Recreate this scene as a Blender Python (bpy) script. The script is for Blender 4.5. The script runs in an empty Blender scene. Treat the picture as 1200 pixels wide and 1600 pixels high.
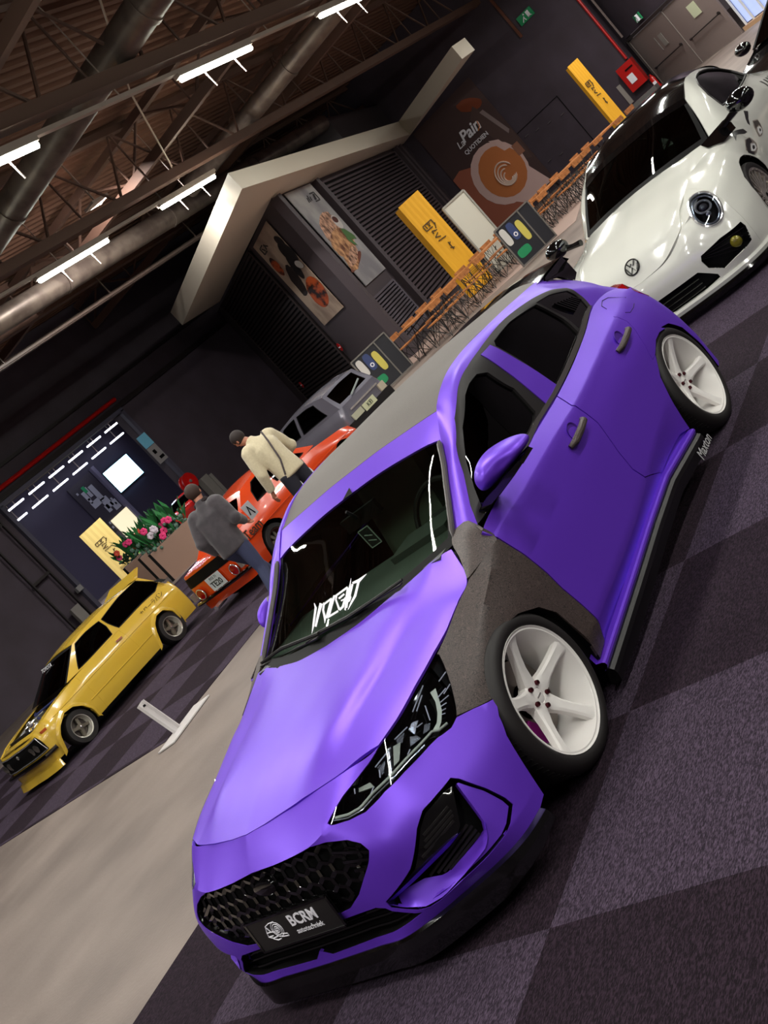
import bpy, math, random, json
import numpy as np
from mathutils import Matrix, Vector, geometry
random.seed(7)
C = bpy.context.scene.collection
SC = bpy.context.scene
PI = math.pi
# ---------------------------------------------------------------- camera
def make_camera():
    px, py, pz, yaw, pit, roll, f = 3.0463, 3.5141, 1.8279, 3.85445, -.148696, .749210, 1781.0
    F = np.array([math.cos(yaw)*math.cos(pit), math.sin(yaw)*math.cos(pit), math.sin(pit)])
    R = np.cross(F, [0, 0, 1]); R /= np.linalg.norm(R); D = np.cross(F, R)
    R2 = math.cos(roll)*R+math.sin(roll)*D; D2 = -math.sin(roll)*R+math.cos(roll)*D
    cd = bpy.data.cameras.new('camera'); co = bpy.data.objects.new('camera', cd); C.objects.link(co)
    co.matrix_world = Matrix([[R2[i], -D2[i], -F[i], (px, py, pz)[i]] for i in range(3)]+[[0, 0, 0, 1]])
    cd.sensor_fit = 'VERTICAL'; cd.sensor_height = 36; cd.lens = f*36/1600; cd.clip_end = 200
    SC.camera = co
make_camera()
# ---------------------------------------------------------------- world, exposure
w = bpy.data.worlds.new('hall_ambience'); SC.world = w; w.use_nodes = True
w.node_tree.nodes['Background'].inputs[0].default_value = (.55, .45, .48, 1)
w.node_tree.nodes['Background'].inputs[1].default_value = .09
SC.view_settings.view_transform = 'Standard'; SC.view_settings.look = 'None'
SC.view_settings.exposure = 0.0; SC.view_settings.gamma = 1.0; SC.view_settings.use_curve_mapping = False
# ---------------------------------------------------------------- the hall's lamps: rows of tubes along x
def area(name, loc, sx, sy, power, col=(1, .97, .92), rot=(0, 0, 0), spread=PI):
    l = bpy.data.lights.new(name, 'AREA'); l.shape = 'RECTANGLE'; l.size = sx; l.size_y = sy; l.energy = power; l.color = col; l.spread = spread
    o = bpy.data.objects.new(name, l); o.location = loc; o.rotation_euler = rot; C.objects.link(o); return o
LZ = 6.0
ROWS = [(-6.45, [(-7.35, 1), (-11.8-1.05, 1), (-17.5, 1.2), (-22.5, 1.5), (-27.2, 2.4), (-31.9, 2.4), (-2.6, 1), (2.1, 1), (6.8, 1)]),
        (-11.85, [(-13.15, 1), (-17.2, 1), (-8.6, 1), (-4., 1)]),
        (-1.05, [(-30.4, 2.4), (-25.7, 2.2), (-21, 1), (-16.3, 1), (-11.6, 1), (-6.9, 1), (-2.2, 1), (2.5, 1), (7.2, 1)]),
        (4.35, [(-16.3, 1), (-11.6, 1), (-6.9, 1), (-2.2, 1), (2.5, 1), (7.2, 1)]),
        (9.75, [(-6.9, 1), (-2.2, 1), (2.5, 1)])]
TUBE_W = 115
for y, xs in ROWS:
    for x, k in xs:
        area('tube_light', (x, y, LZ-.055), 2.1, .09, TUBE_W*k)
# unseen lamps added to brighten the other hall, and the kiosk's own downlights
for x in (-20, -28):
    area('hall_fill_light', (x, -32, 5.6), 5, .3, 650, (.85, .88, 1))
area('kiosk_light', (-15.6, -12.6, 6.9), .5, .3, 420, (1, .97, .9), (math.radians(-30), math.radians(25), 0))
# ---------------------------------------------------------------- helpers
def lin(c):
    if isinstance(c, str): c = [int(c[i:i+2], 16)/255 for i in (0, 2, 4)]
    return tuple((v/12.92 if v <= .04045 else ((v+.055)/1.055)**2.4) for v in c)
_M = {}
def mat(name, col, rough=.5, metal=0, coat=0, emit=0, ior=1.5, trans=0, sheen=0, coat_rough=.03, spec=.5):
    if name in _M: return _M[name]
    m = bpy.data.materials.new(name); m.use_nodes = True; p = m.node_tree.nodes['Principled BSDF']; c = lin(col)
    p.inputs['Base Color'].default_value = (*c, 1); p.inputs['Roughness'].default_value = rough; p.inputs['Metallic'].default_value = metal
    p.inputs['Coat Weight'].default_value = coat; p.inputs['Coat Roughness'].default_value = coat_rough; p.inputs['IOR'].default_value = ior
    p.inputs['Transmission Weight'].default_value = trans; p.inputs['Specular IOR Level'].default_value = spec
    if sheen: p.inputs['Sheen Weight'].default_value = sheen
    if emit: p.inputs['Emission Color'].default_value = (*c, 1); p.inputs['Emission Strength'].default_value = emit
    _M[name] = m; return m
def nodes(m): return m.node_tree.nodes, m.node_tree.links, m.node_tree.nodes['Principled BSDF']
def noise_mix(m, c1, c2, scale, detail=4, lo=.4, hi=.6, bump=0, bscale=None, coord='Object', stretch=None, ntype='noise', dist=.02):
    n, l, p = nodes(m); tc = n.new('ShaderNodeTexCoord'); src = tc.outputs[coord]
    if stretch:
        mp = n.new('ShaderNodeMapping'); mp.inputs['Scale'].default_value = stretch; l.new(src, mp.inputs[0]); src = mp.outputs[0]
    t = n.new('ShaderNodeTexNoise'); t.inputs['Scale'].default_value = scale; t.inputs['Detail'].default_value = detail; l.new(src, t.inputs[0])
    r = n.new('ShaderNodeMapRange'); r.inputs[1].default_value = lo; r.inputs[2].default_value = hi; l.new(t.outputs[0], r.inputs[0])
    mx = n.new('ShaderNodeMix'); mx.data_type = 'RGBA'; mx.inputs[6].default_value = (*lin(c1), 1); mx.inputs[7].default_value = (*lin(c2), 1)
    l.new(r.outputs[0], mx.inputs[0]); l.new(mx.outputs[2], p.inputs['Base Color'])
    if bump:
        b = n.new('ShaderNodeBump'); b.inputs['Strength'].default_value = bump; b.inputs['Distance'].default_value = dist
        t2 = n.new('ShaderNodeTexNoise'); t2.inputs['Scale'].default_value = bscale or scale*3; l.new(src, t2.inputs[0]); l.new(t2.outputs[0], b.inputs['Height']); l.new(b.outputs[0], p.inputs['Normal'])
    return m
def tag(o, label=None, cat=None, group=None, kind=None):
    if label: o['label'] = label
    if cat: o['category'] = cat
    if group: o['group'] = group
    if kind: o['kind'] = kind
    return o
def empty(name, loc=(0, 0, 0), rz=0, label=None, cat=None, group=None, sc=1):
    o = bpy.data.objects.new(name, None); C.objects.link(o); o.location = loc; o.rotation_euler = (0, 0, rz); o.scale = (sc,)*3; o.empty_display_size = .1
    return tag(o, label, cat, group)
def obj(name, V, F, m, parent=None, sharp=35, loc=None, rot=None):
    me = bpy.data.meshes.new(name); me.from_pydata([tuple(map(float, v)) for v in V], [], [tuple(f) for f in F]); me.validate()
    me.shade_smooth()
    if sharp is not None: me.set_sharp_from_angle(angle=math.radians(sharp))
    ms = m if isinstance(m, (list, tuple)) else [m]
    for q in ms: me.materials.append(q)
    o = bpy.data.objects.new(name, me); C.objects.link(o)
    if parent: o.parent = parent
    if loc is not None: o.location = loc
    if rot is not None: o.rotation_euler = rot
    return o
def copy_tree(o, parent=None):
    c = o.copy(); C.objects.link(c); c.parent = parent
    for ch in o.children: copy_tree(ch, c)
    return c
class MB:
    def __init__(s): s.V = []; s.F = []
    def add(s, V, F):
        n = len(s.V); s.V += [tuple(v) for v in V]; s.F += [tuple(i+n for i in f) for f in F]; return s
    def box(s, c, d, rz=0, M=None, bev=0):
        x, y, z = d[0]/2, d[1]/2, d[2]/2; V = [(a*x, b*y, e*z) for a in (-1, 1) for b in (-1, 1) for e in (-1, 1)]
        if M is None: M = Matrix.Rotation(rz, 3, 'Z')
        V = [tuple(M @ Vector(v)+Vector(c)) for v in V]
        return s.add(V, [(0, 1, 3, 2), (4, 6, 7, 5), (0, 4, 5, 1), (2, 3, 7, 6), (0, 2, 6, 4), (1, 5, 7, 3)])
    def bar(s, a, b, wd, ht=None, up=(0, 0, 1)):
        a = Vector(a); b = Vector(b); d = (b-a); L = d.length
        if L < 1e-6: return s
        d.normalize(); u = Vector(up)
        if abs(d.dot(u)) > .99: u = Vector((1, 0, 0))
        r = d.cross(u).normalized(); u = r.cross(d).normalized(); M = Matrix((d, r, u)).transposed()
        return s.box((a+b)/2, (L, wd, ht or wd), M=M)
    def tube(s, pts, r, n=8, closed=False):
        pts = [Vector(p) for p in pts]; N = len(pts); V = []
        rr = r if isinstance(r, (list, tuple)) else [r]*N
        prev = None
        for i, p in enumerate(pts):
            d = (pts[(i+1) % N]-pts[i-1]) if closed else (pts[min(i+1, N-1)]-pts[max(i-1, 0)])
            d.normalize()
            if prev is None:
                u = Vector((0, 0, 1)) if abs(d.z) < .9 else Vector((1, 0, 0)); a = d.cross(u).normalized()
            else: a = (prev-d*prev.dot(d)).normalized()
            prev = a; b = d.cross(a)
            V += [tuple(p+(a*math.cos(2*PI*k/n)+b*math.sin(2*PI*k/n))*rr[i]) for k in range(n)]
        F = []
        for i in range(N if closed else N-1):
            j = (i+1) % N
            F += [(i*n+k, i*n+(k+1) % n, j*n+(k+1) % n, j*n+k) for k in range(n)]
        if not closed: F += [tuple(range(n))[::-1], tuple((N-1)*n+k for k in range(n))]
        return s.add(V, F)
    def lathe(s, prof, n=48, axis='y', c=(0, 0, 0), closed=True):
        """prof: (radius, offset along axis)"""
        V = []; m = len(prof)
        for i in range(n):
            a = 2*PI*i/n
            for r, h in prof:
                v = (r*math.cos(a), h, r*math.sin(a)) if axis == 'y' else ((r*math.cos(a), r*math.sin(a), h) if axis == 'z' else (h, r*math.cos(a), r*math.sin(a)))
                V.append((v[0]+c[0], v[1]+c[1], v[2]+c[2]))
        F = [(i*m+j, i*m+(j+1) % m, ((i+1) % n)*m+(j+1) % m, ((i+1) % n)*m+j) for i in range(n) for j in range(m if closed else m-1)]
        return s.add(V, F)
    def disc(s, c, r, h, n=24, axis='z'):
        return s.lathe([(1e-4, -h/2), (r, -h/2), (r, h/2), (1e-4, h/2)], n, axis, c)
    def prism(s, poly, h0, h1, fn):
        """polygon list of 2D points extruded between h0 and h1; fn(a,b,h)->xyz"""
        n = len(poly); tri = geometry.tessellate_polygon([[Vector((a, b, 0)) for a, b in poly]])
        V = [fn(a, b, h0) for a, b in poly]+[fn(a, b, h1) for a, b in poly]
        F = [tuple(t) for t in tri]+[tuple(i+n for i in t[::-1]) for t in tri]+[(i, (i+1) % n, (i+1) % n+n, i+n) for i in range(n)]
        return s.add(V, F)
    def sphere(s, c, r, nu=16, nv=10, sc=(1, 1, 1)):
        V = []
        for j in range(nv+1):
            t = PI*j/nv
            for i in range(nu):
                a = 2*PI*i/nu; V.append((c[0]+r*sc[0]*math.sin(t)*math.cos(a), c[1]+r*sc[1]*math.sin(t)*math.sin(a), c[2]+r*sc[2]*math.cos(t)))
        F = [(j*nu+i, j*nu+(i+1) % nu, (j+1)*nu+(i+1) % nu, (j+1)*nu+i) for j in range(nv) for i in range(nu)]
        return s.add(V, F)
    def mirrored(s):
        n = MB(); n.V = [(x, -y, z) for x, y, z in s.V]; n.F = [f[::-1] for f in s.F]; return n
    def build(s, name, m, parent=None, sharp=35, **k): return obj(name, s.V, s.F, m, parent, sharp, **k)
def text(name, body, m, parent, O, X, Y, size, depth=.003, align='CENTER', shear=0, bold=0, space=1):
    """flat raised lettering: O origin, X reading direction, Y up direction"""
    cu = bpy.data.curves.new(name, 'FONT'); cu.body = body; cu.size = size; cu.extrude = depth/2; cu.align_x = align; cu.align_y = 'CENTER'; cu.shear = shear; cu.offset = bold; cu.resolution_u = 3; cu.space_character = space
    t = bpy.data.objects.new(name+'_curve', cu); C.objects.link(t); dg = bpy.context.evaluated_depsgraph_get(); dg.update()
    me = bpy.data.meshes.new_from_object(t.evaluated_get(dg)); bpy.data.objects.remove(t); bpy.data.curves.remove(cu)
    me.materials.clear(); me.materials.append(m)
    X = Vector(X).normalized(); Y = Vector(Y); Z = X.cross(Y).normalized(); Y = Z.cross(X); M = Matrix((X, Y, Z)).transposed().to_4x4(); M.translation = Vector(O)
    me.transform(M); me.name = name
    o = bpy.data.objects.new(name, me); C.objects.link(o); o.parent = parent; return o
# ---------------------------------------------------------------- smooth surfaces through measured points
def hermite_weights(k,x,crease=()):
    """rows of weights on the knots k for each x (cubic Hermite, finite-difference tangents)"""
    k=np.asarray(k,float);n=len(k);D=np.zeros((n,n));L=np.zeros((n,n));R=np.zeros((n,n))
    for i in range(n):
        if i>0:L[i,i]=1/(k[i]-k[i-1]);L[i,i-1]=-L[i,i]
        if i<n-1:R[i,i+1]=1/(k[i+1]-k[i]);R[i,i]=-R[i,i+1]
        if i==0:L[i]=R[i]
        if i==n-1:R[i]=L[i]
    DL=np.zeros((n,n));DR=np.zeros((n,n))
    for i in range(n):
        if i in crease or i in(0,n-1):DL[i],DR[i]=L[i],R[i]
        else:
            a=k[i]-k[i-1];b=k[i+1]-k[i];t=(b*L[i]+a*R[i])/(a+b);DL[i]=DR[i]=t
    x=np.clip(np.atleast_1d(np.asarray(x,float)),k[0],k[-1])
    j=np.clip(np.searchsorted(k,x,side='right')-1,0,n-2);h=k[j+1]-k[j];u=(x-k[j])/h
    E=np.eye(n);u_=u[:,None];h_=h[:,None]
    return (2*u_**3-3*u_**2+1)*E[j]+(u_**3-2*u_**2+u_)*h_*DR[j]+(3*u_**2-2*u_**3)*E[j+1]+(u_**3-u_**2)*h_*DL[j+1]
class Surf:
    def __init__(s,G,cs=(),ct=(),sg=1):
        s.sg=sg
        s.G=np.array(G,float)      # [ns,nt,3]
        a=np.linalg.norm(np.diff(s.G,axis=0),axis=2).mean(1);b=np.linalg.norm(np.diff(s.G,axis=1),axis=2).mean(0)
        s.ks=np.concatenate([[0],np.cumsum(a)]);s.kt=np.concatenate([[0],np.cumsum(b)]);s.cs=cs;s.ct=ct
    def ev(s,st):
        st=np.atleast_2d(np.asarray(st,float))
        A=hermite_weights(s.ks,st[:,0],s.cs);B=hermite_weights(s.kt,st[:,1],s.ct)
        return np.einsum('ni,nj,ijk->nk',A,B,s.G)
    def nrm(s,st):
        st=np.atleast_2d(np.asarray(st,float));e=2e-3
        m=np.array([[s.ks[-1],s.kt[-1]]])
        def c(d):return np.clip(st+np.array(d),0,m)
        a=s.ev(c([e,0]))-s.ev(c([-e,0]));b=s.ev(c([0,e]))-s.ev(c([0,-e]));n=np.cross(a,b)*s.sg
        return n/np.maximum(np.linalg.norm(n,axis=1,keepdims=True),1e-9)

def grids(GR): return {k: Surf(*v) for k, v in GR.items()}
def pip(P, poly):
    x, y = P[:, 0], P[:, 1]; r = np.zeros(len(P), bool); n = len(poly)
    for i in range(n):
        x1, y1 = poly[i]; x2, y2 = poly[(i+1) % n]
        c = ((y1 > y) != (y2 > y)); 
        with np.errstate(divide='ignore', invalid='ignore'): xi = (x2-x1)*(y-y1)/(y2-y1)+x1
        r ^= c & (x < xi)
    return r
def dseg(P, poly):
    d = np.full(len(P), 9.)
    for i in range(len(poly)):
        a = np.array(poly[i]); b = np.array(poly[(i+1) % len(poly)]); ab = b-a; L = ab@ab
        if L < 1e-12: continue
        t = np.clip(((P-a)@ab)/L, 0, 1); d = np.minimum(d, np.linalg.norm(P-a-t[:, None]*ab, axis=1))
    return d
def area2(poly):
    p = np.array(poly); return .5*np.sum(p[:, 0]*np.roll(p[:, 1], -1)-p[:, 1]*np.roll(p[:, 0], -1))
def inset(poly, g, keep=lambda p: False):
    p = [np.array(q, float) for q in poly]; n = len(p); s = 1 if area2(poly) > 0 else -1; out = []
    for i in range(n):
        a = p[i]-p[i-1]; b = p[(i+1) % n]-p[i]; a /= max(np.linalg.norm(a), 1e-9); b /= max(np.linalg.norm(b), 1e-9)
        na = np.array([-a[1], a[0]])*s; nb = np.array([-b[1], b[0]])*s; m = na+nb; L = np.linalg.norm(m)
        m = m/L if L > .3 else nb
        k = min(1/max(m@nb, .4), 2.)
        q = p[i]+m*g*k
        out.append(q)
    return out
def resample(poly, step, smooth=False):
    out = []; n = len(poly)
    for i in range(n):
        a = np.array(poly[i], float); b = np.array(poly[(i+1) % n], float); k = max(1, int(math.ceil(np.linalg.norm(b-a)/step)))
        out += [a+(b-a)*j/k for j in range(k)]
    return out
def tri_panel(S, poly, holes=(), step=.03, gap=.0025, sym=None):
    """triangulated patch of surface S inside poly (s,t); sym = index of the coordinate that is 0 on the centreline"""
    q = inset(poly, gap) if gap else [np.array(p, float) for p in poly]
    mx = (S.ks[-1], S.kt[-1])
    for i, p in enumerate(q):
        if sym is not None and poly[i][sym] < .004: p[sym] = 0.
        p[0] = min(max(p[0], 0), mx[0]); p[1] = min(max(p[1], 0), mx[1])
    q = resample(q, step); hs = [resample([np.array(p, float) for p in (inset(h, -gap) if gap else h)], step) for h in holes]
    for h in hs:
        for p in h:
            if sym is not None and p[sym] < .004: p[sym] = 0.
    P = np.array(q); lo = P.min(0); hi = P.max(0)
    def ax(a, b, kn):
        g = list(np.linspace(a, b, max(2, int((b-a)/step)+1))[1:-1])
        g = [v for v in g if all(abs(v-k) > step*.4 for k in kn)]+[k for k in kn if a < k < b]
        return sorted(g)
    gs = ax(lo[0], hi[0], [S.ks[i] for i in S.cs]); gt = ax(lo[1], hi[1], [S.kt[i] for i in S.ct])
    G = np.array([(a, b) for a in gs for b in gt]).reshape(-1, 2)
    if len(G):
        k = pip(G, q) & (dseg(G, q) > step*.35)
        for h in hs: k &= ~pip(G, h) & (dseg(G, h) > step*.35)
        G = G[k]
    pts = [Vector(p) for p in q]; E = [(i, (i+1) % len(q)) for i in range(len(q))]
    for h in hs:
        b = len(pts); pts += [Vector(p) for p in h]; E += [(b+i, b+(i+1) % len(h)) for i in range(len(h))]
    pts += [Vector(p) for p in G]
    v, e, f, *_ = geometry.delaunay_2d_cdt(pts, E, [], 0, 1e-5)
    v = np.array([tuple(a) for a in v]); f = [t for t in f]
    c = np.array([v[list(t)].mean(0) for t in f]); k = pip(c, q)
    for h in hs: k &= ~pip(c, h)
    f = [f[i] for i in range(len(f)) if k[i]]
    use = sorted({i for t in f for i in t}); mp = {a: i for i, a in enumerate(use)}
    v = v[use]; f = [tuple(mp[i] for i in t) for t in f]
    X = S.ev(v); N = S.nrm(v)
    # orient outward
    if f:
        a, b, c_ = (X[[t[i] for t in f]] for i in range(3)); n = np.cross(b-a, c_-a); w = (n*N[[t[0] for t in f]]).sum()
        if w < 0: f = [t[::-1] for t in f]
    return X, N, f
def thick(X, N, F, th, off=0):
    n = len(X); A = X+N*off; B = X+N*(off-th); cnt = {}
    for t in F:
        for i in range(len(t)): cnt[(t[i], t[(i+1) % len(t)])] = 1
    R = [(b, a, a+n, b+n) for a, b in cnt if (b, a) not in cnt]
    return np.vstack([A, B]), list(F)+[tuple(i+n for i in t[::-1]) for t in F]+R
def panel(name, S, poly, m, parent, holes=(), side='both', th=.006, off=0., step=.03, gap=.0025, sym=None, sharp=35):
    """side: both -> two objects, merge -> one object across the centreline, L / R -> one side only"""
    X, N, F = tri_panel(S, poly, holes, step, gap, sym); out = []
    if side == 'merge':
        mx = lambda A: A*np.array([1, -1, 1]); n = len(X); cen = {i for i in range(n) if abs(X[i, 1]) < 1e-4}
        idx = {}; X2 = list(X); N2 = list(N)
        for i in range(n):
            if i in cen: idx[i] = i
            else: idx[i] = len(X2); X2.append(mx(X[i])); N2.append(mx(N[i]))
        F2 = F+[tuple(idx[i] for i in t[::-1]) for t in F]
        V, FF = thick(np.array(X2), np.array(N2), F2, th, off); return obj(name, V, FF, m, parent, sharp)
    V, FF = thick(X, N, F, th, off)
    if side in ('both', 'L'): out.append(obj(name, V, FF, m, parent, sharp))
    if side in ('both', 'R'): out.append(obj(name, V*np.array([1, -1, 1]), [t[::-1] for t in FF], m, parent, sharp))
    return out if side == 'both' else out[0]
def ribbon(mb, A, B, n=None):
    """quad strip between two 3D polylines with the same number of points"""
    k = len(A); mb.add(list(A)+list(B), [(i, i+1, k+i+1, k+i) for i in range(k-1)]); return mb
def rs3(P, n):
    P = np.array(P, float); d = np.concatenate([[0], np.cumsum(np.linalg.norm(np.diff(P, axis=0), axis=1))]); t = np.linspace(0, d[-1], n)
    return np.stack([np.interp(t, d, P[:, i]) for i in range(3)], 1)
def ell(c, rx, ry, n=28): return [(c[0]+rx*math.cos(2*PI*i/n), c[1]+ry*math.sin(2*PI*i/n)) for i in range(n)]
# ---------------------------------------------------------------- measured shapes of the cars
GR = {k: (g, tuple(a), tuple(b), s) for k, (g, a, b, s) in json.loads('{"B":[[[[0.9,0,0.165],[0.895,0,0.24],[0.905,0,0.37],[0.89,0,0.5],[0.862,0,0.602],[0.765,0,0.7]],[[0.895,0.28,0.165],[0.89,0.29,0.235],[0.895,0.32,0.36],[0.88,0.33,0.49],[0.848,0.34,0.6],[0.7,0.305,0.698]],[[0.885,0.46,0.165],[0.875,0.5,0.23],[0.858,0.55,0.35],[0.83,0.56,0.49],[0.79,0.47,0.615],[0.643,0.498,0.694]],[[0.75,0.68,0.165],[0.78,0.7,0.225],[0.755,0.71,0.34],[0.72,0.69,0.475],[0.68,0.635,0.575],[0.561,0.621,0.681]],[[0.6,0.83,0.16],[0.62,0.835,0.22],[0.595,0.82,0.33],[0.56,0.79,0.45],[0.5,0.735,0.56],[0.381,0.71,0.7]],[[0.425,0.895,0.165],[0.41,0.897,0.22],[0.37,0.893,0.34],[0.32,0.88,0.45],[0.27,0.84,0.58],[0.173,0.755,0.724]],[[0,0.895,0.16],[-0.02,0.9,0.25],[-0.04,0.9,0.44],[-0.05,0.895,0.595],[-0.05,0.865,0.7],[-0.057,0.785,0.765]],[[-0.3,0.87,0.15],[-0.31,0.89,0.26],[-0.28,0.895,0.44],[-0.26,0.892,0.62],[-0.23,0.86,0.745],[-0.21,0.8,0.788]],[[-0.52,0.86,0.17],[-0.51,0.892,0.262],[-0.49,0.888,0.45],[-0.46,0.885,0.66],[-0.42,0.86,0.795],[-0.404,0.83,0.852]],[[-0.9,0.852,0.185],[-0.88,0.892,0.268],[-0.84,0.893,0.47],[-0.8,0.89,0.66],[-0.776,0.875,0.805],[-0.75,0.832,0.878]],[[-1.25,0.852,0.2],[-1.22,0.892,0.285],[-1.18,0.893,0.47],[-1.15,0.892,0.66],[-1.137,0.877,0.812],[-1.1,0.83,0.885]],[[-1.6,0.852,0.215],[-1.6,0.893,0.335],[-1.6,0.895,0.49],[-1.595,0.893,0.67],[-1.594,0.87,0.808],[-1.57,0.812,0.888]],[[-1.95,0.852,0.215],[-1.95,0.893,0.375],[-1.95,0.895,0.52],[-1.95,0.893,0.69],[-1.93,0.862,0.825],[-1.9,0.8,0.905]],[[-2.25,0.865,0.195],[-2.25,0.893,0.4],[-2.28,0.897,0.54],[-2.3,0.893,0.7],[-2.25,0.85,0.842],[-2.2,0.785,0.932]],[[-2.65,0.885,0.18],[-2.65,0.9,0.4],[-2.66,0.9,0.56],[-2.66,0.885,0.72],[-2.68,0.825,0.862],[-2.6,0.74,0.965]],[[-2.9,0.88,0.18],[-2.9,0.887,0.39],[-2.9,0.885,0.56],[-2.89,0.85,0.725],[-2.86,0.79,0.862],[-2.83,0.725,0.942]],[[-3.1,0.85,0.19],[-3.07,0.865,0.4],[-3.06,0.85,0.565],[-3.055,0.812,0.72],[-3.04,0.76,0.85],[-3.03,0.7,0.895]],[[-3.33,0.62,0.21],[-3.34,0.63,0.4],[-3.33,0.6,0.565],[-3.28,0.58,0.72],[-3.24,0.56,0.85],[-3.2,0.52,0.92]],[[-3.42,0,0.21],[-3.45,0,0.4],[-3.45,0,0.565],[-3.38,0,0.72],[-3.32,0,0.85],[-3.28,0,0.92]]],[],[1,4],1],"F":[[[[-0.192,0.792,0.788],[-0.195,0.796,0.788],[-0.2,0.8,0.787]],[[-0.3,0.745,0.838],[-0.305,0.79,0.825],[-0.31,0.838,0.79]],[[-0.4,0.69,0.885],[-0.4,0.765,0.872],[-0.415,0.858,0.799]],[[-0.46,0.685,0.905],[-0.485,0.745,0.905],[-0.412,0.832,0.855]]],[],[],-1],"H":[[[[0.765,0,0.7],[0.742,0.17,0.699],[0.714,0.325,0.698],[0.665,0.44,0.695],[0.575,0.61,0.683],[0.53,0.7,0.66]],[[0.55,0,0.765],[0.54,0.19,0.764],[0.505,0.36,0.766],[0.47,0.45,0.745],[0.4,0.69,0.702],[0.38,0.78,0.67]],[[0.32,0,0.81],[0.32,0.2,0.81],[0.31,0.4,0.795],[0.21,0.488,0.774],[0.173,0.745,0.728],[0.16,0.83,0.69]],[[0.03,0,0.848],[0.03,0.21,0.847],[0.01,0.415,0.832],[-0.02,0.53,0.806],[-0.057,0.775,0.768],[-0.07,0.86,0.73]],[[-0.2,0,0.874],[-0.21,0.21,0.874],[-0.25,0.44,0.875],[-0.24,0.59,0.856],[-0.2,0.79,0.79],[-0.2,0.87,0.76]],[[-0.32,0,0.885],[-0.33,0.21,0.886],[-0.34,0.45,0.888],[-0.33,0.6,0.883],[-0.36,0.71,0.872],[-0.37,0.8,0.85]]],[],[3],-1],"W":[[[[-0.14,0,0.86],[-0.16,0.22,0.86],[-0.24,0.45,0.865],[-0.33,0.6,0.868],[-0.42,0.7,0.872]],[[-0.4,0,0.965],[-0.42,0.22,0.964],[-0.47,0.44,0.962],[-0.53,0.58,0.96],[-0.6,0.665,0.955]],[[-0.68,0,1.085],[-0.69,0.22,1.083],[-0.71,0.43,1.075],[-0.74,0.56,1.066],[-0.775,0.635,1.052]],[[-0.93,0,1.195],[-0.925,0.22,1.192],[-0.91,0.42,1.18],[-0.9,0.54,1.168],[-0.9,0.615,1.152]],[[-1.0,0,1.235],[-0.99,0.22,1.232],[-0.97,0.42,1.218],[-0.955,0.54,1.205],[-0.95,0.61,1.19]]],[],[],-1],"R":[[[[-0.93,0,1.196],[-0.925,0.22,1.193],[-0.905,0.42,1.181],[-0.895,0.54,1.169],[-0.89,0.62,1.153]],[[-1.06,0,1.268],[-1.06,0.2,1.267],[-1.055,0.38,1.26],[-1.045,0.52,1.255],[-1.04,0.61,1.25]],[[-1.3,0,1.318],[-1.3,0.2,1.318],[-1.3,0.38,1.314],[-1.29,0.5,1.312],[-1.28,0.597,1.314]],[[-1.62,0,1.338],[-1.62,0.2,1.338],[-1.62,0.36,1.334],[-1.62,0.48,1.33],[-1.62,0.582,1.33]],[[-2.0,0,1.336],[-2.0,0.2,1.336],[-2.0,0.36,1.331],[-2.0,0.47,1.322],[-1.99,0.57,1.307]],[[-2.4,0,1.318],[-2.4,0.2,1.317],[-2.4,0.34,1.312],[-2.37,0.45,1.298],[-2.33,0.557,1.282]],[[-2.8,0,1.292],[-2.8,0.18,1.291],[-2.79,0.32,1.285],[-2.75,0.43,1.268],[-2.68,0.535,1.245]],[[-3.05,0,1.268],[-3.05,0.16,1.266],[-3.04,0.3,1.255],[-3.0,0.39,1.232],[-2.92,0.475,1.188]]],[1],[],-1],"G":[[[[-0.43,0.69,0.885],[-0.68,0.652,1.025],[-0.79,0.637,1.088],[-0.885,0.622,1.155]],[[-0.44,0.775,0.87],[-0.72,0.7,1.05],[-0.86,0.68,1.14],[-1.03,0.612,1.249]],[[-0.6,0.822,0.872],[-0.8,0.745,1.06],[-0.985,0.7,1.199],[-1.09,0.606,1.273]],[[-0.9,0.83,0.877],[-1.0,0.775,1.06],[-1.18,0.69,1.27],[-1.22,0.6,1.308]],[[-1.56,0.808,0.888],[-1.56,0.755,1.08],[-1.55,0.68,1.292],[-1.52,0.588,1.332]],[[-2.1,0.786,0.925],[-2.08,0.745,1.08],[-1.95,0.68,1.28],[-1.97,0.572,1.31]],[[-2.56,0.742,0.963],[-2.52,0.715,1.05],[-2.42,0.68,1.2],[-2.33,0.558,1.283]],[[-2.8,0.722,0.948],[-2.77,0.69,1.03],[-2.67,0.64,1.13],[-2.65,0.54,1.252]],[[-3.03,0.7,0.895],[-3.005,0.655,0.955],[-2.985,0.58,1.06],[-2.9,0.48,1.192]]],[],[],1],"D":[[[[-3.03,0.7,0.895],[-3.005,0.655,0.955],[-2.985,0.58,1.06],[-2.92,0.475,1.188]],[[-3.2,0.52,0.92],[-3.16,0.47,0.99],[-3.1,0.42,1.1],[-3.0,0.36,1.235]],[[-3.28,0,0.92],[-3.24,0,1.0],[-3.18,0,1.12],[-3.05,0,1.268]]],[],[],1]}').items()}
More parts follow.
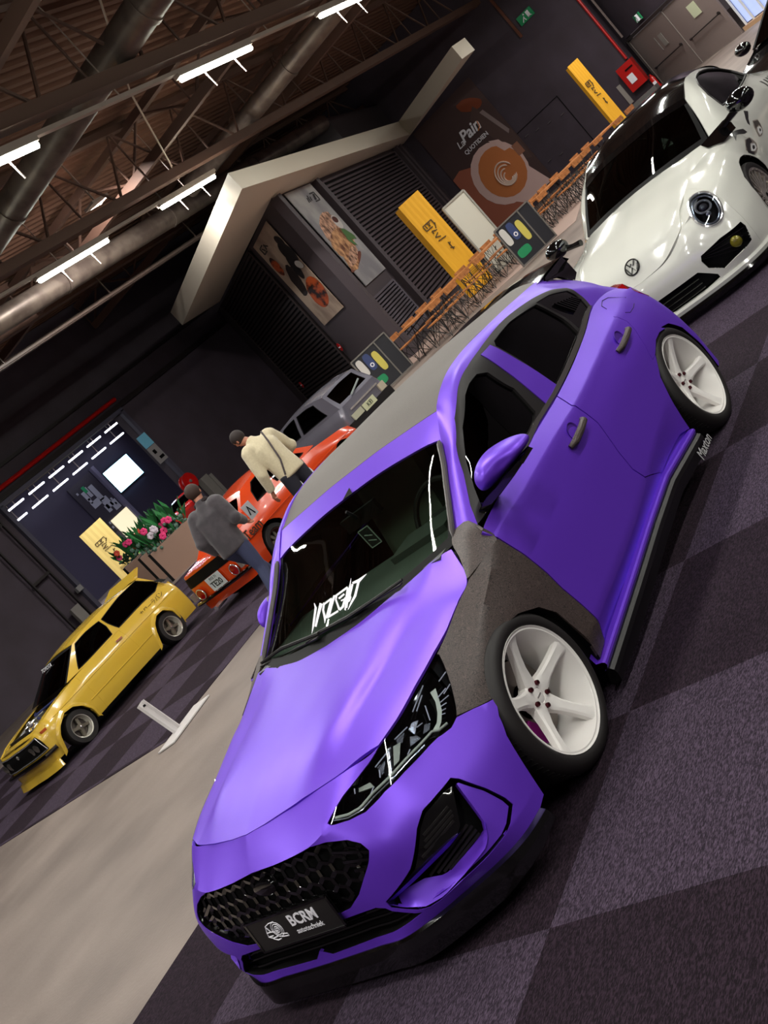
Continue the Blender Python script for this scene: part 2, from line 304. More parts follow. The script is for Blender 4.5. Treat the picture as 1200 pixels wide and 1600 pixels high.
PANELS = '{"OUT":{"headlight":["B",[[0.459,0.598],[0.531,0.64],[0.621,0.676],[0.722,0.706],[0.824,0.706],[0.968,0.706],[1.136,0.706],[1.147,0.699],[1.132,0.677],[1.101,0.639],[1.067,0.6],[1.047,0.58],[1.012,0.573],[0.959,0.589],[0.919,0.593],[0.794,0.597],[0.702,0.592],[0.611,0.564],[0.549,0.566],[0.498,0.579]]],"bumper":["B",[[0.0,0.706],[0.312,0.706],[0.513,0.706],[0.717,0.706],[0.621,0.676],[0.531,0.64],[0.459,0.598],[0.498,0.579],[0.549,0.566],[0.611,0.564],[0.702,0.592],[0.794,0.597],[0.919,0.593],[0.959,0.589],[1.012,0.573],[1.046,0.579],[1.11,0.546],[1.206,0.489],[1.166,0.451],[1.146,0.377],[1.147,0.293],[1.147,0.222],[1.148,0.144],[1.151,0.032],[1.096,0.0],[0.914,0.0],[0.711,0.0],[0.513,0.0],[0.312,0.0],[0.0,0.0]]],"grille":["B",[[0.0,0.585],[0.112,0.58],[0.25,0.583],[0.31,0.582],[0.4,0.554],[0.474,0.515],[0.496,0.483],[0.497,0.448],[0.469,0.414],[0.426,0.371],[0.377,0.315],[0.317,0.272],[0.26,0.266],[0.0,0.255]]],"lower_grille":["B",[[0.0,0.23],[0.285,0.23],[0.406,0.227],[0.439,0.207],[0.458,0.183],[0.521,0.137],[0.564,0.096],[0.512,0.085],[0.425,0.07],[0.225,0.062],[0.055,0.054],[0.0,0.104]]],"intake":["B",[[0.903,0.462],[0.846,0.455],[0.754,0.442],[0.693,0.403],[0.587,0.303],[0.453,0.236],[0.464,0.2],[0.526,0.153],[0.594,0.099],[0.629,0.092],[0.714,0.116],[0.83,0.114],[0.917,0.124],[0.958,0.14],[1.012,0.181],[1.003,0.228],[0.968,0.331],[0.923,0.437]]],"facet":["B",[[0.917,0.431],[0.964,0.326],[0.995,0.228],[1.001,0.188],[0.952,0.151],[0.912,0.137],[0.831,0.133],[0.714,0.135],[0.632,0.123],[0.578,0.119],[0.588,0.13],[0.646,0.113],[0.835,0.154],[0.865,0.173],[0.893,0.24],[0.901,0.342],[0.908,0.435]]],"duct_lamp":["B",[[0.899,0.443],[0.849,0.448],[0.755,0.431],[0.699,0.394],[0.593,0.286],[0.467,0.23],[0.618,0.266],[0.793,0.281],[0.824,0.3],[0.871,0.389]]],"fender":["B",[[1.047,0.58],[1.206,0.489],[1.251,0.489],[1.311,0.491],[1.387,0.49],[1.503,0.456],[1.622,0.417],[1.742,0.352],[1.796,0.281],[1.801,0.172],[1.805,0.077],[1.81,0.009],[1.913,0.008],[1.941,0.093],[1.941,0.2],[1.933,0.292],[1.937,0.36],[1.932,0.419],[1.937,0.501],[1.949,0.583],[1.834,0.65],[1.728,0.706],[1.517,0.706],[1.301,0.706],[1.139,0.706],[1.147,0.699],[1.132,0.677],[1.101,0.639],[1.067,0.6]]],"front_door":["B",[[1.953,0.584],[1.941,0.501],[1.935,0.42],[1.94,0.361],[1.936,0.293],[1.944,0.201],[1.944,0.094],[1.916,0.017],[1.954,0.028],[2.312,0.007],[2.66,0.007],[3.082,0.005],[3.22,0.02],[2.999,0.134],[2.961,0.213],[2.973,0.315],[3.016,0.454],[3.01,0.525],[2.997,0.604],[3.056,0.706],[2.871,0.706],[2.66,0.706],[2.312,0.706],[1.953,0.703]]],"rarch_st":["B",[[3.74,0.0],[3.738,0.047],[3.743,0.099],[3.785,0.235],[3.893,0.32],[4.018,0.351],[4.128,0.347],[4.223,0.324]]],"rear_door":["B",[[3.061,0.706],[3.003,0.605],[3.014,0.526],[3.02,0.455],[2.977,0.316],[2.965,0.214],[3.003,0.135],[3.22,0.02],[3.428,0.02],[3.618,0.02],[3.74,0.0],[3.738,0.047],[3.743,0.099],[3.785,0.235],[3.893,0.32],[3.829,0.323],[3.838,0.367],[3.883,0.442],[3.932,0.482],[3.975,0.531],[3.964,0.595],[4.082,0.704],[4.022,0.706],[3.745,0.706],[3.428,0.706]]],"hood":["H",[[0.0,0.0],[0.0,0.124],[0.012,0.391],[0.0,0.602],[0.021,0.752],[0.136,0.751],[0.294,0.739],[0.446,0.741],[0.556,0.753],[0.705,0.754],[0.808,0.743],[0.896,0.744],[0.942,0.747],[1.048,0.73],[1.045,0.518],[0.912,0.402],[0.921,0.158],[0.906,0.0],[0.895,0.0]]],"windshield":["W",[[0.0,0.0],[0.0,0.673]]],"dlo":["G",[[0.135,0.0],[0.132,0.065],[0.157,0.157],[0.159,0.291],[0.211,0.38],[0.393,0.382],[0.622,0.377],[0.91,0.389],[1.346,0.391],[1.626,0.393],[1.838,0.382],[2.033,0.359],[1.945,0.244],[1.819,0.019],[1.57,0.001],[1.261,0.0],[0.909,0.005],[0.684,0.014],[0.502,0.0],[0.273,0.0],[0.176,0.0]]],"glass_front":["G",[[0.627,0.326],[0.711,0.298],[0.759,0.188],[0.727,0.053],[0.695,0.039],[0.52,0.033],[0.31,0.021],[0.174,0.01],[0.179,0.085],[0.198,0.176],[0.255,0.291],[0.419,0.331],[0.512,0.333]]],"glass_rear":["G",[[1.009,0.351],[1.283,0.352],[1.515,0.339],[1.562,0.335],[1.473,0.042],[1.381,0.019],[1.036,0.019],[0.956,0.026],[0.972,0.223],[0.967,0.331]]],"quarter":["G",[[1.584,0.345],[1.724,0.344],[1.909,0.308],[1.894,0.236],[1.79,0.055],[1.509,0.042]]],"bpillar":["G",[[0.808,0.361],[0.945,0.356],[0.958,0.2],[0.962,0.021],[0.808,0.025],[0.823,0.219]]],"belt_trim":["G",[[0.135,0.0],[0.176,0.0],[0.273,0.0],[0.502,0.0],[0.684,0.014],[0.909,0.005],[1.261,0.0],[1.57,0.001],[1.819,0.019],[1.782,0.051],[1.529,0.036],[1.231,0.028],[0.887,0.026],[0.663,0.035],[0.49,0.022],[0.26,0.011],[0.169,0.0],[0.146,0.0]]],"louvers":["G",[[1.503,0.156],[1.61,0.123]]]},"L":{"wing_in":[[0.832,0.404,0.276],[0.808,0.529,0.29],[0.783,0.587,0.283],[0.758,0.647,0.252],[0.706,0.696,0.252],[0.654,0.739,0.255],[0.602,0.771,0.262],[0.588,0.775,0.276]],"wing_out":[[0.88,0.471,0.303],[0.871,0.513,0.264],[0.85,0.573,0.225],[0.815,0.634,0.215],[0.761,0.722,0.23],[0.685,0.789,0.238],[0.655,0.806,0.252],[0.623,0.816,0.294]],"blade_a":[[0.876,0.469,0.309],[0.838,0.59,0.331],[0.787,0.668,0.34],[0.725,0.732,0.341],[0.683,0.765,0.333]],"blade_b":[[0.855,0.431,0.284],[0.822,0.564,0.306],[0.773,0.648,0.316],[0.712,0.714,0.318],[0.672,0.743,0.323]],"fins":[[[0.737,0.682,0.407],[0.635,0.752,0.41]],[[0.748,0.677,0.39],[0.638,0.756,0.393]],[[0.76,0.669,0.375],[0.647,0.756,0.381]],[[0.78,0.65,0.358],[0.66,0.752,0.368]]],"fins2":[[[0.777,0.608,0.281],[0.627,0.749,0.315]],[[0.764,0.63,0.271],[0.621,0.757,0.3]],[[0.754,0.646,0.26],[0.623,0.76,0.282]],[[0.742,0.663,0.254],[0.626,0.762,0.266]]],"farch":[[0.241,0.883,0.503],[0.196,0.888,0.52],[0.139,0.891,0.548],[0.068,0.89,0.583],[-0.037,0.894,0.599],[-0.147,0.897,0.581],[-0.265,0.896,0.517],[-0.33,0.893,0.437],[-0.356,0.891,0.311],[-0.367,0.88,0.218],[-0.37,0.868,0.162]],"handleF":[[-1.209,0.886,0.732],[-1.449,0.882,0.752]],"handleR":[[-2.166,0.876,0.766],[-2.421,0.869,0.784]],"fuel":[[[-2.808,0.805,0.856],[-2.737,0.759,0.927],[-2.669,0.754,0.943],[-2.59,0.77,0.935],[-2.561,0.794,0.909]],[[-2.775,0.835,0.808],[-2.711,0.847,0.804],[-2.624,0.855,0.808],[-2.593,0.847,0.829]]],"text_q":[[-0.301,-0.156,0.922],[-0.458,-0.216,0.984],[-0.412,-0.0,0.973],[-0.374,-0.0,0.958]],"tri":[[-0.934,-0.065,1.2],[-0.974,-0.017,1.222],[-0.933,-0.0,1.2]],"drl":[[[0.427,0.732,0.583],[0.398,0.743,0.588],[0.366,0.746,0.605],[0.333,0.743,0.631],[0.309,0.732,0.662]],[[0.422,0.747,0.571],[0.39,0.756,0.581],[0.354,0.759,0.601],[0.326,0.755,0.625],[0.289,0.746,0.658]]],"chm":[[[0.524,0.637,0.641],[0.502,0.655,0.633],[0.557,0.648,0.6],[0.58,0.634,0.601]],[[0.472,0.676,0.621],[0.458,0.69,0.607],[0.46,0.698,0.592],[0.5,0.675,0.601]],[[0.428,0.684,0.644],[0.41,0.697,0.634],[0.457,0.686,0.615],[0.454,0.675,0.638]],[[0.599,0.59,0.633],[0.573,0.613,0.631],[0.61,0.606,0.61],[0.624,0.595,0.609]],[[0.677,0.508,0.631],[0.647,0.563,0.618],[0.656,0.574,0.602],[0.685,0.513,0.623]],[[0.496,0.646,0.651],[0.468,0.666,0.643],[0.499,0.66,0.627],[0.515,0.647,0.634]],[[0.413,0.709,0.611],[0.4,0.722,0.599],[0.423,0.718,0.589],[0.444,0.703,0.595]]],"lnz":[[[0.324,0.755,0.637],[0.28,0.774,0.636]],[[0.334,0.761,0.622],[0.3,0.78,0.616]],[[0.347,0.762,0.613],[0.328,0.775,0.607]],[[0.359,0.763,0.603],[0.347,0.773,0.598]],[[0.372,0.763,0.596],[0.363,0.771,0.59]],[[0.305,0.726,0.696],[0.407,0.703,0.67]],[[0.339,0.724,0.68],[0.398,0.711,0.662]],[[0.368,0.729,0.652],[0.406,0.736,0.612]],[[0.461,0.688,0.653],[0.515,0.658,0.658]],[[0.544,0.646,0.65],[0.614,0.6,0.644]],[[0.669,0.59,0.609],[0.691,0.581,0.601]],[[0.685,0.529,0.641],[0.699,0.53,0.63]],[[0.523,0.688,0.603],[0.542,0.682,0.598]],[[0.604,0.642,0.609],[0.626,0.634,0.601]],[[0.618,0.611,0.63],[0.639,0.611,0.614]],[[0.265,0.758,0.665],[0.22,0.772,0.666]],[[0.26,0.784,0.634],[0.301,0.769,0.63]],[[0.426,0.72,0.625],[0.447,0.707,0.63]]],"guide":[[0.772,0.457,0.617],[0.759,0.505,0.601],[0.734,0.544,0.593],[0.688,0.583,0.598],[0.625,0.637,0.595],[0.55,0.679,0.593],[0.482,0.713,0.587],[0.432,0.738,0.585],[0.428,0.748,0.573],[0.39,0.772,0.566]],"guide2":[[0.784,0.455,0.617],[0.771,0.508,0.596],[0.744,0.552,0.587],[0.701,0.591,0.59],[0.637,0.644,0.587],[0.562,0.685,0.585],[0.491,0.721,0.578]]}}'
BEE = {k: (g, tuple(a), tuple(b), s) for k, (g, a, b, s) in json.loads('{"B":[[[[0.87,0,0.13],[0.88,0,0.25],[0.9,0,0.37],[0.89,0,0.44],[0.87,0,0.49]],[[0.86,0.3,0.13],[0.875,0.3,0.25],[0.885,0.3,0.38],[0.865,0.3,0.46],[0.83,0.28,0.51]],[[0.82,0.55,0.13],[0.84,0.56,0.25],[0.84,0.55,0.4],[0.8,0.52,0.54],[0.74,0.47,0.62]],[[0.72,0.74,0.13],[0.76,0.76,0.25],[0.73,0.74,0.43],[0.64,0.67,0.63],[0.52,0.53,0.745]],[[0.46,0.87,0.13],[0.46,0.885,0.3],[0.44,0.87,0.5],[0.36,0.78,0.72],[0.22,0.56,0.815]],[[0.0,0.89,0.13],[0,0.905,0.33],[0,0.9,0.6],[-0.03,0.79,0.785],[-0.05,0.575,0.845]],[[-0.42,0.86,0.14],[-0.42,0.89,0.33],[-0.42,0.885,0.58],[-0.42,0.82,0.76],[-0.42,0.66,0.895]],[[-0.7,0.84,0.16],[-0.68,0.87,0.33],[-0.66,0.875,0.58],[-0.64,0.85,0.75],[-0.62,0.775,0.9]],[[-1.2,0.84,0.17],[-1.2,0.87,0.34],[-1.2,0.875,0.58],[-1.2,0.86,0.76],[-1.2,0.785,0.915]],[[-1.8,0.84,0.17],[-1.8,0.87,0.34],[-1.8,0.875,0.58],[-1.8,0.86,0.76],[-1.8,0.765,0.925]],[[-2.2,0.86,0.17],[-2.2,0.885,0.36],[-2.2,0.885,0.6],[-2.2,0.85,0.78],[-2.25,0.72,0.925]],[[-2.6,0.88,0.17],[-2.6,0.9,0.37],[-2.6,0.89,0.62],[-2.65,0.78,0.8],[-2.75,0.6,0.885]],[[-3.0,0.8,0.18],[-3.0,0.82,0.37],[-3.0,0.78,0.58],[-3.0,0.66,0.75],[-3.05,0.5,0.83]],[[-3.3,0.45,0.2],[-3.33,0.45,0.37],[-3.28,0.42,0.55],[-3.2,0.38,0.7],[-3.15,0.32,0.78]],[[-3.35,0,0.2],[-3.38,0,0.37],[-3.32,0,0.55],[-3.25,0,0.7],[-3.2,0,0.78]]],[],[],1],"H":[[[[0.87,0,0.49],[0.84,0.24,0.51],[0.76,0.45,0.61],[0.7,0.55,0.66]],[[0.76,0,0.64],[0.73,0.27,0.645],[0.6,0.51,0.705],[0.5,0.62,0.7]],[[0.44,0,0.795],[0.42,0.3,0.785],[0.34,0.555,0.79],[0.26,0.66,0.77]],[[0.0,0,0.905],[0,0.32,0.888],[-0.05,0.585,0.848],[-0.06,0.68,0.81]],[[-0.26,0,0.955],[-0.3,0.35,0.935],[-0.4,0.65,0.895],[-0.42,0.74,0.86]]],[],[],-1],"W":[[[[-0.2,0,0.935],[-0.26,0.35,0.92],[-0.4,0.655,0.885]],[[-0.5,0,1.12],[-0.54,0.34,1.11],[-0.64,0.615,1.06]],[[-0.82,0,1.285],[-0.85,0.32,1.275],[-0.9,0.56,1.235]]],[],[],-1],"R":[[[[-0.82,0,1.285],[-0.85,0.32,1.275],[-0.9,0.56,1.235]],[[-1.15,0,1.375],[-1.15,0.31,1.365],[-1.15,0.56,1.315]],[[-1.7,0,1.405],[-1.7,0.3,1.395],[-1.7,0.55,1.305]],[[-2.3,0,1.335],[-2.3,0.28,1.32],[-2.3,0.52,1.19]],[[-2.8,0,1.13],[-2.8,0.25,1.11],[-2.75,0.46,1.0]],[[-3.2,0,0.8],[-3.18,0.2,0.8],[-3.05,0.42,0.83]]],[],[],-1],"G":[[[[-0.4,0.675,0.885],[-0.63,0.63,1.05],[-0.88,0.57,1.225]],[[-0.62,0.775,0.9],[-0.8,0.7,1.1],[-1.12,0.565,1.31]],[[-1.2,0.785,0.915],[-1.25,0.705,1.12],[-1.4,0.56,1.33]],[[-1.8,0.765,0.925],[-1.85,0.68,1.09],[-1.95,0.54,1.26]],[[-2.3,0.71,0.92],[-2.35,0.63,1.01],[-2.4,0.51,1.14]],[[-2.9,0.55,0.85],[-2.85,0.5,0.92],[-2.8,0.455,0.98]]],[],[],1]}').items()}
PN2 = json.loads('{"beetle":{"hood":["H",[[0.0,0.0],[0.0,0.313],[0.0,0.55],[0.017,0.579],[0.204,0.541],[0.42,0.572],[0.698,0.635],[0.942,0.697],[0.999,0.697],[1.12,0.576],[0.939,0.078],[1.189,0.0]]],"air":["B",[[0.0,0.447],[0.388,0.238],[0.486,0.091],[0.486,0.047],[0.268,0.018],[0.08,0.024],[0.0,0.072]]],"fog":["B",[[0.482,0.359],[0.664,0.353],[0.869,0.308],[0.88,0.254],[0.844,0.133],[0.658,0.115],[0.55,0.093],[0.463,0.203],[0.458,0.307]]],"headc":["B",[[0.761,0.55]]],"foglamp":["B",[[0.73,0.233]]],"win":["G",[[0.0,0.366],[0.05,0.393],[0.277,0.339],[0.579,0.301],[0.77,0.257],[0.923,0.171],[0.984,0.101],[0.939,0.057],[0.668,0.039],[0.525,0.042],[0.207,0.041],[0.052,0.028],[0.0,0.048],[0.0,0.188]]],"eyes":["B",[[2.299,0.442],[1.893,0.465],[2.329,0.642],[2.586,0.636],[1.855,0.406],[1.985,0.519],[2.647,0.413],[2.424,0.392]]],"arch":["B",[[1.294,0.43],[1.366,0.405],[1.41,0.348],[1.45,0.272],[1.486,0.188]]]},"art":[[[2.5,0.632],[2.537,0.597],[2.376,0.563],[2.285,0.525],[2.289,0.555],[2.35,0.588]],[[2.013,0.604],[2.067,0.588],[2.132,0.557],[2.122,0.513],[2.061,0.52],[1.973,0.562],[1.83,0.53],[1.913,0.564]],[[2.4,0.526],[2.514,0.492],[2.478,0.442],[2.425,0.401],[2.324,0.39],[2.233,0.403],[2.277,0.448],[2.328,0.495]],[[2.393,0.515],[2.494,0.488],[2.481,0.453],[2.45,0.428],[2.436,0.46],[2.366,0.464],[2.306,0.463]],[[2.361,0.459],[2.422,0.449],[2.417,0.416],[2.37,0.398],[2.275,0.403],[2.303,0.437]],[[2.373,0.44],[2.405,0.427],[2.362,0.413],[2.335,0.424]],[[1.924,0.486],[2.04,0.472],[2.037,0.397],[1.935,0.371],[1.754,0.364],[1.75,0.396],[1.71,0.427]],[[1.937,0.479],[2.023,0.468],[1.991,0.434],[1.909,0.439],[1.754,0.401],[1.797,0.377],[1.831,0.374],[1.733,0.369],[1.692,0.406],[1.811,0.453]],[[1.922,0.434],[1.995,0.412],[1.934,0.384],[1.833,0.379],[1.768,0.397]],[[1.913,0.417],[1.947,0.404],[1.896,0.39],[1.829,0.393],[1.86,0.409]]],"yellow":{"win1":["G",[[0.13,0.454],[0.201,0.0],[0.514,0.034],[0.909,0.036],[0.902,0.212],[0.839,0.385],[0.479,0.438]]],"win2":["G",[[0.904,0.375],[1.497,0.457],[2.044,0.494],[2.16,0.147],[1.928,0.031],[1.622,0.042],[1.061,0.024],[0.955,0.237]]],"grid1":["G",[[0.173,0.411],[0.817,0.359],[0.851,0.273],[0.251,0.312]]],"doorf":["B",[[1.796,0.6],[1.775,0.363],[1.782,0.119]]],"doorr":["B",[[2.892,0.572],[2.894,0.302],[2.86,0.089]]],"arch1":["B",[[0.821,0.083],[0.894,0.257],[0.984,0.353],[1.182,0.426],[1.345,0.387],[1.474,0.286],[1.556,0.145],[1.569,0.013]]],"arch2":["B",[[3.859,0.091],[3.829,0.244],[3.683,0.359],[3.511,0.369],[3.382,0.301],[3.306,0.205],[3.218,0.048]]],"kana":["B",[[3.429,0.54],[3.899,0.533]]],"handle":["B",[[2.669,0.536],[2.805,0.526]]],"lamp":["B",[[0.753,0.533],[0.852,0.507]]],"vent":["G",[[2.011,0.0],[2.16,0.0]]]},"orange":{"win2":["G",[[1.317,0.555],[1.009,0.493],[1.106,0.246],[1.332,0.0],[1.456,0.049],[1.521,0.244],[1.485,0.463]]],"win1":["G",[[0.93,0.344],[0.139,0.441],[0.0,0.399],[0.207,0.0],[0.454,0.0],[0.799,0.0],[1.234,0.0]]],"team":["B",[[3.897,0.552],[3.649,0.543]]],"round":["B",[[2.181,0.442]]],"badge":["B",[[3.813,0.606]]],"stripe":["B",[[3.553,0.545],[2.304,0.421]]],"arch2":["B",[[2.882,0.172],[3.185,0.257],[3.488,0.288],[3.776,0.229],[3.928,0.072],[3.942,0.0]]]}}')
TEXT  = [[[-0.4488,-0.182,0.9833],[-0.4181,-0.1673,0.9711],[-0.3244,-0.1566,0.9335],[-0.28,-0.1474,0.9164],[-0.2784,-0.1445,0.9158],[-0.3142,-0.1378,0.9305],[-0.407,-0.1457,0.9679],[-0.4472,-0.1767,0.9827]],[[-0.4229,-0.1275,0.9755],[-0.373,-0.1325,0.9544],[-0.3087,-0.1339,0.9285],[-0.2972,-0.1143,0.9248],[-0.3577,-0.1073,0.9495],[-0.404,-0.0969,0.9689]],[[-0.4092,-0.0943,0.9712],[-0.3705,-0.0925,0.9553],[-0.316,-0.0627,0.9341],[-0.2857,-0.0487,0.9222],[-0.2839,-0.045,0.9216],[-0.3082,-0.0426,0.9314],[-0.3625,-0.0742,0.9526],[-0.4002,-0.078,0.9681]],[[-0.3905,-0.0864,0.9637],[-0.3908,-0.025,0.9653],[-0.404,-0.0371,0.9707],[-0.4022,-0.0975,0.9682]],[[-0.4042,-0.0347,0.9708],[-0.3603,-0.0431,0.9525],[-0.3125,-0.0508,0.9329],[-0.3024,-0.0339,0.9293],[-0.3486,-0.0236,0.948],[-0.3932,-0.0169,0.9665]],[[-0.4094,-0.0155,0.9732],[-0.3631,-0.0254,0.954],[-0.3178,-0.0338,0.9354],[-0.3064,-0.0147,0.931],[-0.3525,-0.0077,0.9497],[-0.3985,0.002,0.9687]],[[-0.3,-0.0265,0.9284],[-0.2981,0.0511,0.9271],[-0.3104,0.0408,0.9324],[-0.313,-0.0376,0.9334]],[[-0.3904,-0.0106,0.9653],[-0.3969,0.0933,0.9661],[-0.41,0.0818,0.972],[-0.4014,-0.0207,0.9698]],[[-0.3963,0.0052,0.9678],[-0.3771,0.0037,0.9598],[-0.3061,0.0476,0.9305],[-0.3032,0.0628,0.929],[-0.3728,0.0173,0.958],[-0.3895,0.0174,0.9649]],[[-0.3643,0.0391,0.9542],[-0.3716,0.0759,0.9563],[-0.3827,0.0653,0.9612],[-0.3766,0.027,0.9596]],[[-0.2982,0.0612,0.927],[-0.3057,0.0855,0.9293],[-0.3505,0.0897,0.9472],[-0.3584,0.0758,0.9509],[-0.318,0.0676,0.9348],[-0.3122,0.0468,0.9329]],[[-0.3462,0.057,0.9465],[-0.344,0.0833,0.9448],[-0.3525,0.0772,0.9485],[-0.3548,0.0507,0.9501]],[[-0.4029,0.0822,0.9689],[-0.3548,0.0832,0.9493],[-0.2888,0.0932,0.9223],[-0.2812,0.1068,0.9187],[-0.2835,0.1067,0.9197],[-0.2841,0.1043,0.9199],[-0.3474,0.0983,0.9456],[-0.395,0.097,0.9653]],[[-0.4413,0.1019,0.9843],[-0.3933,0.0961,0.9644],[-0.2972,0.1002,0.9254],[-0.2909,0.1125,0.9223],[-0.3854,0.1108,0.9607],[-0.4401,0.1043,0.9838]],[[-0.382,0.0927,0.96],[-0.3417,0.1117,0.9429],[-0.3255,0.1114,0.9362],[-0.3176,0.1247,0.9326],[-0.3356,0.1291,0.9394],[-0.3795,0.103,0.9586]],[[-0.4093,0.1122,0.9705],[-0.3237,0.1062,0.9357],[-0.3169,0.1185,0.9325],[-0.4005,0.1279,0.9661]],[[-0.4041,0.1226,0.9678],[-0.3936,0.1728,0.9607],[-0.4154,0.2118,0.967],[-0.4181,0.2093,0.9683],[-0.4137,0.1569,0.9699],[-0.4162,0.1153,0.9732]],[[-0.4042,0.1537,0.9661],[-0.3378,0.1448,0.9395],[-0.3122,0.1286,0.9302],[-0.2806,0.1184,0.918],[-0.2783,0.1216,0.9169],[-0.3022,0.1422,0.9254],[-0.3262,0.1632,0.9339],[-0.3942,0.1711,0.9611]]]
ART = PN2['art']
def interp(x,tab):
    t=sorted(tab);return float(np.interp(x,[a for a,_ in t],[b for _,b in t]))
def car_grids(p):
    """body surfaces of a simpler car: p holds profile tables over x (front axle at 0, nose positive)"""
    nose,tail,hw=p['nose'],p['tail'],p['hw']
    xs=[nose-.10,nose-.22,.42,0,-.45,p['cowl'],-1.0,-1.5,-2.0,p['rear'],tail+.45,tail+.2,tail+.06]
    wf=[(tail,.88),(tail+.2,.94),(tail+.7,.985),(p['rear'],1.),(0,1.),(.42,.98),(nose-.22,.955),(nose-.1,.90)]
    topw=p['topw']
    B=[]
    def col(x,y,lean=0):
        zt=interp(x,p['top']);zb=p['bot'];ty=y*interp(x,topw)
        r=[]
        for f,k in ((0,.97),(.18,1.0),(.45,1.01),(.74,.99),(1,None)):
            z=zb+(zt-zb)*f;yy=ty if k is None else y*k
            r.append((x+lean*f,yy,z))
        return r
    n0=col(nose,0);B.append([(nose-(.02 if i==0 else .0)-(.05 if i==4 else 0),0,n0[i][2]) for i in range(5)])
    B.append([(nose-.02-(.05 if i==4 else 0),hw*.55,n0[i][2]) for i in range(5)])
    for x in xs:B.append(col(x,hw*interp(x,wf)))
    t0=col(tail,0);B.append([(tail,hw*.5,t0[i][2]) for i in range(5)]);B.append([(tail,0,t0[i][2]) for i in range(5)])
    H=[]
    for x in np.linspace(nose-.05,p['cowl']+.02,6):
        zt=interp(x,p['top']);e=hw*interp(x,wf)*interp(x,topw)
        if x>nose-.08:e*=.62 if False else 1
        H.append([(x-.05*(v**2)*(x>nose-.3),e*v,zt+p.get('crown',.03)*(1-v*v)) for v in (0,.3,.6,.85,1.)])
    rf,rr,rz,rw=p['rf'],p['rr'],p['rz'],p['rw'];cz=interp(p['cowl'],p['top'])
    ce=hw*interp(p['cowl'],topw)
    W=[]
    for f in (0,.35,.7,1.):
        x=p['cowl']+.12+(rf-p['cowl']-.12)*f;z=cz+.02+(interp(rf,rz)-cz-.02)*f;e=ce*.93+(rw-ce*.93)*f
        W.append([(x+.10*(1-v*v)*(1-f*.5)-.10*(v>.99)*0,e*v,z+.015*(1-v*v)) for v in (0,.4,.8,1.)])
    R=[]
    for x in np.linspace(rf,rr,6):
        z=interp(x,rz);R.append([(x,rw*v,z+.035*(1-v*v)) for v in (0,.4,.8,1.)])
    # side greenhouse
    G=[];be=p['tailtop']
    n=7
    for i in range(n):
        f=i/(n-1);xb=p['cowl']+(be-p['cowl'])*f;xt=rf+(rr-rf)*f;zt=interp(xt,rz);zb=interp(xb,p['top']);yb=hw*interp(xb,wf)*interp(xb,topw)
        if i==0:xb+=.12;yb=ce*.93;zb+=.02
        G.append([(xb,yb,zb),(xb+(xt-xb)*.5,yb+(rw-yb)*.45,zb+(zt-zb)*.5),(xt,rw,zt)])
    # tailgate
    zr=interp(rr,rz);zb=interp(be,p['top']);yb=hw*interp(be,wf)*interp(be,topw)
    D=[[(rr,rw*v,zr+.035*(1-v*v)) for v in (0,.5,1.)],[((rr*1.2+be*.8)/2,(rw+yb)/2*v,(zr+zb)/2+.02) for v in (0,.5,1.)],[(be,yb*v,zb) for v in (0,.5,1.)]]
    # rear deck
    K=[[(be,yb*v,zb) for v in (0,.5,1.)],[((be+tail)/2,hw*.93*interp(tail,topw)*v,(interp((be+tail)/2,p['top']))+.004) for v in (0,.5,1.)],[(tail+.06,hw*.88*interp(tail,topw)*v,interp(tail,p['top'])) for v in (0,.5,1.)]]
    return dict(B=(B,(),(),1),H=(H,(),(),-1),W=(W,(),(),-1),R=(R,(),(),-1),G=(G,(),(),1),D=(D,(),(),-1),K=(K,(),(),-1))
YEL=dict(nose=.66,tail=-3.08,hw=.775,bot=.17,rear=-2.37,cowl=-.50,crown=.02,top=[(.66,.66),(.4,.72),(0,.78),(-.5,.83),(-1.2,.84),(-2.4,.84),(-3.1,.80)],topw=[(.7,.86),(0,.88),(-.5,.90),(-3.1,.90)],
 rf=-.98,rr=-2.72,rz=[(-.98,1.19),(-1.4,1.245),(-2.0,1.25),(-2.72,1.19)],rw=.52,tailtop=-2.95)
ORA=dict(nose=.72,tail=-3.10,hw=.755,bot=.17,rear=-2.335,cowl=-.48,crown=.02,top=[(.72,.62),(.4,.70),(0,.76),(-.5,.83),(-1.5,.83),(-2.4,.82),(-3.1,.78)],topw=[(.7,.86),(0,.88),(-.5,.90),(-3.1,.90)],
 rf=-.98,rr=-2.05,rz=[(-.98,1.20),(-1.4,1.235),(-2.05,1.17)],rw=.50,tailtop=-2.62)
SIL=dict(nose=.70,tail=-3.05,hw=.80,bot=.20,rear=-2.35,cowl=-.50,crown=.03,top=[(.7,.72),(.4,.80),(0,.86),(-.5,.92),(-1.5,.93),(-3.1,.93)],topw=[(.7,.82),(0,.86),(-.5,.9),(-3.1,.88)],
 rf=-1.0,rr=-2.75,rz=[(-1.0,1.36),(-1.5,1.42),(-2.2,1.42),(-2.75,1.33)],rw=.56,tailtop=-3.0)
BLK=dict(nose=.85,tail=-3.35,hw=.88,bot=.17,rear=-2.6,cowl=-.40,crown=.04,top=[(.85,.62),(.4,.74),(0,.80),(-.5,.88),(-1.5,.90),(-3.3,.90)],topw=[(.8,.78),(0,.84),(-.5,.9),(-3.3,.88)],
 rf=-1.05,rr=-2.6,rz=[(-1.05,1.26),(-1.5,1.34),(-2.0,1.33),(-2.6,1.22)],rw=.56,tailtop=-3.1)
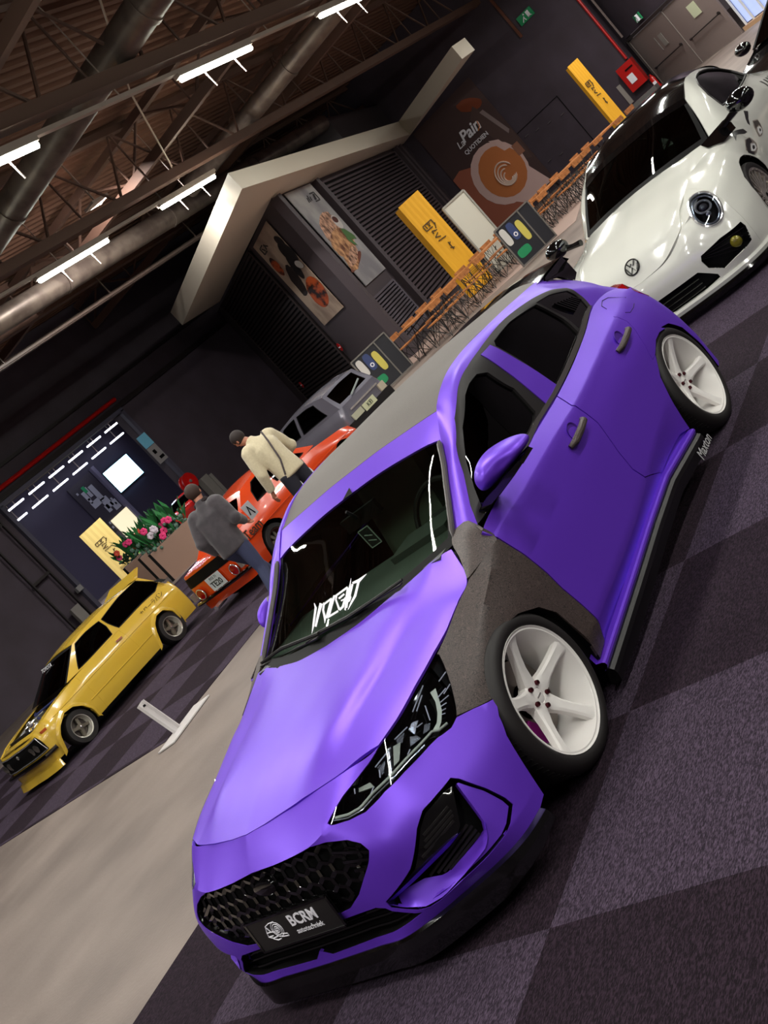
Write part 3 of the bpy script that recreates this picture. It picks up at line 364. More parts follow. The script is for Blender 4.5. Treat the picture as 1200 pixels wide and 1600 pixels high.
# ---------------------------------------------------------------- materials of the cars
PUR = mat('purple_satin_wrap', (.43, .225, .84), .40, .35, 0, spec=.6)
def swirl(name, c1, c2, scale=55, rough=.5):
    m = mat(name, c1, rough, 0, 0); n, l, p = nodes(m); tc = n.new('ShaderNodeTexCoord')
    t = n.new('ShaderNodeTexNoise'); t.inputs['Scale'].default_value = scale; t.inputs['Detail'].default_value = 1; t.inputs['Distortion'].default_value = 1.2; l.new(tc.outputs['Object'], t.inputs[0])
    w_ = n.new('ShaderNodeMath'); w_.operation = 'MULTIPLY'; w_.inputs[1].default_value = 9; l.new(t.outputs[0], w_.inputs[0])
    s = n.new('ShaderNodeMath'); s.operation = 'FRACT'; l.new(w_.outputs[0], s.inputs[0])
    r = n.new('ShaderNodeMapRange'); r.inputs[1].default_value = .42; r.inputs[2].default_value = .56; l.new(s.outputs[0], r.inputs[0])
    mx = n.new('ShaderNodeMix'); mx.data_type = 'RGBA'; mx.inputs[6].default_value = (*lin(c1), 1); mx.inputs[7].default_value = (*lin(c2), 1); l.new(r.outputs[0], mx.inputs[0]); l.new(mx.outputs[2], p.inputs['Base Color'])
    return m
PAT = swirl('ornament_pattern_wrap', (.19, .155, .15), (.33, .28, .265), 42)
ROOFW = swirl('roof_pattern_wrap', (.325, .30, .285), (.365, .34, .325), 70, .6)
GLOSS = mat('gloss_black', (.03, .028, .032), .08, 0, .6)
TRIM = mat('dull_black_trim', (.125, .112, .115), .45, spec=.3)
BLK_ = mat('deep_black', (.03, .027, .03), .6, spec=.15)
CHR = mat('chrome', (.90, .90, .90), .16, .85)
RUB = mat('tyre_rubber', (.105, .09, .09), .6)
WHW = mat('wheel_white', (.96, .945, .93), .32, 0, .25)
MAG = mat('magenta_anodised', (.62, .08, .55), .3, .7)
STEEL = mat('brake_steel', (.5, .47, .45), .35, .9)
WHT = mat('white_print', (.93, .92, .95), .5)
REDL = mat('red_lens', (.55, .03, .05), .15, 0, .5)
CLEAR_SIL = mat('lamp_reflector', (.75, .76, .78), .18, .9)
LTUBE = mat('lamp_light_guide', (.82, .84, .74), .3, 0, .3)
SEAT = mat('dark_seat_cloth', (.10, .095, .10), .8)
def glass(name, tint, f0=.05, k=1.0):
    if name in _M: return _M[name]
    m = bpy.data.materials.new(name); m.use_nodes = True; n = m.node_tree.nodes; l = m.node_tree.links; n.clear()
    out = n.new('ShaderNodeOutputMaterial'); t = n.new('ShaderNodeBsdfTransparent'); t.inputs[0].default_value = (*lin(tint), 1); g = n.new('ShaderNodeBsdfGlossy'); g.inputs['Roughness'].default_value = .015
    fr = n.new('ShaderNodeFresnel'); fr.inputs[0].default_value = 1.5; ad = n.new('ShaderNodeMath'); ad.operation = 'ADD'; ad.use_clamp = True; ad.inputs[1].default_value = f0-.04; l.new(fr.outputs[0], ad.inputs[0])
    mx = n.new('ShaderNodeMixShader'); ge = n.new('ShaderNodeNewGeometry'); fr.inputs[0].default_value = 1.45; bf = n.new('ShaderNodeMath'); bf.operation = 'SUBTRACT'; bf.inputs[0].default_value = 1; l.new(ge.outputs['Backfacing'], bf.inputs[1]); ml = n.new('ShaderNodeMath'); ml.operation = 'MULTIPLY'; l.new(ad.outputs[0], ml.inputs[0]); l.new(bf.outputs[0], ml.inputs[1]); l.new(ml.outputs[0], mx.inputs[0]); l.new(t.outputs[0], mx.inputs[1]); l.new(g.outputs[0], mx.inputs[2]); l.new(mx.outputs[0], out.inputs[0])
    _M[name] = m; return m
GLASS = glass('tinted_glass', (.42, .44, .43)); GLASS_D = glass('dark_tinted_glass', (.26, .26, .26)); GLASS_C = glass('clear_lens', (.92, .93, .95))
# ---------------------------------------------------------------- the hall
WALLC = (.24, .20, .24)
WALL = mat('dark_wall_paint', WALLC, .75); noise_mix(WALL, (.225, .185, .22), (.26, .22, .265), 1.2, 3, .3, .7)
FACA = mat('kiosk_dark_paint', (.25, .215, .235), .6)
STL = mat('roof_steel_brown', (.33, .23, .19), .65)
GAL = mat('galvanised_duct', (.40, .35, .33), .42, .45); noise_mix(GAL, (.36, .31, .29), (.46, .41, .38), 2.5, 3)
PALE = mat('pale_cladding', (.84, .80, .74), .55)
WOOD = mat('orange_wood', (.68, .42, .22), .5); noise_mix(WOOD, (.60, .36, .18), (.74, .48, .27), 9, 4, .35, .65, coord='Object', stretch=(1, 6, 1))
WIRE = mat('black_wire', (.06, .05, .055), .5)
YELB = mat('yellow_banner_cloth', (.90, .66, .13), .7)
REDP = mat('red_enamel', (.72, .07, .06), .35, 0, .3)
SIGNG = mat('sign_green', (.12, .55, .35), .5)
def floor_():
    m = mat('concrete', (.50, .43, .38), .55); noise_mix(m, (.42, .37, .345), (.52, .465, .435), .9, 6, .35, .65, .1, 40)
    V = [(-60, -60, 0), (20, -60, 0), (20, 30, 0), (-60, 30, 0)]
    tag(obj('floor', V, [(0, 1, 2, 3)], m), kind='structure')
    c = mat('carpet', (.2, .2, .2), .95, spec=.12); n, l, p = nodes(c); tc = n.new('ShaderNodeTexCoord'); mp = n.new('ShaderNodeMapping'); mp.inputs['Location'].default_value = (-.855/1.03, -.95/1.03, .5); mp.inputs['Scale'].default_value = (1/1.03, 1/1.03, 0); l.new(tc.outputs['Object'], mp.inputs[0])
    ck = n.new('ShaderNodeTexChecker'); ck.inputs['Scale'].default_value = 1; ck.inputs[2].default_value = (*lin((.12, .085, .115)), 1); ck.inputs[1].default_value = (*lin((.20, .165, .21)), 1); l.new(mp.outputs[0], ck.inputs[0])
    t = n.new('ShaderNodeTexNoise'); t.inputs['Scale'].default_value = 240; t.inputs['Detail'].default_value = 2; mp2 = n.new('ShaderNodeMapping'); mp2.inputs['Scale'].default_value = (.3, 1, 1); l.new(tc.outputs['Object'], mp2.inputs[0]); l.new(mp2.outputs[0], t.inputs[0])
    r = n.new('ShaderNodeMapRange'); r.inputs[1].default_value = .40; r.inputs[2].default_value = .72; r.inputs[3].default_value = .62; r.inputs[4].default_value = 2.9; l.new(t.outputs[0], r.inputs[0])
    mx = n.new('ShaderNodeMix'); mx.data_type = 'RGBA'; mx.blend_type = 'MULTIPLY'; mx.inputs[0].default_value = 1; l.new(ck.outputs[0], mx.inputs[6]); l.new(r.outputs[0], mx.inputs[7]); l.new(mx.outputs[2], p.inputs['Base Color'])
    b = n.new('ShaderNodeBump'); b.inputs['Strength'].default_value = .6; b.inputs['Distance'].default_value = .006; l.new(t.outputs[0], b.inputs['Height']); l.new(b.outputs[0], p.inputs['Normal'])
    def rug(x0, x1, y0, y1): m_ = MB(); m_.box(((x0+x1)/2, (y0+y1)/2, .003), (x1-x0, y1-y0, .006)); return m_.build('floor_carpet', c)
    tag(rug(-12.5, 9, -2.0, 14), kind='structure')
    tag(rug(-14.5, -3.2, -17, -5.95), kind='structure')
    m_ = MB(); m_.box((-24, -12.6, .004), (12, 8.5, .008), rz=math.radians(18)); tag(m_.build('terrace_floor', mat('terrace_tiles', (.62, .53, .49), .6)), kind='structure')
floor_()
def wallbox(name, boxes, m=WALL):
    mb = MB()
    for c, d in boxes: mb.box(c, d)
    return tag(mb.build(name, m), kind='structure')
wallbox('wall_left', [((-28.56, -23.7, 4), (12.87, .4, 8)), ((-3.17, -23.7, 4), (26.34, .4, 8)), ((-19.23, -23.7, 6.19), (5.79, .4, 3.63))])
wallbox('wall_back', [((-36.95, -17, 4), (.4, 15.4, 8))], WALL)
# door wall at an angle
D0 = Vector((-37.8, -9.3, 0)); D1 = Vector((-33, -5.3, 0)); DD = (D1-D0).normalized(); DNn = Vector((DD.y, -DD.x, 0))
def dpt(u, z, off=0): return D0+DD*u+Vector((0, 0, z))+DNn*off
def wl(name, a, b, z0, z1, m=WALL, th=.2):
    mb = MB(); a = Vector(a); b = Vector(b); mb.bar((a.x, a.y, (z0+z1)/2), (b.x, b.y, (z0+z1)/2), th, z1-z0); return tag(mb.build(name, m), kind='structure')
wl('wall_door', dpt(-2, 0, -.12), dpt(6.6, 0, -.12), 2.2, 8); wl('wall_door_side', dpt(-2, 0, -.12), dpt(-.1, 0, -.12), 0, 2.2)
wl('wall_right', dpt(8.8, 0, -.12), dpt(30, 0, -.12), 0, 8)
wl('wall_over_window', dpt(6.6, 0, -.12), dpt(8.8, 0, -.12), 1.75, 8); wl('wall_under_window', dpt(6.6, 0, -.12), dpt(8.8, 0, -.12), 0, .12, mat('tan_sill', (.72, .58, .45), .6))
wn = MB(); wn.bar(dpt(6.7, .95, -.2), dpt(8.8, .95, -.2), .03, 1.6); w_ = tag(wn.build('window_1', mat('daylit_pane', (.62, .68, .85), .4, emit=.9)), kind='structure')
fr = MB()
for u in (6.72, 7.25, 8.0, 8.78): fr.bar(dpt(u, .1, -.12), dpt(u, 1.75, -.12), .06, .08)
fr.build('window_frame', mat('window_white', (.8, .8, .8), .4), w_)
DGR = mat('grey_door_paint', (.50, .445, .43), .5)
for i, (a, b) in enumerate(((.08, 3.35), (3.42, 6.5))):
    mb = MB(); mb.bar(dpt(a, 1.02), dpt(b, 1.02), .06, 2.04); d = tag(mb.build('door_%d' % (i+1), DGR), kind='structure')
    e = MB(); e.tube([dpt(a+.42, .80, .09), dpt(b-.28, .86, .09)], .022, 6); e.tube([dpt(a+.42, .80, .02), dpt(a+.42, .80, .10)], .04, 6); e.tube([dpt(b-.28, .86, .02), dpt(b-.28, .90, .10)], .045, 6); e.build('push_bar', mat('dark_bar', (.22, .2, .2), .3, .6), d)
    e = MB(); e.bar(dpt(a, .01, .035), dpt(b, .01, .035), .01, .03); e.bar(dpt(a, 2.03, .035), dpt(b, 2.03, .035), .01, .03); e.bar(dpt(a, .0, .035), dpt(a, 2.04, .035), .03, .01); e.build('door_edge', mat('door_edge_grey', (.5, .46, .44), .4), d)
fr = MB(); fr.bar(dpt(-.15, 2.12), dpt(6.6, 2.12), .14, .1); fr.bar(dpt(0, 0), dpt(0, 2.1), .14, .1); fr.bar(dpt(3.385, 0, .01), dpt(3.385, 2.1, .01), .06, .06); tag(fr.build('trim_1', mat('frame_dark', (.2, .17, .17), .5)), kind='structure')
def sheet(name, u, z, w_, h_, col, label, cat, off=.045, group=None):
    mb = MB(); mb.bar(dpt(u-w_/2, z, off), dpt(u+w_/2, z, off), .01, h_); return tag(mb.build(name, mat('paper_'+name+str(u), col, .6)), label, cat, group)
sheet('notice', 5.15, 1.42, .62, .42, (.78, .80, .68), 'pale green paper notice taped to the right grey door leaf', 'notice')
sheet('notice', 2.25, 1.36, .34, .42, (.55, .53, .51), 'grey square notice on the left grey door leaf', 'notice')
sheet('notice', 1.78, 1.34, .07, .5, (.5, .48, .47), 'narrow grey strip notice left of the square one on the door', 'notice')
# exit signs
def exit_sign(O, X, label, w_=.62):
    O = Vector(O); X = Vector(X).normalized(); N = Vector((-X.y, X.x, 0)); N = N if N.dot(Vector((3, 3.5, 0))-Vector((O.x, O.y, 0))) > 0 else -N
    r = empty('exit_sign', O, 0, label, 'sign'); mb = MB(); mb.bar(-X*w_/2, X*w_/2, .05, w_*.5); mb.build('sign_box', SIGNG, r)
    s = MB(); Z = Vector((0, 0, 1)); q = N*.03
    s.bar(X*.08+q-Z*.1, X*.22+q-Z*.1, .01, .02); s.bar(X*.13+q-Z*.11, X*.13+q+Z*.11, .12, .01); s.tube([-X*.18+q-Z*.11, -X*.10+q-Z*.02, -X*.04+q+Z*.03], .018, 5); s.tube([-X*.04+q-Z*.11, -X*.07+q-Z*.01], .018, 5); s.sphere(-X*.02+q+Z*.09, .03, 8, 6); s.build('pictogram', WHT, r)
exit_sign((-36.7, -11.05, 5.05), (0, 1, 0), 'small green exit sign high on the dark back wall')
e_ = dpt(1.96, 2.42, .1); exit_sign(tuple(e_), DD, 'small green exit sign above the grey double door', .5)
# ---------------------------------------------------------------- kiosk
K0 = Vector((-29.0, -23.5, 0)); K1 = Vector((-19.97, -12.285, 0)); K2 = Vector((-36.69, -17.6, 0))
KL = (K0-K1).normalized(); KR = (K2-K1).normalized()
NLf = Vector((-KL.y, KL.x, 0)); NLf = NLf if NLf.dot(Vector((23, 16, 0))) > 0 else -NLf
NRf = Vector((-KR.y, KR.x, 0)); NRf = NRf if NRf.dot(Vector((23, 16, 0))) > 0 else -NRf
def kp(side, u, z, off=0):
    D, N = (KL, NLf) if side == 'L' else (KR, NRf); return K1+D*u+Vector((0, 0, z))+N*off
kiosk = empty('kiosk', tuple(K1), 0, 'dark grey angular snack kiosk with a bent pale fascia and closed slatted shutters', 'kiosk')
def kpart(name, MBo, m, par=kiosk, sharp=35): MBo.V = [(v[0]-K1.x, v[1]-K1.y, v[2]) for v in MBo.V]; return MBo.build(name, m, par, sharp)
mb = MB(); mb.add([tuple(K1), tuple(K0), tuple(K0+Vector((-6, 3, 0))), tuple(K2+Vector((-.2, -3, 0))), tuple(K2)]+[tuple(p+Vector((0, 0, 5.0))) for p in (K1, K0, K0+Vector((-6, 3, 0)), K2+Vector((-.2, -3, 0)), K2)], [(0, 1, 6, 5), (4, 0, 5, 9), (5, 6, 7, 8, 9), (1, 2, 7, 6), (2, 3, 8, 7), (3, 4, 9, 8)]); kpart('facade', mb, FACA)
OUT_ = [Vector((-23.96, -20.67, 5)), Vector((-16.01, -9.93, 5)), Vector((-35.55, -16.60, 5)), Vector((-30.37, -10.99, 5))]
INN = [Vector((-27.2, -21.6, 5)), Vector((-19.97, -12.28, 5)), Vector((-36.6, -17.6, 5)), Vector((-31.3, -10.9, 5))]
h_ = [.53, .40, .60, .47]; mb = MB()
for i in range(3):
    a, b, c, d = OUT_[i], OUT_[i+1], INN[i+1], INN[i]; U0 = Vector((0, 0, h_[i])); U1 = Vector((0, 0, h_[i+1]))
    mb.add([a, b, c, d, a+U0, b+U1, c+U1, d+U0], [(0, 1, 2, 3), (0, 4, 5, 1), (4, 7, 6, 5), (2, 6, 7, 3)])
mb.add([OUT_[0], INN[0], INN[0]+Vector((0, 0, .53)), OUT_[0]+Vector((0, 0, .53))], [(0, 1, 2, 3)]); mb.add([OUT_[3], INN[3], INN[3]+Vector((0, 0, .47)), OUT_[3]+Vector((0, 0, .47))], [(0, 1, 2, 3)])
kpart('fascia', mb, PALE)
mb = MB(); mb.box((-33.2, -17.2, 6.1), (8.5, 1.6, 1.2), rz=math.radians(17)); kpart('roof_box', mb, FACA)
def shutter(name, side, u0, u1, z0, z1, pitch, m):
    back = MB(); back.bar(kp(side, u0, (z0+z1)/2, .02), kp(side, u1, (z0+z1)/2, .02), .03, z1-z0)
    b = kpart(name, back, BLK_); s = MB(); n = int((z1-z0)/pitch)
    for i in range(n):
        z = z0+pitch*(i+.5); s.bar(kp(side, u0+.03, z, .06), kp(side, u1-.03, z, .06), .05, pitch*.55)
    for a, c in (((u0, z0), (u1, z0)), ((u0, z1), (u1, z1)), ((u0, z0), (u0, z1)), ((u1, z0), (u1, z1))): s.bar(kp(side, a[0], a[1], .07), kp(side, c[0], c[1], .07), .06, .06) if a[1] == c[1] else s.bar(kp(side, a[0], a[1], .07), kp(side, c[0], c[1], .07), .06, .06)
    kpart('slats', s, m, b)
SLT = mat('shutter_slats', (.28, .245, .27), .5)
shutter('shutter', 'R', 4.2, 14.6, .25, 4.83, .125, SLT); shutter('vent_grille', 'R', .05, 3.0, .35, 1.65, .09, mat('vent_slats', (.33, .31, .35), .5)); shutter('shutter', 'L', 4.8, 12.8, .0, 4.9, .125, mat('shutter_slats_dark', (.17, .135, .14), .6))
for side, u in (('R', 14.9), ('R', 15.6), ('R', 3.6), ('R', -.02)):
    mb = MB(); mb.bar(kp(side, u, 0, .08), kp(side, u, 4.95, .08), .30, .14, up=(1, 0, 0)); kpart('pillar', mb, FACA)
# posters: flat prints at their real place, built from coloured shapes
def plane_fn(side): return (lambda u, z, o=0: kp(side, u, z, o)) if side in 'LR' else (lambda u, z, o=0: Vector((-36.73+o, -24+u, z)))
def sharp_poly(root, name, f, poly, off, m):
    tri_ = geometry.tessellate_polygon([[Vector((a, b, 0)) for a, b in poly]]); V = [tuple(f(a, b, off)-root.location) for a, b in poly]; return obj(name, V, [tuple(t) for t in tri_], m, root)
def poster(side, u0, u1, z0, z1, col, label, off=.04, name='poster'):
    f = plane_fn(side); r = empty(name, tuple(f(u0, z0, off)), 0, label, 'poster'); a = MB()
    V = [f(u, z, o)-r.location for o in (off, off+.02) for u, z in ((u0, z0), (u1, z0), (u1, z1), (u0, z1))]; a.add(V, [(0, 1, 2, 3), (4, 5, 6, 7), (0, 1, 5, 4), (1, 2, 6, 5), (2, 3, 7, 6), (3, 0, 4, 7)]); a.build('print_sheet', col, r); return r, f
def blob(cu, cz, ru, rz_, rot=0, n=20, wob=0, seed=1):
    rr = random.Random(seed); return [(cu+(ru*math.cos(a)*(1+wob*rr.uniform(-1, 1)))*math.cos(rot)-(rz_*math.sin(a))*math.sin(rot), cz+(ru*math.cos(a)*(1+wob*rr.uniform(-1, 1)))*math.sin(rot)+(rz_*math.sin(a))*math.cos(rot)) for a in [2*PI*i/n for i in range(n)]]
PG = mat('poster_grey', (.56, .55, .56), .6); noise_mix(PG, (.48, .47, .49), (.62, .61, .61), .8, 3)
r, f = poster('R', .85, 3.3, 2.0, 4.95, PG, 'tall grey poster of grilled toast beside the big shutter of the kiosk')
TO = mat('poster_toast', (.6, .4, .25), .6); noise_mix(TO, (.35, .17, .09), (.80, .60, .42), 5, 5, .35, .65)
HAM = mat('poster_ham', (.55, .35, .28), .6); noise_mix(HAM, (.30, .18, .12), (.85, .66, .55), 7, 5, .35, .65)
for nm, pl_, m_ in (('bread', blob(1.95, 3.65, .95, .42, .25, 24, .10, 2), HAM), ('toast', blob(1.9, 3.20, 1.05, .38, .1, 24, .08, 3), TO), ('toast', blob(1.55, 2.82, .75, .30, .35, 24, .08, 4), TO), ('board', blob(1.6, 2.62, .95, .10, .15), mat('poster_board', (.40, .2, .13), .6)), ('toast', blob(1.75, 2.78, .8, .14, .2, 20, .1, 7), HAM), ('cup', blob(2.75, 3.72, .28, .22), mat('poster_cup', (.75, .73, .72), .6)), ('sauce', blob(2.75, 3.80, .22, .10), mat('poster_sauce', (.3, .13, .1), .6)), ('leaves', blob(2.75, 3.32, .35, .16, -.5, 16, .3, 5), mat('poster_green', (.28, .42, .22), .6)), ('leaves', blob(2.55, 3.12, .22, .12, -.9, 16, .3, 6), mat('poster_green', (.28, .42, .22), .6))):
    sharp_poly(r, nm, f, pl_, .062+.002*random.random()+.001*len(r.children), m_)
lg2 = MB()
for a, b in (((2.55, 4.45), (2.95, 4.45)), ((2.95, 4.45), (2.95, 4.7)), ((2.55, 4.7), (2.95, 4.7)), ((2.6, 4.5), (2.75, 4.65)), ((2.7, 4.5), (2.85, 4.65)), ((2.15, 4.5), (2.25, 4.68)), ((2.3, 4.52), (2.4, 4.62)), ((2.0, 4.5), (2.1, 4.62))): lg2.bar(f(*a, .07)-r.location, f(*b, .07)-r.location, .012, .035)
lg2.build('print_scribble', mat('poster_ink', (.2, .18, .19), .6), r)
PS = mat('poster_sand', (.62, .54, .47), .6); noise_mix(PS, (.52, .44, .39), (.70, .62, .55), .9, 3)
r, f = poster('L', 1.5, 4.15, 2.0, 4.85, PS, 'poster of croissants and coffee on the dark left face of the kiosk')
CR = mat('poster_croissant', (.5, .2, .08), .6); noise_mix(CR, (.12, .05, .03), (.70, .30, .12), 1.6, 2, .42, .58, stretch=(1, 1, 3))
for nm, pl_, m_ in (('croissant', blob(2.35, 2.75, .85, .42, -.15, 24, .06, 8), CR), ('pan', blob(1.9, 3.95, .5, .34, .3), mat('poster_black', (.07, .055, .06), .5)), ('pan', blob(2.3, 3.6, .3, .4, .5), mat('poster_black', (.07, .055, .06), .5)), ('dark_cloth', blob(3.1, 3.35, .65, .36, -.7, 16, .2, 9), mat('poster_cloth', (.12, .08, .075), .6)), ('cup', blob(1.85, 3.55, .3, .12, .2), mat('poster_cup', (.75, .73, .72), .6)), ('roll', blob(3.65, 4.0, .33, .30, 0, 20, .08, 10), CR), ('pan', blob(1.75, 4.3, .30, .16, .3), mat('poster_black', (.07, .055, .06), .5))):
    sharp_poly(r, nm, f, pl_, .062+.001*len(r.children), m_)
lg2 = MB()
for a, b in (((3.3, 4.45), (3.7, 4.45)), ((3.7, 4.45), (3.7, 4.65)), ((3.3, 4.65), (3.7, 4.65)), ((3.4, 4.5), (3.55, 4.6)), ((2.9, 4.5), (3.2, 4.6)), ((3.2, 4.48), (3.1, 4.62))): lg2.bar(f(*a, .075)-r.location, f(*b, .075)-r.location, .012, .03)
lg2.build('print_scribble', mat('poster_ink', (.2, .18, .19), .6), r)
# coffee poster on the back wall (u runs along y from -24)
PB = mat('poster_brown', (.29, .215, .215), .6); r, f = poster('B', 6.9, 10.0, .15, 5.0, PB, 'large brown poster of a coffee cup with latte art on the back wall', .0)
def W2P(u, z): return (u, z)
for nm, pl_, m_ in (('orange_table', [(6.9, 2.75), (7.35, 2.85), (7.9, 2.6), (7.9, 1.6), (8.4, .9), (9.3, .2), (6.9, .2)], mat('poster_terracotta', (.66, .38, .30), .6)), ('hand', blob(9.35, 4.3, .50, .24, -.5, 18, .08, 11), mat('poster_orange', (.50, .24, .14), .6)), ('jug', [(9.0, 3.9), (9.4, 4.2), (9.98, 2.6), (9.9, 1.4), (9.45, 1.7), (9.2, 3.0)], mat('poster_jug', (.33, .25, .24), .6)), ('jug_shine', [(9.45, 3.85), (9.62, 3.85), (9.92, 2.7), (9.80, 2.6)], mat('poster_shine', (.55, .48, .48), .6)), ('cup', blob(8.55, 1.75, 1.15, 1.2), mat('poster_cup_white', (.88, .74, .72), .6)), ('cup_side', [(7.8, 1.1), (8.6, .30), (9.9, .32), (9.5, 1.5)], mat('poster_cup_white', (.88, .74, .72), .6)), ('coffee', blob(8.66, 1.74, .93, .98), mat('poster_coffee', (.80, .48, .28), .6)), ('milk', [(9.0, 2.9), (9.35, 2.7), (9.5, 2.2), (9.25, 2.25)], mat('poster_cup_white', (.88, .74, .72), .6)), ('tag', [(9.55, 2.2), (9.85, 2.2), (9.85, 1.75), (9.55, 1.75)], mat('poster_tag', (.62, .42, .34), .6))):
    sharp_poly(r, nm, f, pl_, .024+.003*len(r.children), m_)
MLK = mat('poster_milk', (.93, .82, .76), .6); q = MB()
for k, rr in enumerate((.50, .40, .30, .20)):
    pts = [f(8.72+rr*math.cos(a)*.8, 1.62+rr*math.sin(a)*.9-.05*k, .075)-r.location for a in np.linspace(.3+k*.4, 2*PI-.5, 26)]; q.tube(pts, [.008]+[.03]*24+[.008], 5)
q.build('latte_art', MLK, r)
def wtext(s, u, z, size, ital=.25, bold=.004): text('print_lettering', s, WHT, r, Vector((.08, -24+u, z))-Vector((0, r.location.y, r.location.z))+Vector((0, 0, 0)), (0, 1, 0), (0, 0, 1), size, .004, shear=ital, bold=bold)
wtext('La', 8.12, 3.50, .36); wtext('Pain', 8.72, 3.62, .58, .25, .014); wtext('QUOTIDIEN', 8.62, 3.14, .22, 0)
b = MB(); b.tube([Vector((.09, -24+9.0, 3.42))-Vector((0, r.location.y, r.location.z)), Vector((.09, -24+9.15, 3.5))-Vector((0, r.location.y, r.location.z)), Vector((.09, -24+9.2, 3.7))-Vector((0, r.location.y, r.location.z))], .02, 5); b.build('print_swash', mat('swash_orange', (.85, .5, .25), .6), r)
# small red signs on the kiosk
for u, z, nm in ((4.35, 1.28, 'small round red no-entry sign beside the croissant poster'), (11.8, 1.1, 'small round red no-entry sign at the far dark end of the kiosk')):
    O = kp('L', u, z, .1); r = empty('round_sign', tuple(O), 0, nm, 'sign'); M = Matrix((NLf, KL, Vector((0, 0, 1)))).transposed(); mb = MB(); mb.lathe([(.001, -.01), (.13, -.01), (.13, .01), (.001, .01)], 20, 'x', closed=False); mb.V = [tuple(M @ Vector(v)) for v in mb.V]; mb.build('sign_disc', REDP, r); mb = MB(); mb.box((.015, 0, 0), (.01, .17, .035)); mb.V = [tuple(M @ Vector(v)) for v in mb.V]; mb.build('sign_bar', WHT, r)
# hidden door outline on the back wall
mb = MB()
for a, b in (((9.95, .02), (9.95, 2.35)), ((12.0, .02), (12.0, 2.4)), ((9.95, 2.38), (12.0, 2.38))): mb.bar((-36.73, -24+a[0], a[1]), (-36.73, -24+b[0], b[1]), .02, .02)
tag(mb.build('trim_2', BLK_), kind='structure')
tk = MB()
for y_, z_ in ((10.25, 2.1), (10.7, 2.0), (11.2, 1.9), (11.75, 1.8), (10.3, .9), (10.8, .8)): tk.box((-36.72, -24+y_, z_), (.02, .16, .03))
tag(tk.build('wall_hinges', mat('faint_metal', (.45, .42, .44), .4, .5)), 'row of small pale metal hinges on the dark back wall panel', 'hinges', kind='stuff')
# ---------------------------------------------------------------- banners
def banner(O, rz, h, w_, d_, label, fold=.5):
    r = empty('banner_pillar', O, rz, label, 'banner', 'tall yellow cloth banners'); b = MB(); n = 10
    for k in range(n):
        a0 = -w_/2+w_*k/n; a1 = -w_/2+w_*(k+1)/n; dd = .012*(k % 2); b.add([(a0, d_/2+dd, .05), (a1, d_/2-dd+.012, .05), (a1, d_/2-dd+.012, h), (a0, d_/2+dd, h)], [(0, 1, 2, 3)])
    b.box((0, 0, h/2), (w_-.01, d_, h-.06)); b.build('cloth', YELB, r, 20); f_ = MB(); f_.box((0, 0, .03), (w_*.9, d_*.9, .06)); f_.build('foot', WIRE, r)
    ink = mat('banner_ink', (.30, .22, .09), .6); q = MB()
    def s_(a, b, t=.025): q.bar((a[0]*w_, d_/2+.026, a[1]*h), (b[0]*w_, d_/2+.026, b[1]*h), .01, t)
    for a, b in (((.3, .74), (.3, .69)), ((.3, .74), (-.12, .74)), ((-.12, .74), (-.12, .685)), ((.3, .69), (.0, .685)), ((.2, .73), (.2, .70)), ((.1, .735), (.05, .70)), ((0, .73), (.1, .705)), ((-.16, .70), (-.05, .655)), ((.15, .66), (-.05, .64)), ((.15, .66), (.15, .63)), ((0, .62), (.2, .60)), ((.2, .60), (.0, .58)), ((.2, .56), (-.15, .55)), ((-.05, .50), (-.05, .42)), ((-.12, .49), (-.02, .47)), ((.02, .45), (-.12, .43))): s_(a, b)
    for k in range(4): s_((-.32, .20-.016*k), (.25, .20-.016*k), .008)
    q.build('banner_print', ink, r); return r
def yaw_to(p): return math.atan2(3.51-p[1], 3.05-p[0])-PI/2
banner((-22.2, -10.9, 0), math.radians(-35), 2.85, .70, .34, 'tall yellow cloth banner standing in front of the big kiosk shutter')
banner((-31.2, -8.9, 0), math.radians(-42), 2.7, .42, .2, 'narrow yellow banner in front of the dark back wall, left of the red hose cabinet')
# white board leaning by the kiosk corner
r = empty('white_board', (-22.9, -10.3, 0), math.radians(-32), 'tall white blank board standing behind the terrace, right of the yellow banner', 'board')
mb = MB(); mb.box((0, 0, 1.05), (.78, .06, 2.1)); mb.build('board_panel', mat('board_white', (.80, .79, .74), .5), r); mb = MB()
for a, b in (((-.39, .0), (-.39, 2.1)), ((.39, 0), (.39, 2.1)), ((-.39, 2.1), (.39, 2.1)), ((-.39, .02), (.39, .02))): mb.bar((a[0], .03, a[1]), (b[0], .03, b[1]), .05, .05)
mb.build('board_frame', mat('board_frame', (.6, .59, .56), .4), r); mb = MB(); mb.tube([(.1, .04, .62), (.2, .04, .7), (.22, .04, .55)], .012, 4); mb.tube([(-.05, .04, .55), (.02, .04, .48)], .012, 4); mb.build('board_mark', WIRE, r)
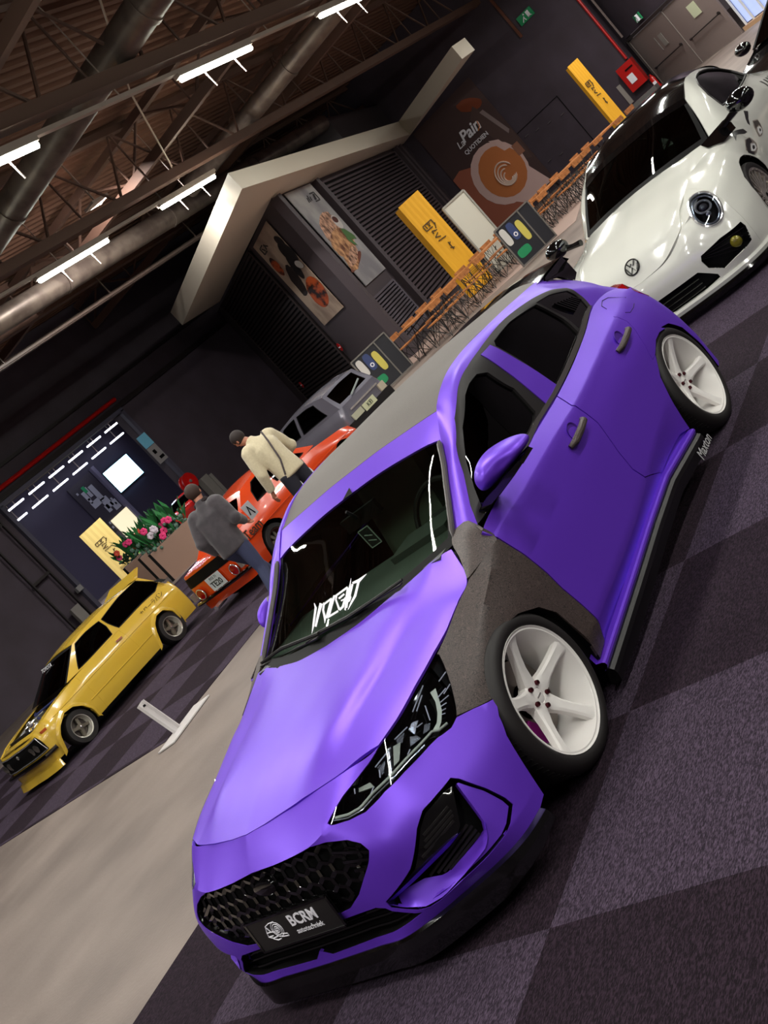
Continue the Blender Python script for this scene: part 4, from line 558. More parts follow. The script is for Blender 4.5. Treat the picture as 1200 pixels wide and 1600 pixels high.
# ---------------------------------------------------------------- terrace: partition signs, tables and wire chairs
def partition(O, rz, label):
    r = empty('info_stand', O, rz, label, 'stand', 'terrace info stands'); b = MB(); b.box((0, 0, .52), (1.0, .05, .92)); b.build('panel', mat('stand_navy', (.13, .13, .16), .5), r)
    f_ = MB()
    for a, c in (((-.5, .04), (-.5, 1.0)), ((.5, .04), (.5, 1.0)), ((-.5, 1.0), (.5, 1.0)), ((-.5, .06), (.5, .06)), ((-.18, .06), (-.18, 1.0))): f_.bar((a[0], .03, a[1]), (c[0], .03, c[1]), .03, .03)
    f_.build('frame', mat('stand_frame', (.5, .48, .46), .4, .4), r)
    def pill(name, cx, cz, w_, h_, m_, rot=0):
        q = MB(); n = 20; poly = [(cx+w_*math.copysign(abs(math.cos(a))**.6, math.cos(a)), cz+h_*math.copysign(abs(math.sin(a))**.6, math.sin(a))) for a in [2*PI*i/n for i in range(n)]]; q.prism(poly, .028, .036, lambda a, b, h: (a, h, b)); q.build(name, m_, r)
    pill('yellow_icon', -.02, .62, .08, .24, mat('icon_yellow', (.82, .76, .36), .5)); pill('blue_icon', .17, .74, .09, .20, mat('icon_blue', (.22, .27, .45), .5)); pill('white_icon', .38, .74, .08, .20, mat('icon_white', (.82, .8, .78), .5)); pill('green_icon', .26, .28, .17, .10, SIGNG)
    q = MB(); q.lathe([(.028, .04), (.05, .04), (.05, .046), (.028, .046)], 16, c=(.17, 0, .66)); q.build('ring_icon', WHT, r); return r
partition((-17.0, -11.0, 0), math.radians(-38), 'info stand with coloured icons behind the grey car, left end of the terrace')
partition((-18.95, -7.45, 0), math.radians(-38), 'info stand with coloured icons just left of the white car, right end of the terrace')
def cafe_table(x, y, rz, label):
    r = empty('cafe_table', (x, y, 0), rz, label, 'table', 'wooden tables on the kiosk terrace'); b = MB(); b.box((0, 0, .745), (1.2, .62, .04)); b.build('table_top', WOOD, r)
    for sx in (-1, 1): q = MB(); q.tube([(sx*.5, -.22, .0), (sx*.42, 0, .72), (sx*.5, .22, 0)], .013, 5); q.build('leg', WIRE, r)
    return r
def wire_chair(x, y, rz, label):
    r = empty('wire_chair', (x, y, 0), rz, label, 'chair', 'wire chairs on the kiosk terrace'); b = MB(); b.box((0, 0, .45), (.42, .42, .025)); b.build('seat', WOOD, r); b = MB(); b.box((0, -.21, .74), (.44, .03, .12)); b.build('backrest', WOOD, r)
    q = MB()
    for sx in (-1, 1):
        q.tube([(sx*.2, .2, .44), (sx*.24, .26, 0)], .011, 4); q.tube([(sx*.19, -.2, .78), (sx*.19, -.2, .44), (sx*.25, -.27, 0)], .011, 4)
        q.tube([(sx*.2, .2, .42), (sx*.24, -.22, .03)], .008, 4)
    for k in (0, 2, 4): q.tube([(-.22+.11*k, .22, .42), (.22-.11*k, .25, .02)], .008, 4); q.tube([(-.22+.11*k, -.22, .74), (.22-.11*k, -.25, .02)], .008, 4)
    q.build('wire_frame', WIRE, r); return r
T0 = Vector((-17.3, -10.25, 0)); T1 = Vector((-27.3, -7.6, 0)); tt = (T1-T0).normalized(); tn = Vector((tt.y, -tt.x, 0)); tn = tn if tn.y < 0 else -tn
tproto = cproto = None; nt = 7; where = ['leftmost of the row', 'second from the left end', 'third from the left end', 'middle of the row', 'third from the right end', 'second from the right end', 'rightmost, under the coffee poster']
for i in range(nt):
    p = T0+(T1-T0)*((i+.5)/nt)+tn*.25*(i % 2); rz = math.atan2(tt.y, tt.x)
    lb = 'orange wooden terrace table on black wire legs, '+where[i]
    if tproto is None: tproto = cafe_table(p.x, p.y, rz, lb)
    else: o = copy_tree(tproto); o.location = (p.x, p.y, 0); o.rotation_euler = (0, 0, rz); o['label'] = lb
    for k, (du, dv) in enumerate(((-.33, -.66), (.33, -.66), (-.33, .66), (.33, .66))):
        c = p+tt*du+tn*dv; rc = rz+(0 if dv*1 < 0 else PI); lb = 'wire chair, %s of the wooden terrace table, %s' % (('near left', 'near right', 'far left', 'far right')[k], where[i])
        if cproto is None: cproto = wire_chair(c.x, c.y, rc, lb)
        else: o = copy_tree(cproto); o.location = (c.x, c.y, 0); o.rotation_euler = (0, 0, rc); o['label'] = lb
# ---------------------------------------------------------------- things on the walls
r = empty('fire_hose_cabinet', (-36.55, -9.5, .68), 0, 'red fire hose cabinet on the back wall beside the grey doors', 'cabinet')
mb = MB(); mb.box((0, 0, .5), (.30, .62, .92)); mb.build('cabinet_box', REDP, r); mb = MB(); mb.box((.18, -.02, .42), (.01, .24, .30)); mb.build('cabinet_label', WHT, r); mb = MB(); mb.box((.18, .1, .75), (.01, .3, .05)); mb.build('door_slot', BLK_, r)
r = empty('fire_extinguisher', (-36.4, -9.02, .15), 0, 'red fire extinguisher hanging right of the hose cabinet', 'extinguisher'); mb = MB(); mb.lathe([(.001, 0), (.10, .0), (.11, .04), (.11, .5), (.06, .58), (.03, .6), (.03, .66), (.001, .66)], 16, 'z', closed=False); mb.build('bottle', REDP, r); mb = MB(); mb.box((.0, 0, .69), (.06, .14, .06)); mb.tube([(.02, .05, .68), (.08, .12, .5), (.06, .12, .2)], .015, 5); mb.build('valve', BLK_, r); mb = MB(); mb.box((.105, 0, .3), (.02, .12, .18)); mb.build('bottle_label', WHT, r)
mb = MB(); mb.tube([(-36.65, -9.35, 7.9), (-36.65, -9.35, 1.7)], .05, 8); tag(mb.build('sprinkler_pipe', REDP), 'red pipe running down the back wall to the hose cabinet', 'pipe')
mb = MB(); mb.box((-36.7, -10.15, .85), (.03, .16, .75)); tag(mb.build('wall_plate', mat('plate_grey', (.6, .57, .55), .5)), 'narrow pale wall plate left of the red hose cabinet', 'plate')
mb = MB(); mb.box((-36.7, -11.6, 5.6), (.05, .1, 1.9)); tag(mb.build('wall_plate', mat('rust_brown', (.40, .24, .18), .5)), 'long brown sign strip high on the back wall', 'plate')
mb = MB(); mb.tube([(-36.6, -9.0, 8), (-36.6, -9.0, 2.3)], .04, 6); tag(mb.build('conduit', mat('conduit_grey', (.42, .37, .36), .5)), 'grey conduit running down right of the red pipe', 'pipe')
mb = MB(); mb.box((-34.5, -8.9, .25), (.4, .9, .5)); tag(mb.build('supply_box', mat('supply_grey', (.36, .35, .35), .5)), 'low grey box with pale stripes on the floor behind the white car', 'box')
mb = MB(); mb.tube([(-5, -23.42, 4.82), (-22.3, -23.42, 4.80)], .07, 10); tag(mb.build('sprinkler_pipe', REDP), 'long red pipe running along the left wall above the wide opening', 'pipe')
mb = MB(); mb.bar((2, -23.4, 5.3), (-29, -23.4, 5.3), .12, .10); mb.bar((2, -23.42, 4.62), (-28.8, -23.42, 4.55), .12, .16); tag(mb.build('trim_3', mat('rail_dark', (.12, .095, .1), .5)), kind='structure')
mb = MB(); mb.bar((-22.13, -23.42, 0), (-22.13, -23.42, 4.4), .14, .14); mb.bar((-16.34, -23.42, 0), (-16.34, -23.42, 4.4), .14, .14); mb.bar((-22.2, -23.42, 4.42), (-16.3, -23.42, 4.42), .14, .12)
tag(mb.build('trim_4', mat('post_slate', (.27, .26, .32), .5)), kind='structure')
mb = MB()
for x_ in (-15.9, -15.2): mb.bar((x_, -23.3, 0), (x_, -23.3, 4.45), .08, .05)
for z_ in (.5, 2.2, 4.0): mb.bar((-15.9, -23.3, z_), (-15.2, -23.3, z_), .05, .08)
tag(mb.build('door_track', mat('rail_dark', (.12, .095, .1), .5)), 'dark steel frame of the sliding door left of the wide opening', 'frame')
r = empty('fire_hose_reel', (-21.95, -23.25, 1.32), 0, 'red round fire hose reel on the left wall beside the opening', 'reel'); mb = MB(); mb.lathe([(.04, -.12), (.30, -.12), (.30, -.06), (.22, -.06), (.22, .06), (.30, .06), (.30, .12), (.04, .12)], 28); mb.build('reel_drum', REDP, r); mb = MB(); mb.lathe([(.001, .12), (.05, .12), (.05, .15), (.001, .15)], 12, closed=False); mb.build('reel_hub', mat('hub_grey', (.5, .45, .45), .4), r)
mb = MB(); mb.box((-22.55, -23.3, .65), (.35, .25, 1.0)); mb.box((-22.85, -23.3, .6), (.15, .2, .9)); tag(mb.build('wall_heater', mat('heater_grey', (.48, .46, .45), .5)), 'pale grey wall box behind the roof of the orange car', 'box')
r = empty('wall_sign', (-21.95, -23.35, 2.85), 0, 'long wall sign, pale blue above and grey below, right of the opening', 'sign'); mb = MB(); mb.box((0, 0, .35), (.42, .04, .45)); mb.build('sign_top', mat('sign_blue', (.45, .72, .85), .5), r); mb = MB(); mb.box((0, 0, -.2), (.42, .04, .62)); mb.build('sign_bottom', mat('sign_grey', (.55, .53, .54), .5), r); mb = MB(); mb.box((.05, .025, -.1), (.12, .02, .14)); mb.box((-.05, .025, -.35), (.2, .02, .10)); mb.build('sign_marks', BLK_, r)
mb = MB(); mb.box((-16.2, -23.3, 1.3), (.2, .12, .16)); tag(mb.build('socket_box', mat('socket_grey', (.5, .49, .5), .5)), 'small grey socket box on the wall left of the opening', 'box')
mb = MB(); mb.box((-15.55, -23.18, .72), (.32, .12, .65)); tag(mb.build('switch_cabinet', mat('heater_grey', (.48, .46, .45), .5)), 'pale grey switch cabinet low on the wall above the yellow car roof', 'cabinet')
# ---------------------------------------------------------------- the hall behind the opening
wallbox('wall_far', [((-30, -40.2, 3.5), (30, .4, 7))], mat('far_wall', (.20, .175, .255), .7)); wallbox('wall_far_side', [((-11.5, -32, 3.5), (.4, 16.5, 7))], WALL)
wallbox('ceiling_far', [((-28, -32, 6.6), (34, 16.5, .2))], mat('far_ceiling', (.16, .13, .14), .8))
LW0 = mat('lamp_body_white', (.62, .56, .53), .5)
r = empty('light_panel', (-34.8, -39.9, 2.93), 0, 'bright glowing blue-white screen on the far wall seen through the opening', 'screen'); mb = MB(); mb.box((0, 0, .61), (1.9, .08, 1.25)); mb.build('screen_face', mat('screen_glow', (.66, .88, 1.0), .5, emit=7), r); mb = MB(); mb.box((0, -.05, .61), (2.0, .06, 1.35)); mb.build('screen_frame', BLK_, r)
mb = MB(); mb.bar((-33.5, -39.85, 0), (-33.5, -39.85, 4.75), .22, .22); mb.bar((-27.0, -38.5, 0), (-27.0, -38.5, 5.4), .22, .22); tag(mb.build('trim_5', mat('column_lilac', (.42, .40, .50), .5)), kind='structure')
r = empty('wall_map', (-32.5, -39.9, 3.3), 0, 'dark wall map with a pale floor plan, left of the glowing screen', 'map'); mb = MB(); mb.box((0.1, 0, -.1), (1.75, .05, 2.9)); mb.build('map_sheet', mat('map_dark', (.19, .17, .22), .6), r)
mb = MB()
for x_, z_, a, b in ((-.35, .55, .22, .5), (-.12, .65, .2, .55), (.15, .35, .30, .9), (-.2, -.1, .6, .35), (.2, -.45, .45, .6), (.45, -.85, .4, .5), (-.35, .2, .15, .3), (.05, -.75, .25, .4)): mb.box((-x_*1.2, .035, z_*.85+.1), (a, .02, b))
mb.build('map_plan', mat('map_pale', (.62, .62, .68), .5), r); mb = MB(); mb.box((.22, .045, .85), (.2, .02, .35)); mb.build('map_green', SIGNG, r); mb = MB()
for x_, z_ in ((.5, -1.1), (.3, -1.15), (.55, -1.35), (-.6, -.3), (-.6, -.6), (.7, .9)): mb.box((x_, .035, z_), (.1, .02, .12))
mb.build('map_legend', mat('map_pale', (.62, .62, .68), .5), r)
r = banner((-27.3, -35.2, 0), math.radians(-38), 2.6, 1.15, .3, 'broad pale yellow banner in the other hall, seen through the opening'); 
for c_ in r.children:
    if c_.name.startswith('cloth'): c_.data.materials[0] = mat('cream_banner_cloth', (.93, .80, .45), .7)
mb = MB(); mb.box((-32.7, -39.8, 1.5), (1.25, .06, 1.5)); tag(mb.build('lit_poster', mat('lit_cream', (.98, .93, .78), .6, emit=.8)), 'lit cream panel below the map on the far wall', 'panel')
for i, (a, b) in enumerate((((-27.0, -38.0, 5.46), (-35.5, -38.0, 5.46)), ((-27.5, -39.3, 5.0), (-36.5, -39.3, 5.0)))):
    A = Vector(a); B_ = Vector(b); n = 6
    for k in range(n):
        p = A+(B_-A)*(k/n); q = A+(B_-A)*((k+.72)/n); rr = empty('tube_lamp', tuple(p), 0, 'tube lamp in the other hall, %s row, %s from the left' % (('upper', 'lower')[i], ('first', 'second', 'third', 'fourth', 'fifth', 'sixth')[k]), 'lamp', 'ceiling tubes in the hall behind the opening'); mb = MB(); mb.tube([(0, 0, 0), tuple(q-p)], .045, 6); mb.build('tube', mat('tube_glow_cool', (.92, .94, 1), .5, emit=7), rr); mb = MB(); mb.bar(tuple((q-p)*.5), tuple((q-p)*.5+Vector((0, 0, 6.52-p.z))), .03, .03); mb.build('hanger', LW0, rr)
# ---------------------------------------------------------------- roof
def corrugated():
    V = []; F = []; y = -24.0; ys = []
    while y < 16: ys += [(y, 8.0), (y+.10, 8.0), (y+.14, 8.07), (y+.24, 8.07)]; y += .28
    for x in (-40, 14):
        for a, b in ys: V.append((x, a, b))
    n = len(ys); F = [(i, i+1, n+i+1, n+i) for i in range(n-1)]; m = mat('roof_sheet', (.40, .285, .235), .75, spec=.15)
    tag(obj('ceiling', V, F, m, sharp=10), kind='structure')
corrugated()
def truss_x(y, x0, x1, z0, z1, label, step=2.35):
    r = empty('roof_truss', (x0, y, z0), 0, label, 'truss', 'steel roof trusses'); ch = MB(); ch.bar((0, 0, 0), (x1-x0, 0, 0), .22, .20); ch.build('lower_chord', STL, r); ch = MB(); ch.bar((0, 0, z1-z0), (x1-x0, 0, z1-z0), .16, .14); ch.build('upper_chord', STL, r)
    wb = MB(); n = int(abs(x1-x0)/step); sgn = 1 if x1 > x0 else -1
    for k in range(n): a = sgn*step*k; wb.tube([(a, .04, 0), (a+sgn*step/2, 0, z1-z0), (a+sgn*step, .04, 0)], .032, 6); wb.tube([(a+sgn*step/2, 0, 0), (a+sgn*step/2, 0, z1-z0)], .025, 6)
    wb.build('web_bars', STL, r); return r
def truss_y(x, y0, y1, z0, z1, label, step=2.6):
    r = empty('roof_truss', (x, y0, z0), 0, label, 'truss', 'steel roof trusses'); ch = MB(); ch.bar((0, 0, 0), (0, y1-y0, 0), .18, .20); ch.build('lower_chord', STL, r); ch = MB(); ch.bar((0, 0, z1-z0), (0, y1-y0, z1-z0), .22, .16); ch.build('upper_chord', STL, r)
    wb = MB(); n = int((y1-y0)/step)
    for k in range(n): a = step*k; wb.tube([(-.03, a, 0), (0, a+step/2, z1-z0), (-.03, a+step, 0)], .035, 6); wb.tube([(.03, a, 0), (.03, a, z1-z0)], .025, 6)
    wb.build('web_bars', STL, r); return r
truss_x(-6.35, 10, -36, 6.36, 7.85, 'long brown roof truss right above the nearer row of tube lamps'); truss_x(-11.75, 6, -36, 6.45, 7.85, 'long brown roof truss right above the farther row of tube lamps'); truss_x(-17.6, 2, -36, 6.9, 7.85, 'long brown roof truss near the left wall')
for i, (x, lb) in enumerate(((-8.3, 'cross truss nearest the camera, at the left edge'), (-16.9, 'cross truss just before the farther duct'), (-23.5, 'cross truss beyond the farther duct'))): truss_y(x, -23, (8 if x > -20 else 1.5), 6.95, 7.75, 'brown steel '+lb)
for nm, pts, rr, lb in (('air_duct', [(-11.0, -14.6, 6.75), (-11.0, 8, 6.75)], .27, 'round galvanised duct crossing the roof at the left edge'), ('air_duct', [(-20.9, -14.6, 6.8), (-20.9, 3.2, 6.8)], .24, 'round galvanised duct crossing the roof above the lamps, farther one'), ('air_duct', [(6, -15.2, 6.62), (-29, -15.2, 6.62)], .26, 'long galvanised duct running along the left wall below the roof')):
    r = empty(nm, pts[0], 0, lb, 'duct', 'round roof ducts'); mb = MB(); d = Vector(pts[1])-Vector(pts[0]); mb.tube([(0, 0, 0), tuple(d)], rr, 18); mb.build('duct_pipe', GAL, r); n = int(d.length/4)
    for k in range(1, n): mb = MB(); c = d*(k/n); mb.tube([tuple(c-d.normalized()*.05), tuple(c+d.normalized()*.05)], rr+.02, 18); mb.build('duct_collar', GAL, r)
mb = MB(); mb.bar((6, -16.6, 6.1), (-27, -16.6, 6.1), .10, .12); mb.bar((6, -16.1, 6.0), (-27, -16.1, 6.0), .05, .05); [mb.bar((x_, -16.35, 6.05), (x_, -16.35, 8.0), .03, .03) for x_ in range(-26, 6, 4)]; mb.bar((5, -16.6, 6.1), (5, -16.1, 6.0), .05, .05); tag(mb.build('cable_tray', mat('tray_brown', (.33, .27, .25), .5)), 'thin cable tray below the duct along the left wall', 'tray')
mb = MB(); mb.tube([(-17.7, -12.2, 6.45), (-14.0, -8.9, 7.2), (-10.3, -5.0, 7.9)], .02, 5); tag(mb.build('cable', mat('cable_pale', (.6, .52, .46), .5)), 'thin pale cable crossing diagonally between the lamp rows', 'cable')
# lamps
TG = mat('tube_glow', (.97, 1, .93), .5, emit=38); LW = mat('lamp_body_white', (.62, .56, .53), .5)
ORD = ['first', 'second', 'third', 'fourth', 'fifth', 'sixth', 'seventh', 'eighth', 'ninth', 'tenth']; RN = ('nearer left', 'farther left', 'middle', 'right', 'rightmost')
for ri, (y, xs) in enumerate(ROWS):
    so = sorted(a for a, _ in xs)
    for x, k in xs:
        r = empty('tube_lamp', (x, y, LZ), 0, 'white tube lamp, %s row under the roof, %s from the back wall' % (RN[ri], ORD[so.index(x)]), 'lamp', 'rows of tube lamps under the roof')
        mb = MB(); mb.tube([(-1.05, 0, 0), (1.05, 0, 0)], .045, 8); mb.build('tube', TG, r); mb = MB(); mb.box((0, 0, .061), (2.2, .12, .056)); mb.build('lamp_body', LW, r)
        for a in (-.45, .45): mb = MB(); mb.bar((a, 0, .05), (a, .02, -.32), .018, .018); mb.build('hanger', LW, r)
    x0, x1 = so[0], so[-1]; mb = MB(); mb.box(((x0+x1)/2, y, LZ+.12), (x1-x0+2.4, .09, .06)); n = int((x1-x0)/4)
    for k in range(n+1): xx = x0+(x1-x0)*k/n; mb.bar((xx, y, LZ+.12), (xx, y, 8.02), .015, .015)
    tag(mb.build('lamp_rail', LW), 'long pale rail hanging under the roof that carries the %s row of lamps' % RN[ri], 'rail')
r = empty('spot_lamp', (-15.6, -12.6, 6.96), 0, 'small spot lamp under the roof aimed at the bend of the kiosk fascia', 'lamp'); mb = MB(); mb.box((0, 0, .02), (.55, .34, .05)); mb.build('lamp_housing', LW, r); mb = MB(); mb.bar((0, 0, .04), (0, 0, 1.06), .03, .03); mb.build('lamp_stem', LW, r)
for x_, nm_ in ((-20, 'first'), (-28, 'second')):  # housings added around the unseen fill lights of the other hall
    r = empty('added_strip_lamp', (x_, -32, 5.66), 0, 'added unseen strip lamp brightening the other hall, %s from the opening' % nm_, 'lamp'); mb = MB(); mb.box((0, 0, .03), (5.1, .34, .05)); mb.build('lamp_housing', LW, r); mb = MB(); mb.bar((-2, 0, .05), (-2, 0, .835), .03, .03); mb.build('lamp_stem', LW, r); mb = MB(); mb.bar((2, 0, .05), (2, 0, .835), .03, .03); mb.build('lamp_stem', LW, r)
# ---------------------------------------------------------------- small things on the floor
r = empty('sign_post', (-3.23, -5.83, .006), 0, 'low white post on a flat white base at the corner of the far carpet', 'stand')
mb = MB(); mb.box((-.12, .10, .006), (.75, .26, .012), rz=math.radians(8)); mb.build('base_plate', mat('powder_white', (.80, .78, .78), .4), r)
mb = MB(); mb.bar((-.06, .02, .01), (-.02, -.05, .44), .13, .03); mb.bar((-.10, .02, .01), (-.06, -.05, .44), .02, .05); mb.build('post', mat('powder_white', (.80, .78, .78), .4), r); mb = MB(); mb.lathe([(.001, .0), (.012, .0), (.012, .02), (.001, .02)], 10, c=(-.02, -.02, .40), closed=False); mb.build('screw', BLK_, r)
def seat(p, x, y, z, col=None, s=1.):
    """front seat: cushion, backrest, headrest in one mesh, car coordinates"""
    m = MB(); m.box((x+.05, y, z+.10), (.50*s, .46*s, .16)); M = Matrix.Rotation(math.radians(-18), 3, 'Y')
    m.box((x-.26*s, y, z+.42), (.13, .46*s, .62), M=M); m.box((x-.37*s, y, z+.80*s), (.09, .25, .17), M=M)
    return m.build('seat', col or SEAT, p)
def steering(p, x, y, z, r=.18):
    m = MB(); M = Matrix.Rotation(math.radians(-25), 3, 'Y'); c = Vector((x, y, z))
    ring = [c+M @ Vector((0, r*math.cos(2*PI*i/28), r*math.sin(2*PI*i/28))) for i in range(28)]
    m.tube(ring, .014, 8, closed=True); m.box(c, (.03, .12, .09), M=M)
    for a in (0, PI, -PI/2): m.bar(c, c+M @ Vector((0, r*math.cos(a), r*math.sin(a))), .03, .012)
    return m.build('steering_wheel', TRIM, p)
# ================================================================ purple hatchback
def lowgap_wheel(parent, hub, sgn, rot, spoke0, mirror=False, front=True):
    """white five-spoke concave rim, stretched low tyre; local +y is outward"""
    m = MB()
    barrel = [(.246, -.006), (.253, .0), (.2545, -.006), (.250, -.018), (.238, -.016), (.233, -.028), (.226, -.07), (.212, -.10), (.212, -.175), (.236, -.20), (.250, -.205), (.250, -.212), (.205, -.212), (.204, -.10), (.22, -.06), (.236, -.012), (.240, -.006)]
    m.lathe(barrel, 64)
    for k in range(5):
        a = math.radians(spoke0+72*k); ca, sa = math.cos(a), math.sin(a); V = []
        prof = [(.028, .034, -.070, .040), (.07, .033, -.066, .038), (.11, .0255, -.056, .034), (.155, .0235, -.042, .032), (.20, .025, -.026, .03), (.228, .030, -.014, .026), (.240, .034, -.010, .02)]
        for r, hw_, y, d in prof:
            for b, yy in ((-hw_*1.02, y-d), (-hw_, y-.006), (-hw_*.62, y), (0, y-.0015), (hw_*.62, y), (hw_, y-.006), (hw_*1.02, y-d)):
                V.append((r*ca-b*sa, yy, r*sa+b*ca))
        n = 7; F = [(i*n+j, i*n+j+1, (i+1)*n+j+1, (i+1)*n+j) for i in range(len(prof)-1) for j in range(n-1)]
        m.add(V, F)
    m.lathe([(.001, -.076), (.030, -.075), (.034, -.070), (.060, -.071), (.066, -.078), (.066, -.115), (.001, -.115)], 32, closed=False)
    rim = m.build('wheel', WHW, parent, 30, loc=hub, rot=rot)
    t = MB(); prof = [(.250, -.006), (.262, .003), (.280, .006), (.298, -.002), (.310, -.014), (.317, -.030), (.3185, -.06), (.3185, -.165), (.316, -.19), (.305, -.208), (.285, -.216), (.262, -.214), (.250, -.208), (.245, -.11)]
    t.lathe(prof, 96)
    g = t
    for k in range(72):
        a = 2*PI*k/72; 
        for yy in (-.048, -.175): g.box((.3180*math.cos(a), yy, .3180*math.sin(a)), (.004, .030, .005), M=Matrix.Rotation(-a, 3, 'Y'))
    t.build('tyre', RUB, rim, 40)
    for k in range(5):
        a = math.radians(spoke0+36+72*k); n_ = MB(); n_.lathe([(.001, -.058), (.0085, -.058), (.010, -.062), (.010, -.078), (.001, -.078)], 10, c=(.048*math.cos(a), 0, .048*math.sin(a)), closed=False)
        n_.build('lug_nut', mat('lug_nut_red', (.32, .12, .15), .3, .8), rim)
    cc = MB(); cc.lathe([(.001, -.071), (.027, -.0715), (.031, -.074)], 24, closed=False); cap = cc.build('centre_cap', WHW, rim)
    for q in range(9):
        a = PI*.95-q*PI*.9/8
    text('cap_lettering', 'vossen', mat('grey_print', (.45, .42, .42), .5), rim, (0, -.0705, 0), (-1, 0, 0) if not mirror else (1, 0, 0), (0, 0, 1), .013, .001)
    d = MB(); d.lathe([(.07, -.135), (.165, -.135), (.165, -.155), (.07, -.155)], 48); d.build('brake_disc', STEEL, rim)
    k = MB(); a0 = math.radians(-38 if front else -150)
    pts = [(.10, a0-.42), (.172, a0-.42), (.18, a0), (.172, a0+.42), (.10, a0+.42), (.095, a0)]
    poly = [(r*math.cos(a), r*math.sin(a)) for r, a in pts]
    k.prism(poly, -.112, -.165, lambda a, b, h: (a, h, b)); k.build('brake_caliper', MAG if front else STEEL, rim)
    return rim
def build_purple():
    P = json.loads(PANELS); G_ = grids(GR); B, H, W, R, G, F, D = (G_[k] for k in 'BHWRGFD')
    pl = {k: v[1] for k, v in P['OUT'].items()}; L = P['L']
    car = empty('hatchback_car', (0, 0, 0), 0, 'matte purple lowered hatchback with white five-spoke wheels and patterned grey roof, filling the foreground', 'car')
    hood = panel('hood', H, pl['hood'], PUR, car, side='merge', sym=1, step=.025, th=.012, gap=.002)
    bump = panel('front_bumper', B, pl['bumper'], PUR, car, [pl['grille'], pl['lower_grille'], pl['intake']], side='merge', sym=0, step=.022, th=.014, gap=.0018)
    panel('fender', B, pl['fender'], PAT, car, step=.025, th=.012, gap=.0018)
    # small cowl corner of the fender between hood, pillar and shoulder
    fp = [(0, 0), (F.ks[-1]*.97, 0), (F.ks[-1], F.kt[-1]*.5), (F.ks[-1], F.kt[-1]), (0, F.kt[-1])]
    panel('fender_top', F, fp, PAT, car, step=.03, th=.01, gap=-.004, off=.002)
    d1 = panel('front_door', B, pl['front_door'], PUR, car, step=.025, th=.014, gap=.0016)
    d2 = panel('rear_door', B, pl['rear_door'], PUR, car, step=.025, th=.014, gap=.0016)
    # rear quarter: from the rear door back round the tail
    kt = B.kt[-1]; ra = pl['rarch_st']
    rear = [q for q in ra[5:]]
    cx = -2.625
    mir = []
    for s_, t_ in ra[:7][::-1]:
        x = B.ev([s_, t_])[0]; tgt = 2*cx-x[0]; s2 = s_
        ss = np.linspace(B.ks[13], B.ks[17], 300); xx = B.ev(np.stack([ss, np.full(300, t_)], 1))[:, 0]; s2 = ss[np.abs(xx-tgt).argmin()]
        mir.append([float(s2), t_])
    mir[-1][1] = 0.
    rd = pl['rear_door']
    gapline = rd[-11:]  # arch .. top of the door gap
    i0 = len(rd)-3
    qa = [q for q in rd[:]]
    quarter = [list(p) for p in rd[15:]]
    # explicit polygon: arch top -> mirrored arch -> tail -> belt -> back down the door gap
    gap_pts = rd[17:23]
    poly = [ra[4]]+ra[5:8]+mir[1:]+[[B.ks[16], 0], [B.ks[18], 0], [B.ks[18], kt], [B.ks[16], kt], [B.ks[15], kt], [B.ks[14], kt], [B.ks[13]*.3+B.ks[14]*.7, kt]]+[rd[21], rd[20], rd[19], rd[18], rd[17], rd[16], rd[15]][:0]
    tail_gap = [p for p in rd if p[0] > B.ks[13]-.2 and p[1] > ra[4][1]-.01 and p not in ra and p[1] < kt-.002]
    tail_gap = sorted(tail_gap, key=lambda p: -p[1])
    poly = poly+tail_gap
    panel('rear_quarter_panel', B, poly, PUR, car, step=.03, th=.014, gap=.0016)
    # arch linings and flares
    for nm, arch in (('fender_lining', [B.ev(p)[0] for p in [inv_near(B, q) for q in L['farch']]]), ('arch_lining', [B.ev(p)[0] for p in ra+mir[1:]])):
        A = rs3(arch, 40)
        for sg in (1, -1):
            mb = MB(); a = A*[1, sg, 1]; b = a+np.array([0, -.03*sg, -.004]); c_ = a+np.array([0, -.40*sg, .03]); ribbon(mb, a, b); ribbon(mb, b, c_); mb.build(nm, BLK_, car)
    # roof, header, pillars
    panel('roof', R, [(R.ks[1], 0), (R.ks[-1], 0), (R.ks[-1], R.kt[-1]), (R.ks[1], R.kt[-1])], ROOFW, car, side='merge', sym=1, step=.04, th=.015, gap=.0015)
    panel('roof_header', R, [(0.012, 0), (R.ks[1], 0), (R.ks[1], R.kt[-1]), (0.012, R.kt[-1])], PUR, car, side='merge', sym=1, step=.03, th=.012, gap=.0012)
    panel('body_side_frame', G, [(0, 0), (G.ks[-1], 0), (G.ks[-1], G.kt[-1]), (0, G.kt[-1])], PUR, car, [pl['dlo']], step=.025, th=.012, gap=0)
    panel('window_surround', G, pl['dlo'], TRIM, car, [pl['glass_front'], pl['glass_rear'], pl['quarter']], step=.02, th=.02, gap=.001, off=.001)
    panel('side_window', G, pl['glass_front'], GLASS_D, car, step=.04, th=.004, off=-.012, gap=-.004)
    panel('side_window', G, pl['glass_rear'], GLASS_D, car, step=.04, th=.004, off=-.012, gap=-.004)
    for o in panel('quarter_louvre', G, pl['quarter'], GLOSS, car, step=.03, th=.006, off=-.004, gap=-.002):
        pass
    qs = np.array(pl['quarter']); c0 = qs.mean(0)
    for sg in (1, -1):
        lv = MB()
        for i in range(7):
            a = c0+np.array([-.10+.03*i, .055-.006*i]); b = c0+np.array([-.075+.03*i, -.075+.004*i])
            if not pip(np.array([a]), qs.tolist())[0]: a = c0+np.array([-.09+.026*i, .03])
            A = G.ev([a])[0]; Bq = G.ev([b])[0]; n_ = G.nrm([a])[0]
            lv.bar(A+n_*.004, Bq+n_*.004, .008, .012, up=n_)
        (lv if sg == 1 else lv.mirrored()).build('louvre_fins', GLOSS, car)
